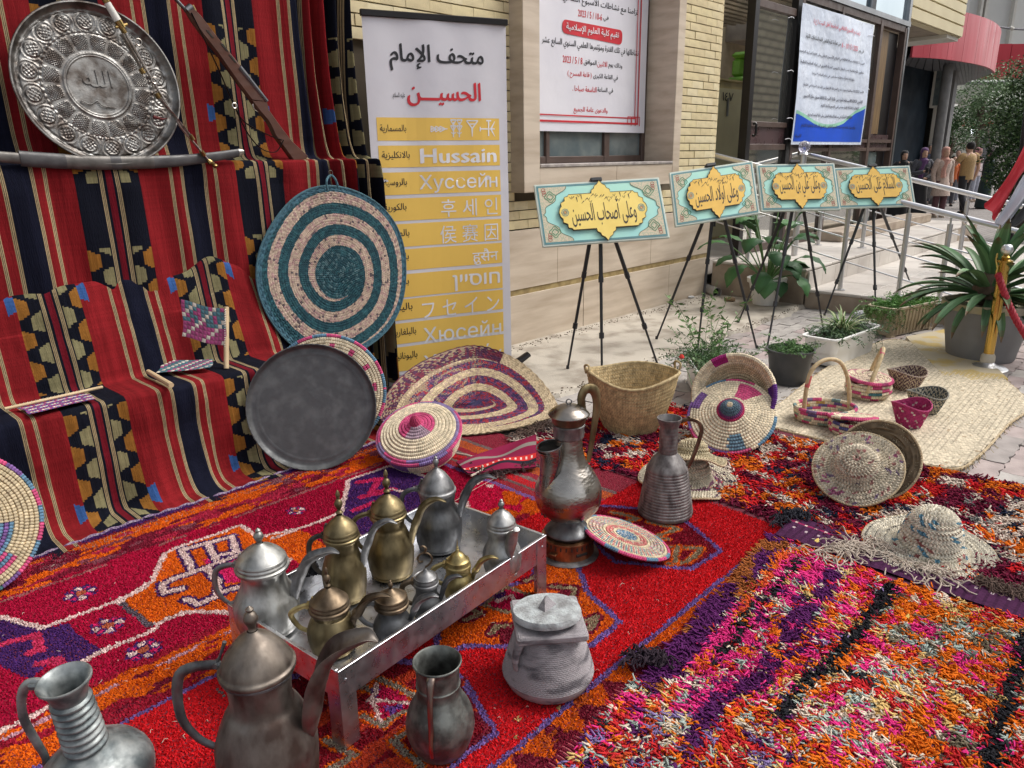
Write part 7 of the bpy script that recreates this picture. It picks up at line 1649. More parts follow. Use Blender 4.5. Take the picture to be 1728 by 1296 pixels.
B0,B1=G(652,656),G(863,624);ub=unit(B1-B0);BWd=np.linalg.norm(B1-B0);BH=(zat(B0,30)+zat(B1,38))/2
rb_=thing('roll_up_banner','white and yellow roll-up banner with Hussain written in many scripts beside the striped kilim','banner',(B0+B1)/2)
m_rollw=M_('rollup_print',(.66,.65,.69),.42,col2=(.60,.59,.64),ns=2,bump=.25,bs=2.6,bdist=.03,spec=.4);m_yelw=M_('yellow_print',(.82,.54,.11),.42,col2=(.75,.49,.10),ns=1.5)
nb_b=np.array([ub[1],-ub[0],0]);nb_b=nb_b if nb_b@(EYE-B0)>0 else-nb_b
def rup(x,z,off=0.0):x=np.asarray(x,float);z=np.asarray(z,float);w=.004*np.sin(x*9+z*2)+.003*np.sin(x*21)*(z>1.2);return B0+ub*x[...,None]+np.array([0,0,1.])*z[...,None]+nb_b*(w+off)[...,None]
xg,zg=np.meshgrid(np.linspace(0,BWd,40),np.linspace(.06,BH,60),indexing='ij')
part('sheet',slab(rup(xg,zg),.0012),m_rollw,rb_,world=True)
part('top_rail',boxc(-BWd/2-.008,BWd/2+.008,-.012,.012,0,.034,.004).mat(basis((B0+B1)/2+[0,0,BH-.004],ub,np.cross([0,0,1],ub),(0,0,1))),m_blackm,rb_,world=True)
part('base_case',boxc(-BWd/2-.01,BWd/2+.01,-.05,.05,.012,.075,.015).mat(basis((B0+B1)/2,ub,np.cross([0,0,1],ub),(0,0,1))),m_alu,rb_,world=True)
for s in(-1,1):part('foot',boxc(-.02,.02,-.16,.16,.031,.045,.005).mat(basis((B0+B1)/2+ub*s*(BWd/2-.08),ub,np.cross([0,0,1],ub),(0,0,1))),m_blackm,rb_,world=True)
part('back_pole',cyl(tuple((B0+B1)/2-nb_b*.03+[0,0,.07]),tuple((B0+B1)/2-nb_b*.03+[0,0,BH]),.008,8),m_alu,rb_,world=True)
pe=atD(884,606,(B1-EYE)@AF-.02);part('end_cap',tube([pe-ub*.04+[0,0,-.01],pe+ub*.035+[0,0,.03]],[.035,.030],14,flat=.6),m_blackm,rb_,world=True)
def bxz(px,py):
 d=ray(px,py);A_=np.array([[d[0],-ub[0]],[d[1],-ub[1]]]);t_,x_=np.linalg.solve(A_,[B0[0],B0[1]]);return x_,EYE_H+d[2]*t_
def onroll(mb,off):return mb.xf(lambda v:rup(v[:,0],v[:,1],off+0*v[:,0]))
def bpoly(pts,mt,name,off=.0012):
 P=[bxz(*p)for p in pts];x0,z0=P[0];x1,z1=P[2]
 xs=np.linspace(x0,x1,14);gm=np.stack([np.c_[xs,np.full(14,z1),0*xs],np.c_[xs,np.full(14,z0),0*xs]],1);part(name,onroll(gridm(gm),off),mt,rb_,False,world=True)
def btext(s,x0,y0,x1,y1,mt,bold=.02,off=.0024,keep=False):
 (a,_),(c,_)=bxz(x0,(y0+y1)/2),bxz(x1,(y0+y1)/2);zt_m=bxz((x0+x1)/2,y0)[1];zb_m=bxz((x0+x1)/2,y1)[1]
 s=shape(s)if any('\u0600'<=q<='\u06ff' for q in s)else s
 part('lettering',onroll(text_mb(s,a,zb_m,c,zt_m,bold,keep),off),mt,rb_,False,world=True)
btext('متحف الإمام',657,76,816,122,m_blk,.055);btext('الحسيـــن',687,138,811,180,m_red,.06);btext('عليه السلام',663,156,684,168,m_blk,.02)
YL0=[(199,237),(245,281),(289,326),(332,369),(374,412),(416,451),(457,495),(498,532),(537,571),(576,616)]
xl_m=bxz(636,220)[0];xr_m=bxz(843,220)[0]
for k,(a,b)in enumerate(YL0):
 za,zb_=bxz(750,a)[1],bxz(750,b)[1];x0=xl_m;xs=np.linspace(x0,xr_m,14);gm=np.stack([np.c_[xs,np.full(14,zb_),0*xs],np.c_[xs,np.full(14,za),0*xs]],1);part('yellow_bar',onroll(gridm(gm),.0012),m_yelw,rb_,False,world=True)
for s,x0,y0,x1,y1,b in[('Hussain',709,250,838,275,.05),('Хуссейн',708,293,839,324,.01),('후 세 인',744,335,839,364,.0),('侯 赛 因',743,378,840,408,.0),('हुसैन',797,419,840,446,.01),('חוסיין'[::-1],764,461,843,488,.03),('フ セ イ ン',712,503,842,531,.0),('Хюсейн',714,545,845,572,.01),('Χουσεΐν',714,585,846,616,.01)]:
 btext(s,x0,y0,x1,y1,m_wht,b)
for s,x0,x1,y in[('بالمسمارية',641,686,217),('بالانكليزية',644,692,262),('بالروسية',647,687,308),('بالكورية',648,686,350),('بالصينية',645,691,394),('بالهندية',649,690,434),('بالعبرية',649,690,476),('باليابانية',645,696,519),('بالبلغارية',662,702,560),('باليونانية',664,704,600)]:
 btext(s,x0,y-7,x1,y+8,m_blk,.02)
def cw(pts,w):
 P=[bxz(600+x/4.32,y/4.32)for x,y in pts];return strokes([P],w)
cu=MB();W0=.006
for seg_ in([(545,940),(668,940)],):cu.join(cw(seg_,W0))
for x in(548,580,612):cu.join(cw([(x,920),(x+38,940)],[.004,.009]));cu.join(cw([(x,962),(x+38,940)],[.004,.009]));cu.join(cw([(x,920),(x,962)],.005))
for y in(875,918):
 for x in(690,735):cu.join(cw([(x,y),(x+40,y)],.008));cu.join(cw([(x,y),(x+20,y+36)],.006));cu.join(cw([(x+40,y),(x+20,y+36)],.006))
for x in(712,755):cu.join(cw([(x,890),(x,1000)],.007));cu.join(cw([(x-16,965),(x,978),(x+16,965)],.006))
cu.join(cw([(806,880),(888,880)],.007));cu.join(cw([(806,880),(846,935)],.007));cu.join(cw([(888,880),(848,935)],.007));cu.join(cw([(824,905),(870,905)],.006));cu.join(cw([(847,930),(847,996)],[.012,.004]))
cu.join(cw([(905,940),(1015,940)],.007));cu.join(cw([(968,880),(968,992)],.008));cu.join(cw([(950,880),(988,880)],.008));cu.join(cw([(1015,885),(985,940),(1015,995)],[.003,.012,.003]));cu.join(cw([(905,925),(905,958)],.007))
part('cuneiform_signs',onroll(cu,.0024),m_wht,rb_,False,world=True)
m_turq=M_('turquoise_board',(.40,.72,.60),.5,col2=(.32,.64,.60),ns=5,nlo=.4,nhi=.62,spec=.5);m_gold=M_('golden_panel',(.80,.49,.07),.5,col2=(.70,.41,.055),ns=7,nlo=.38,nhi=.64);m_goldl=M_('pale_golden_panel',(.86,.66,.17),.5,col2=(.76,.56,.12),ns=7)
m_bfr=M_('pale_board_edge',(.60,.68,.60),.5);m_teal2=M_('teal_line',(.10,.26,.28),.5);m_orn=M_('floral_corner',(.60,.50,.36),.6,col2=(.42,.44,.31),ns=120,nlo=.46,nhi=.54);m_ornl=M_('ornament_line',(.12,.16,.10),.6);m_orng=M_('green_knot',(.06,.25,.12),.6);m_ink=M_('calligraphy_ink',(.035,.025,.012),.6);m_panedge=M_('panel_edge',(.10,.06,.02),.7)
m_trip=M_('tripod_black',(.022,.022,.025),.4,spec=.5,rvar=.05)
def easel(apex,feet,tri_d,label,hang=None):
 F3=[G(x,y,.032 if G(x,y)[1]>2.65 else.004)for x,y in feet];cen=np.mean([f[:2]for f in F3],0);d=(np.append(cen,0)-EYE)@AF
 ap_=atD(*apex,(np.append(cen,.9)-EYE)@AF);t=thing('easel',label,'tripod',(cen[0],cen[1],0),group='black tripod easels')
 for f in F3:
  tp=ap_+(f-ap_)*.02+unit((f-ap_)*[1,1,0])*.02;l1,l2=tp+(f-tp)*.40,tp+(f-tp)*.72
  lg=part('leg',tube([tp,l1],.0125,8),m_trip,t,world=True)
  MW[lg.name]=MW[t.name];part('leg_section',tube([l1,l2],.0095,8),m_trip,lg,world=True);part('leg_section',tube([l2,f],.0070,8),m_trip,lg,world=True)
  for q in(l1,l2):part('leg_clamp',tube([q-unit(f-tp)*.018,q+unit(f-tp)*.018],.0155,8),m_trip,lg,world=True)
  part('foot',tube([f+[0,0,.022],f],[.009,.011],8),m_trip,lg,world=True)
 part('centre_column',tube([ap_+[0,0,.10],ap_-[0,0,.10 if hang is None else hang]],.011,8),m_trip,t,world=True);part('hub',lathe([(.014,-.03),(.032,-.02),(.034,.015),(.016,.03)],12).mat(Matrix.Translation(Vector(ap_))),m_trip,t,world=True)
 return t,ap_
def board(cor,ds,s_txt,label,pale=False):
 """cor: TL, TR, BR, BL photo corners, ds: their depths"""
 TL_3,TR3,BR3,BL3=[atD(*c,d)for c,d in zip(cor,ds)];o=BL3;ex=((BR3-BL3)+(TR3-TL_3))/2;ey=((TL_3-BL3)+(TR3-BR3))/2;W_,H_=np.linalg.norm(ex),np.linalg.norm(ey);ex=ex/W_;ez=unit(np.cross(ex,ey));ey=ey/H_
 if ez@(EYE-o)<0:ez=-ez
 M0=basis(o,ex,ey,ez);t=thing('calligraphy_board',label,'calligraphy board',o+ex*W_/2,group=None);t['group']='turquoise calligraphy boards on easels'
 def P(name,mb,mt,h=0.0):mb.xf(lambda v:v+[0,0,h]);mb.mat(M0);return part(name,mb,mt,t,False,world=True)
 P('board',boxc(0,W_,0,H_,-.018,0,.003),m_bfr);P('painted_field',rect2(.012*1,.012,W_-.012,H_-.012),m_turq,.0015)
 for k,(a,b,c,d)in enumerate(((.012,.012,W_-.012,.024),(.012,H_-.024,W_-.012,H_-.012),(.012,.024,.022,H_-.024),(W_-.022,.024,W_-.012,H_-.024))):P('border_line',rect2(a,b,c,d),m_teal2,.0025)
 for sx in(0,1):
  for sy in(0,1):
   pts=[]
   for q in np.linspace(0,1,22):
    x=.022+(.215*(1-q)**1.05)*W_+.012*math.sin(q*15);y=.024+q*(H_/2-.024)
    pts.append((x,y))
   pts=[(.022,.024)]+pts+[(.022,H_/2)]
   pts=[((W_-x)if sx else x,(H_-y)if sy else y)for x,y in pts]
   mb=MB().add([(x,y,0)for x,y in pts],[tuple(range(len(pts)))]);P('spandrel',mb,m_orn,.003)
   P('spandrel_outline',strokes([pts[1:-1]],.0035),m_ornl,.0036)
   cx,cy=(W_-.085 if sx else.085),(H_-.085 if sy else.085)
   for rr in(.030,.017):P('green_knot',strokes([[(cx+rr*math.cos(a)*(1+.15*math.cos(4*a)),cy+rr*math.sin(a)*(1+.15*math.cos(4*a)))for a in np.linspace(0,2*math.pi,25)]],.0045),m_orng,.0042)
   fl=MB()
   for q in range(9):
    a=q*.7;x_,y_=.05+.11*W_*abs(math.sin(q*2.1)),.04+(H_/2-.06)*((q*.37)%1)
    if x_>.03+.19*W_*(1-y_/(H_/2)):continue
    x_,y_=(W_-x_ if sx else x_),(H_-y_ if sy else y_);fl.join(strokes([[(x_+.011*math.cos(b_),y_+.011*math.sin(b_))for b_ in np.linspace(0,6.2,9)]],.004))
   if fl.V:P('floral_scroll',fl,M_('rose_scroll',(.42,.14,.10),.6),.004)
 cx,cy=W_*.505,H_*.5;hx,hy=W_*.295,H_*.285
 q1=[(hx,0),(hx+W_*.052,0),(hx+.045*W_,H_*.06),(hx+.028*W_,H_*.10),(hx+.030*W_,H_*.155),(hx-.002*W_,H_*.185),(hx-.004*W_,hy*.86),(hx-.03*W_,hy*.90),(hx-.04*W_,hy),(W_*.075,hy),(W_*.072,hy+H_*.05),(W_*.050,hy+H_*.075),(W_*.044,hy+H_*.115),(W_*.02,hy+H_*.145),(0,hy+H_*.20)]
 q1=q1[1:];pl=[(x,y)for x,y in q1]+[(-x,y)for x,y in q1[-2::-1]]+[(-x,-y)for x,y in q1[1:]]+[(x,-y)for x,y in q1[-2:0:-1]]
 pl=[(cx+x,cy+y)for x,y in pl];mb=prism(pl,.0,.013);P('panel_edge',mb,m_panedge,.004);mb=MB().add([(x,y,0)for x,y in pl],[tuple(range(len(pl)))]);P('golden_panel',mb,m_goldl if pale else m_gold,.0178)
 P('panel_outline',strokes([pl+[pl[0]]],.0035),m_panedge,.0184)
 for sx in(-1,1):
  c_=(cx+sx*hx*1.02,cy);
  for rr in(.020,.012,.006):P('medallion',strokes([[(c_[0]+rr*math.cos(a)*(1+.1*math.cos(8*a)),c_[1]+rr*math.sin(a)*1.1)for a in np.linspace(0,2*math.pi,25)]],.004),m_teal2 if rr>.01 else M_('rose_scroll',()),.0186)
 tw,th_=hx*.86,hy*.92
 mb=text_mb(shape(s_txt),cx-tw,cy-th_*.92,cx+tw,cy+th_*.80,.014);mb.xf(lambda v:v+np.c_[0*v[:,0],.25*(v[:,0]-cx)**2*0,0*v[:,0]]);P('calligraphy',mb,m_ink,.0188)
 tk=MB();rr_=random.Random(len(s_txt))
 for q in range(26):
  x_=cx-tw*.95+2*tw*.93*q/25+rr_.uniform(-.006,.006);y_=cy+th_*rr_.choice([.55,.72,.86,.95]);k=rr_.choice([0,0,1,2])
  if k==0:tk.join(strokes([[(x_-.009,y_-.007),(x_+.009,y_+.009)]],[.0015,.005]))
  elif k==1:tk.join(strokes([[(x_-.007,y_+.008),(x_,y_-.006),(x_+.008,y_+.010)]],.003))
  else:tk.join(strokes([[(x_,y_+.018),(x_+.003,y_-.012)]],[.006,.002]))
 P('vowel_marks',tk,m_ink,.0190)
 cl_c=(TL_3+TR3)/2+ey*.004;b=boxc(-.035,.035,-.010,.014,-.03,.012,.004).mat(basis(cl_c,ex,ey,ez));part('clip',b,m_trip,t,world=True)
 return t
e1_,a1_=easel((1012,345),[(958,622),(1016,648),(1112,622)],0,'black tripod easel nearest the straw basket',.22);D1=(a1_-EYE)@AF
board([(897,311),(1112,299),(1127,400),(916,417)],[D1-.10,D1+.02,D1-.06,D1-.18],'وعلى أصحاب الحسين','turquoise calligraphy board standing alone at the left, nearest the roll-up banner',True)
e2_,a2_=easel((1208,332),[(1108,572),(1177,592),(1277,588)],0,'black tripod easel with its feet around the red flowered planter',.20);D2_=(a2_-EYE)@AF
board([(1127,289),(1270,271),(1280,358),(1140,383)],[D2_-.10,D2_+.02,D2_-.06,D2_-.18],'وعلى أولاد الحسين','turquoise calligraphy board hanging in front of the brick pier, second from the left')
e3_,a3_=easel((1345,315),[(1246,544),(1294,590),(1390,560)],0,'black tripod easel straddling the tall leafy potted plant',.16);D3_=(a3_-EYE)@AF
board([(1272,274),(1408,275),(1415,350),(1285,357)],[D3_-.10,D3_-.06,D3_-.14,D3_-.18],'وعلى علي بن الحسين','turquoise calligraphy board in front of the leafy pot plant, third from the left')
e4_,a4_=easel((1472,320),[(1391,533),(1478,550),(1545,500)],0,'black tripod easel behind the beige planter by the ramp',.16);D4_=(a4_-EYE)@AF
board([(1410,283),(1535,279),(1550,347),(1415,352)],[D4_-.06,D4_-.06,D4_-.14,D4_-.14],'السلام على الحسين','turquoise calligraphy board at the far right, in front of the pedestrians')
m_wplas=M_('white_plastic',(.78,.77,.74),.4,col2=(.50,.47,.42),ns=4,nlo=.5,nhi=.75,spec=.5);m_bplas=M_('beige_plastic',(.46,.385,.27),.5,col2=(.37,.30,.205),ns=4);m_kplas=M_('black_pot_plastic',(.035,.037,.04),.55,col2=(.06,.06,.06),ns=10);m_earth=M_('potting_soil',(.06,.04,.028),.95,col2=(.03,.02,.015),ns=30,bump=1,bs=60,bdist=.01)
def blades(base,n,L,w,cols,seed,spread=1.0,arch=.9,e0=(.6,1.4),rb=.05,segs=6,stripe=None,fold=.25,rz=None,taper=1.0):
 r=np.random.default_rng(seed);b=MB();base=np.asarray(base,float)
 for i in range(n):
  a=r.uniform(0,2*math.pi);e=r.uniform(*e0);l=L*r.uniform(.55,1.1);ww=w*r.uniform(.7,1.15);p=base+np.array([math.cos(a),math.sin(a),0])*r.uniform(0,rb);P=[p];bend=arch*r.uniform(.5,1.3);tw=r.normal(0,.15)
  for s in range(segs):e-=bend/segs*(.4+s/segs*1.3);a+=tw/segs;p=p+np.array([math.cos(a)*math.cos(e),math.sin(a)*math.cos(e),math.sin(e)])*l/segs;P.append(p)
  P=np.array(P);t=np.linspace(0,1,segs+1);W_=ww*np.clip(np.minimum(.55+t*2.2,(1.02-t)*2.0*taper),.03,1);side=np.cross(np.gradient(P,axis=0),[0,0,1]);side/=np.linalg.norm(side,axis=1)[:,None]+1e-9;upn=np.cross(side,np.gradient(P,axis=0));upn/=np.linalg.norm(upn,axis=1)[:,None]+1e-9
  G_=np.stack([P-side*W_[:,None]/2+upn*W_[:,None]*fold,P,P+side*W_[:,None]/2+upn*W_[:,None]*fold],1);c=np.array(cols[r.integers(len(cols))])*r.uniform(.75,1.25)
  cc=np.tile(c,(segs,2,1));
  if stripe is not None:cc[:,i%2]=np.array(stripe)*r.uniform(.8,1.1)
  b.join(gridm(G_,cc.reshape(-1,3)))
 return b
def sprigs(base_fn,n,L,cols,seed,leaf=.012,up=(.2,1.2),arch=.8,dens=9,thin=.0012):
 r=np.random.default_rng(seed);P0,P1,Cc=[],[],[];st_=MB()
 for i in range(n):
  p=np.array(base_fn(r),float);a=r.uniform(0,2*math.pi);e=r.uniform(*up);l=L*r.uniform(.5,1.2);pts=[p]
  for s in range(5):e-=arch/5*r.uniform(.5,1.5);a+=r.normal(0,.15);p=p+np.array([math.cos(a)*math.cos(e),math.sin(a)*math.cos(e),math.sin(e)])*l/5;pts.append(p)
  pts=np.array(pts);c=np.array(cols[r.integers(len(cols))])*r.uniform(.75,1.2);st_.join(tube(pts,thin,3,caps=False).xf(lambda v:v));st_.col[-1]=np.tile(c*.8,(len(st_.F[-1]),1));st_.has=True
  m_=dens*5;t=r.uniform(0.1,1,m_)*5;i0=np.minimum(t.astype(int),4);q=pts[i0]+(pts[i0+1]-pts[i0])*(t-i0)[:,None];P0.append(q);P1.append(r.normal(size=(m_,3))*[1,1,.7]);Cc.append(np.tile(c,(m_,1)))
 Q=np.concatenate(P0);D=np.concatenate(P1);D/=np.linalg.norm(D,axis=1)[:,None];cc=np.concatenate(Cc)*r.uniform(.8,1.3,(len(Q),1));Wd=np.cross(D,r.normal(size=D.shape));Wd/=np.linalg.norm(Wd,axis=1)[:,None]+1e-9;lf=leaf*r.uniform(.6,1.3,(len(Q),1))
 V=np.stack([Q,Q+D*lf*.5+Wd*lf*.14,Q+D*lf,Q+D*lf*.5-Wd*lf*.14],1).reshape(-1,3);st_.add(V,np.arange(len(Q)*4).reshape(-1,4),cc);return st_
def trough(name,label,cpx,rz,L,Wd,H_,mt,ribs=0):
 p=np.array([*cpx[:2],0.0]);t=thing(name,label,'planter',p,rz)
 def ringp(sx,sy,z,k=.25):
  a=np.linspace(0,2*math.pi,48,endpoint=False);return[(sx*np.sign(math.cos(q))*abs(math.cos(q))**k,sy*np.sign(math.sin(q))*abs(math.sin(q))**k,z)for q in a]
 Rg=[ringp(L*.43,Wd*.40,.012),ringp(L*.44,Wd*.41,.03),ringp(L*.445,Wd*.42,H_*.45),ringp(L*.46,Wd*.43,H_*.47),ringp(L*.475,Wd*.45,H_*.90),ringp(L*.5,Wd*.5,H_*.92),ringp(L*.502,Wd*.503,H_*.985),ringp(L*.49,Wd*.48,H_),ringp(L*.465,Wd*.44,H_*.985),ringp(L*.455,Wd*.42,H_*.80)]
 V=np.array(Rg);
 if ribs:
  n=V.shape[1];
  for k in range(1,5):V[k,::2,:2]*=1-.012
 b=gridm(np.concatenate([V,V[:,:1]],1));b.add(np.array(Rg[0]),[tuple(range(48))[::-1]]);part('trough',b,mt,t)
 if ribs:
  for s in(-1,1):
   for q in np.linspace(-.42,.42,ribs):part('rib',tube([(q*L*.98,s*Wd*.425,H_*.08),(q*L*1.03,s*Wd*.452,H_*.88)],.006,6),mt,t)
 part('soil',MB().add([(x,y,H_*.86)for x,y,_ in ringp(L*.455,Wd*.42,0)],[tuple(range(48))]),m_earth,t)
 for sx in(-1,1):
  for sy in(-1,1):part('foot',boxc(sx*L*.40-.03,sx*L*.40+.03,sy*Wd*.33-.02,sy*Wd*.33+.02,0,.014),mt,t,False)
 return t
A_,B_=G(1378,622),G(1488,590);p=(G(1342,622)+G(1490,592))/2+np.array([.06,.07,0])
LW=0.62;rzp=math.atan2(*(G(1488,598)-G(1385,640))[[1,0]]);rz_w=rzp
tw_=trough('white_planter','white plastic trough with a variegated spider plant on the pavers',G(1421,612)+np.array([.10,.06,0]),rzp,.66,.26,.20,m_wplas)
part('spider_plant',blades((.0,0,.18),90,.24,.012,[(.09,.20,.05),(.12,.25,.07)],11,arch=1.7,e0=(.7,1.45),stripe=(.50,.52,.30),rb=.04),m_leaf,tw_,False)
part('trailing_leaves',sprigs(lambda r:(r.uniform(.02,.28),r.uniform(-.1,.1),.17),60,.20,[(.10,.17,.09),(.14,.22,.12)],12,leaf=.028,up=(.2,1.2),arch=1.6,dens=4),m_leaf,tw_,False);part('trailing_leaves',sprigs(lambda r:(r.uniform(-.26,-.05),r.uniform(-.1,.1),.17),40,.16,[(.10,.17,.09),(.08,.15,.06)],13,leaf=.028,up=(.4,1.3),arch=1.4,dens=4),m_leaf,tw_,False)
rzb=math.atan2(*(G(1590,558)-G(1505,578))[[1,0]])
tb_=trough('beige_planter','ribbed beige trough overflowing with bright green ferny foliage beside the grey pot',G(1535,566)+np.array([.10,.10,0]),rzb,.62,.24,.23,m_bplas,ribs=13)
part('ferny_foliage',sprigs(lambda r:(r.uniform(-.30,.28),r.uniform(-.10,.10),.22),330,.13,[(.07,.20,.03),(.11,.27,.05),(.15,.32,.07)],14,leaf=.018,up=(-.1,1.1),arch=.9,dens=5),m_leaf,tb_,False);part('hanging_foliage',sprigs(lambda r:(r.uniform(-.34,-.22),r.uniform(-.12,.12),.22),90,.18,[(.08,.18,.03),(.12,.24,.05)],15,leaf=.018,up=(-.2,.4),arch=1.8,dens=5),m_leaf,tb_,False)
tg_=trough('white_planter','pale trough with weedy herbs and a red flower behind the open straw bowl',G(1205,690)+np.array([.22,.16,0]),R(40),.60,.22,.19,m_wplas)
part('weedy_herbs',sprigs(lambda r:(r.uniform(-.26,.26),r.uniform(-.09,.09),.16),120,.24,[(.06,.13,.05),(.09,.18,.06),(.13,.22,.09)],16,leaf=.024,up=(.3,1.4),arch=.8,dens=5),m_leaf,tg_,False);part('tall_herbs',sprigs(lambda r:(r.uniform(.05,.28),r.uniform(-.08,.08),.16),14,.42,[(.10,.20,.05),(.14,.26,.08)],17,leaf=.040,up=(1.1,1.5),arch=.3,dens=5),m_leaf,tg_,False)
fp=atD(1150,606,(G(1200,690)-EYE)@AF);fm=MB()
for q in range(26):a,e=q*2.4,(q%5)*.25;d_=np.array([math.cos(a)*math.cos(e),math.sin(a)*math.cos(e),math.sin(e)+.2]);fm.join(lathe([(.001,0),(.008,.008),(.002,.018)],6).mat(Matrix.Translation(Vector(fp+d_*.008))).mat(Matrix.Identity(4)))
part('red_flower',fm,M_('red_petal',(.70,.03,.02),.6),tg_,world=True);part('flower_stem',tube([fp,fp*.5+G(1175,680,.17)*.5+[0,0,.03],G(1180,690,.17)],.002,5,sm=3),M_('stem_green',(.10,.17,.06),.6),tg_,world=True)
bp=G(1329,645);rp=40/SC(bp)*.93;t=thing('black_pot','black ribbed plastic pot with feathery foliage beside the straw bowl','plant pot',bp);hpz=zat(bp,588)
part('pot',lathe([(0,.003),(rp*.76,.003),(rp*.78,.01),(rp*.97,hpz*.93),(rp*1.04,hpz*.93),(rp*1.05,hpz),(rp*.99,hpz),(rp*.95,hpz*.85),(0,hpz*.84)],72,fold=lambda a,t:1+.008*np.sin(a*36)*(t<.45)),m_kplas,t)
part('feathery_foliage',sprigs(lambda r:(r.normal(0,rp*.4),r.normal(0,rp*.4),hpz*.95),60,.15,[(.07,.16,.04),(.11,.22,.07),(.15,.27,.10)],18,leaf=.020,up=(.2,1.1),arch=.8,dens=5),m_leaf,t,False)
wp=np.array([6.38,2.93,0]);rp=30/SC(wp);hpz=zat(wp,474);t=thing('white_pot','fluted white pot with a tall broad leafed plant against the landing','plant pot',wp+[0,0,.03])
part('pot',lathe([(0,.003),(rp*.66,.003),(rp*.68,.012),(rp*.92,hpz*.80),(rp*.95,hpz*.82),(rp*1.05,hpz*.84),(rp*1.07,hpz),(rp*.98,hpz),(rp*.92,hpz*.85),(0,hpz*.84)],96,fold=lambda a,t:1+.018*np.sin(a*20)*(t<.4)),m_wplas,t)
def bigleaf(p0,az,e,L,w,droop,c,stemL):
 b=MB();P=[np.array(p0,float)];d=lambda a,e_:np.array([math.cos(a)*math.cos(e_),math.sin(a)*math.cos(e_),math.sin(e_)])
 for s in range(4):P.append(P[-1]+d(az,e)*stemL/4);e-=.08
 st_=tube(P,.006,6,sm=2);q=P[-1];rows_=[];n=9
 for s in range(n+1):
  t_=s/n;wdt=w*math.sin(min(t_*1.25+.06,1)*math.pi*(.5 if t_<.4 else.5)+0)if t_<.4 else w*math.cos((t_-.4)/.6*math.pi/2)**.8
  T_=d(az,e);sd_=np.array([-math.sin(az),math.cos(az),0]);up_=np.cross(T_,sd_)*-1
  rows_.append([q+sd_*wdt*v/2+up_*(abs(v)*wdt*.12+.006*math.sin(s*2.2+v*3))for v in(-1,-.5,0,.5,1)]);q=q+T_*L/n;e-=droop/n
 g_=np.array(rows_);cc=np.tile(np.array(c),(n,4,1));cc[:,1:3]*=1.15;b.join(gridm(g_,cc.reshape(-1,3)));return b,st_
r_=random.Random(4);H0=hpz*.85
cr_=math.radians(CAMR)
specs=[(CAMR+205,.75,.38,.17,2.4,.25),(CAMR+225,1.25,.36,.17,2.6,.38),(CAMR-25,.9,.36,.17,2.3,.30),(CAMR-50,.5,.32,.16,2.2,.22),(CAMR+250,.6,.30,.17,2.4,.10),(CAMR+160,.9,.34,.15,1.7,.45),(CAMR+20,1.1,.34,.16,1.8,.42),(CAMR+100,1.2,.34,.15,1.4,.50),(CAMR-90,1.2,.34,.17,2.5,.25),(CAMR+180,1.4,.34,.15,1.2,.62),(CAMR+0,1.35,.34,.15,1.5,.60),(CAMR+60,1.3,.32,.14,1.4,.75),(CAMR+270,1.35,.34,.16,1.9,.50),(CAMR+300,1.0,.30,.14,2.4,.18),(CAMR+130,1.4,.3,.13,1.2,.8),(CAMR+215,1.3,.32,.14,2.0,.55)]
specs+=[(a+37,e*.9,l*.85,w*.9,d,s*.8)for a,e,l,w,d,s in specs]
for az_,e_,L_,w_,dr_,sl in specs:
 c=r_.choice([(.045,.13,.04),(.06,.16,.05),(.035,.10,.035),(.08,.20,.07)])
 b,s_t=bigleaf((.02*math.cos(R(az_)),.02*math.sin(R(az_)),H0),R(az_),e_,L_*.95,w_*1.15,dr_,c,sl);part('leaf',b,m_leaf,t);part('leaf_stem',s_t,M_('stem_green2',(.10,.20,.06),.5),t)
gp=G(1652,606);gp=gp+unit(gp*[1,1,0])*.06;rp=66/SC(gp);hpz=zat(gp,508);t=thing('grey_pot','big grey pot with a yellow painted rim holding a large spiky agave','plant pot',gp)
part('pot',lathe([(0,.003),(rp*.74,.003),(rp*.76,.01),(rp*.97,hpz*.86),(rp*.98,hpz*.87)],56,cap1=False),M_('grey_pot_paint',(.24,.245,.25),.7,col2=(.19,.19,.195),ns=5),t)
part('painted_rim',lathe([(rp*.975,hpz*.871),(rp*1.03,hpz*.88),(rp*1.035,hpz),(rp*.96,hpz),(rp*.93,hpz*.9),(0,hpz*.88)],56,cap0=False),M_('worn_yellow_rim',(.42,.37,.22),.8,col2=(.34,.31,.25),ns=9),t)
AG=[(.07,.15,.06),(.09,.18,.08),(.055,.115,.05),(.12,.22,.10)]
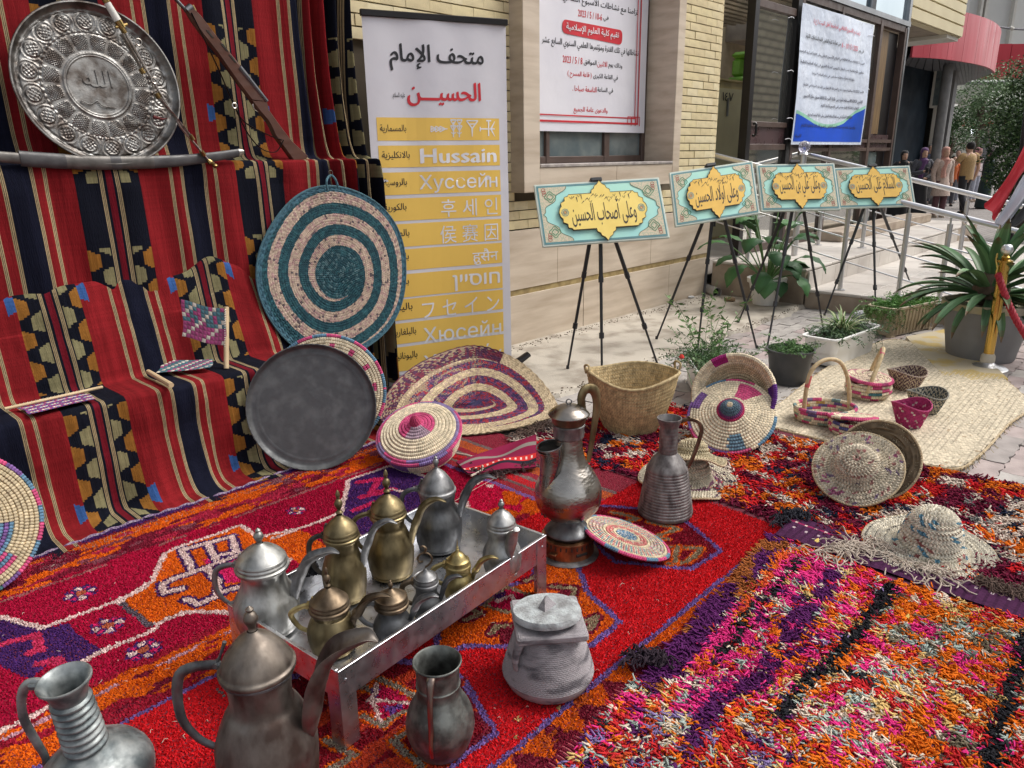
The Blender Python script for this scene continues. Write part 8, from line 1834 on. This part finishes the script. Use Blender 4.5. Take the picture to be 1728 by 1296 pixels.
def agave(n,L,w,e0,arch,seed,z,rb,r0=.06):
 r=np.random.default_rng(seed)
 for i in range(n):
  a=i*2.39996+r.normal(0,.12);e=r.uniform(*e0);l=L*r.uniform(.8,1.15);ww=w*r.uniform(.7,.95);p=np.array([math.cos(a)*rb,math.sin(a)*rb,z]);P=[p];sg=10;bd=arch*r.uniform(.6,1.4)
  for s in range(sg):e-=bd/sg*(.3+s/sg*1.4);p=p+np.array([math.cos(a)*math.cos(e),math.sin(a)*math.cos(e),math.sin(e)])*l/sg;P.append(p)
  P=np.array(P);tt=np.linspace(0,1,sg+1);W_=ww*np.interp(tt,[0,.15,.45,.75,.92,1],[.75,.7,1,.75,.3,.02]);T_=np.gradient(P,axis=0);sd_=np.array([-math.sin(a),math.cos(a),0]);up_=np.cross(T_,sd_);up_/=np.linalg.norm(up_,axis=1)[:,None];up_=-up_*np.sign(up_[0][2]*-1 if up_[0][2]else 1)
  c=np.array(AG[r.integers(4)])*r.uniform(.85,1.2);Gd=np.stack([P+sd_*W_[:,None]*v/2+up_*W_[:,None]*(v*v)*.22 for v in(-1,-.55,0,.55,1)],1);cc=np.tile(c,(sg,4,1));cc[:,0]*=1.35;cc[:,3]*=1.35;cc[-1]=(.16,.10,.05);cc[-2]=cc[-2]*.6+np.array([.05,.03,.012])
  b=gridm(Gd,cc.reshape(-1,3));Gb=Gd-up_[:,None]*.006;b.join(gridm(Gb[::-1],(cc[::-1]*.8).reshape(-1,3)));part('leaf',b,m_leaf,t)
zc_=hpz+.05
agave(16,.43,.085,(1.0,1.45),.5,1,zc_+.10,.03);agave(22,.52,.080,(.45,.95),.8,2,zc_+.03,.06);agave(24,.52,.075,(-.05,.4),.9,3,zc_,.08);agave(14,.44,.07,(-.4,.0),1.2,4,zc_-.03,.09)
part('trunk',lathe([(.10,hpz-.02),(.11,hpz+.08),(.07,hpz+.18),(0,hpz+.2)],16),m_bark,t)
sp_=G(1664,622);zt_s=zat(sp_,412);t=thing('stanchion','polished brass stanchion post with silver ball top in front of the agave','stanchion',sp_)
m_pbr=M_('polished_brass',(.60,.40,.11),.20,metal=1.0,col2=(.50,.32,.08),ns=5,rvar=.05)
part('base',lathe([(.0,0),(.115,0),(.12,.006),(.11,.014),(.05,.030),(.034,.05)],48),m_steel,t);part('post',cyl((0,0,.031),(0,0,zt_s-.11),.030,24),m_pbr,t)
part('post_collar',lathe([(.034,.04),(.042,.05),(.040,.085),(.031,.10)],24),M_('pale_collar',(.55,.5,.4),.4),t)
part('top_collar',lathe([(.031,zt_s-.111),(.044,zt_s-.108),(.044,zt_s-.098),(.02,zt_s-.088),(.024,zt_s-.078),(.014,zt_s-.066)],24,cap0=False),m_pbr,t);part('ball',lathe([(0,zt_s-.066),(.022,zt_s-.060),(.034,zt_s-.034),(.022,zt_s-.006),(0,zt_s)],24,sm=4),m_steel,t)
dS=(sp_+[0,0,.5]-EYE)@AF
part('hook_ribbon',tube([atD(1683,428,dS-.03),atD(1681,440,dS-.04),atD(1683,452,dS-.04),atD(1680,465,dS-.03)],.006,6,sm=4),m_pbr,t,world=True)
Pr=spline(np.array([atD(1684,462,dS-.04),atD(1694,492,dS-.06),atD(1706,522,dS-.10),atD(1722,552,dS-.14),atD(1745,582,dS-.18),atD(1790,600,dS-.2)]),12);T_,N_f,B_f=frames(Pr);rope=MB()
for k in range(3):
 ph=np.arange(len(Pr))*.85+k*2.094;rope.join(tube(Pr+.010*(N_f*np.cos(ph)[:,None]+B_f*np.sin(ph)[:,None]),.0115,8))
solo('barrier_rope',rope,M_('crimson_rope',(.40,.012,.03),.6,bump=.5,bs=120),'twisted crimson barrier rope hooked on the brass stanchion','rope',Pr[0])
dF=5.6;t=thing('flag','red, white and black striped flag hanging limp on a pole at the right edge','flag',atD(1700,500,dF)*[1,1,0]);flp=[]
top_l,top_r=atD(1752,190,dF),atD(1800,180,dF)
L0=[atD(*q,dF)for q in[(1752,190),(1728,243),(1700,295),(1675,330),(1661,344)]];L0=spline(np.array(L0),6)
L1=[atD(*q,dF+.05)for q in[(1775,190),(1748,262),(1722,300),(1700,340),(1680,372)]];L1=spline(np.array(L1),6)
L2_=[atD(*q,dF+.01)for q in[(1790,195),(1765,285),(1738,330),(1712,365),(1693,388)]];L2_=spline(np.array(L2_),6)
L3=[atD(*q,dF+.08)for q in[(1800,200),(1785,300),(1752,345),(1728,375),(1702,392)]];L3=spline(np.array(L3),6)
def band_(A,B,mt,nm):
 w=np.linspace(0,1,12)[None,:,None];Gd=A[:,None]*(1-w)+B[:,None]*w;fo=.022*np.sin(w*9+np.linspace(0,3,len(A))[:,None,None]);Gd=Gd-AF*fo;part(nm,slab(Gd,.0015),mt,t,world=True)
band_(L0,L1,M_('flag_red',(.52,.015,.03),.7,ns=3),'red_band');band_(L1,L2_,M_('flag_white',(.56,.56,.62),.7,ns=3),'white_band');band_(L2_,L3,M_('flag_black',(.015,.015,.02),.7),'black_band')
part('pole',tube([atD(1697,520,dF+.1),atD(1706,400,dF+.1),atD(1760,-60,dF+.25)],.014,8),m_blackm,t,world=True);part('sleeve',tube([atD(1694,440,dF+.09),atD(1703,385,dF+.09)],[.035,.04],12),m_blackm,t,world=True);bF=G(1697,520);part('pole_base',lathe([(0,0),(.12,0),(.12,.02),(.02,.04)],24).mat(Matrix.Translation(Vector((atD(1697,520,dF+.1)*[1,1,0])))),m_blackm,t,world=True)
gj=atD(1356,262,(onX(1356,262,7.4)-EYE)@AF)
t=thing('glass_ball_finial','clear glass ball on a steel stand in front of the maroon door panel','finial',gj*[1,1,0]+[0,0,.345]);zz_=gj[2]
gl=M_('clear_glass',(.55,.58,.66),.08,col2=(.5,.45,.6),ns=30,trans=.75,spec=.8)
part('ball',lathe([(0,-.055),(.04,-.04),(.056,0),(.04,.04),(0,.055)],20,sm=3).mat(Matrix.Translation((0,0,zz_-.345+.08))),gl,t);part('stem',cyl((0,0,0),(0,0,zz_-.345+.02),.03,14),m_steel,t);part('collar',lathe([(.03,0),(.045,.01),(.03,.03)],16).mat(Matrix.Translation((0,0,zz_-.345))),m_steel,t)
pp=G(1210,497,.045);dv=unit(G(1190,488)-G(1222,500));t=thing('pipe_end','short grey white plastic drain pipe lying open ended against the landing','pipe',pp)
pr_=[(.042,0),(.046,0),(.046,.22),(.042,.22),(.040,.02)];Mx=basis(pp+[0,0,.02],unit(np.cross(dv,[0,0,1])),(0,0,1),dv);part('pipe',lathe(pr_,28,cap0=False,cap1=False).mat(Mx),M_('pvc_grey',(.48,.46,.43),.5),t,world=True);part('pipe_bore',lathe([(0,.06),(.041,.06)],28).mat(Mx),m_dark,t,world=True)
def rock(px,py,s,mt,label,name='stone',cat='stone',z=.03,sq=(1,1,.7)):
 p=G(px,py,z);r=np.random.default_rng(int(px));b=lathe([(0,-.5),(.8,-.35),(1,0),(.8,.4),(0,.55)],12,sm=2);V=np.concatenate(b.V);n=noise2(V[:,0]*2+px,V[:,1]*2+V[:,2]*2,3);V=V*(.7+.6*n)[:,None]*s*np.array(sq);b.V=[V+p+[0,0,s*.3]];return solo(name,b,mt,label,cat,p)
rock(1232,508,.05,M_('brown_stone',(.24,.16,.09),.9,ns=20,bump=.8),'rusty brown stone beside the pipe end');rock(1166,503,.035,M_('crumpled_tissue',(.66,.66,.66),.8),'crumpled white tissue at the foot of the travertine wall','crumpled_tissue','tissue',sq=(1.2,.8,.6));rock(1205,478,.03,M_('grey_rubble',(.22,.19,.15),.95),'small grey rubble lump behind the pipe end','rubble','rubble');rock(1180,472,.025,M_('grey_rubble',()),'tiny rubble lump in the wall corner','rubble','rubble')
t=thing('plank','dusty wooden batten lying along the foot of the landing','plank',G(1235,488,.06));part('board',tube([G(1195,480,.07),G(1262,492,.06)],.018,6),M_('dusty_wood',(.28,.22,.15),.9),t,world=True)
cpp=G(1440,531,.028);cv=unit(AR*[1,1,0]);part_t=thing('paper_cup','white paper cup lying on its side by the landing','cup',cpp);part('cup',lathe([(.028,0),(.037,.075),(.035,.075),(.026,.004),(0,.004)],24,cap0=False).mat(basis(cpp,np.cross([0,0,1],cv),(0,0,1),cv)),m_wht,part_t,world=True)
for i,(px,py,sz,lab)in enumerate([(1531,1040,.022,'small yellow petal on the orange part of the shaggy rug'),(1378,912,.030,'pale yellow dry leaf by the black yarn tassel'),(1092,1162-60,.010,'tiny yellow crumb near the dark yarn tuft')][:2]):
 c_=G(px,py,.05);v=[c_+np.array([math.cos(a)*sz*(.5 if k%2 else.5),math.sin(a)*sz*.25,.004*math.cos(a*2)])for k,a in enumerate(np.linspace(0,6.28,10)[:-1])]
 b=MB().add(np.array([c_+[0,0,.006]]+v),[(0,1+k,1+(k+1)%9)for k in range(9)]);solo('petal',b,M_('yellow_petal',(.62,.45,.10),.6),lab,'petal',c_)
lt=MB()
for q in range(380):
 x=random.uniform(2.9,6.5);y=3.60-abs(random.gauss(0,.05))-(.02 if x<5.5 else random.uniform(0,.15));a=random.uniform(0,6.28);s=random.uniform(.003,.012);lt.join(box(x,y,.033,s,s*.5,.003).mat(Matrix.Translation((x,y,0))@Matrix.Rotation(a,4,'Z')@Matrix.Translation((-x,-y,0))))
for q in range(260):
 x=random.uniform(2.9,6.5);y=2.62+random.gauss(0,.03);s=random.uniform(.003,.012);lt.join(box(x,y,.034,s,s*.6,.004))
solo('leaf_litter',lt,M_('litter',(.12,.09,.06),.95),'dark dry leaf litter and grit along the foot of the wall and the pavement edge','litter',(4.5,3.4,.03),kind='stuff',smooth=False)
bpy.context.view_layer.update()
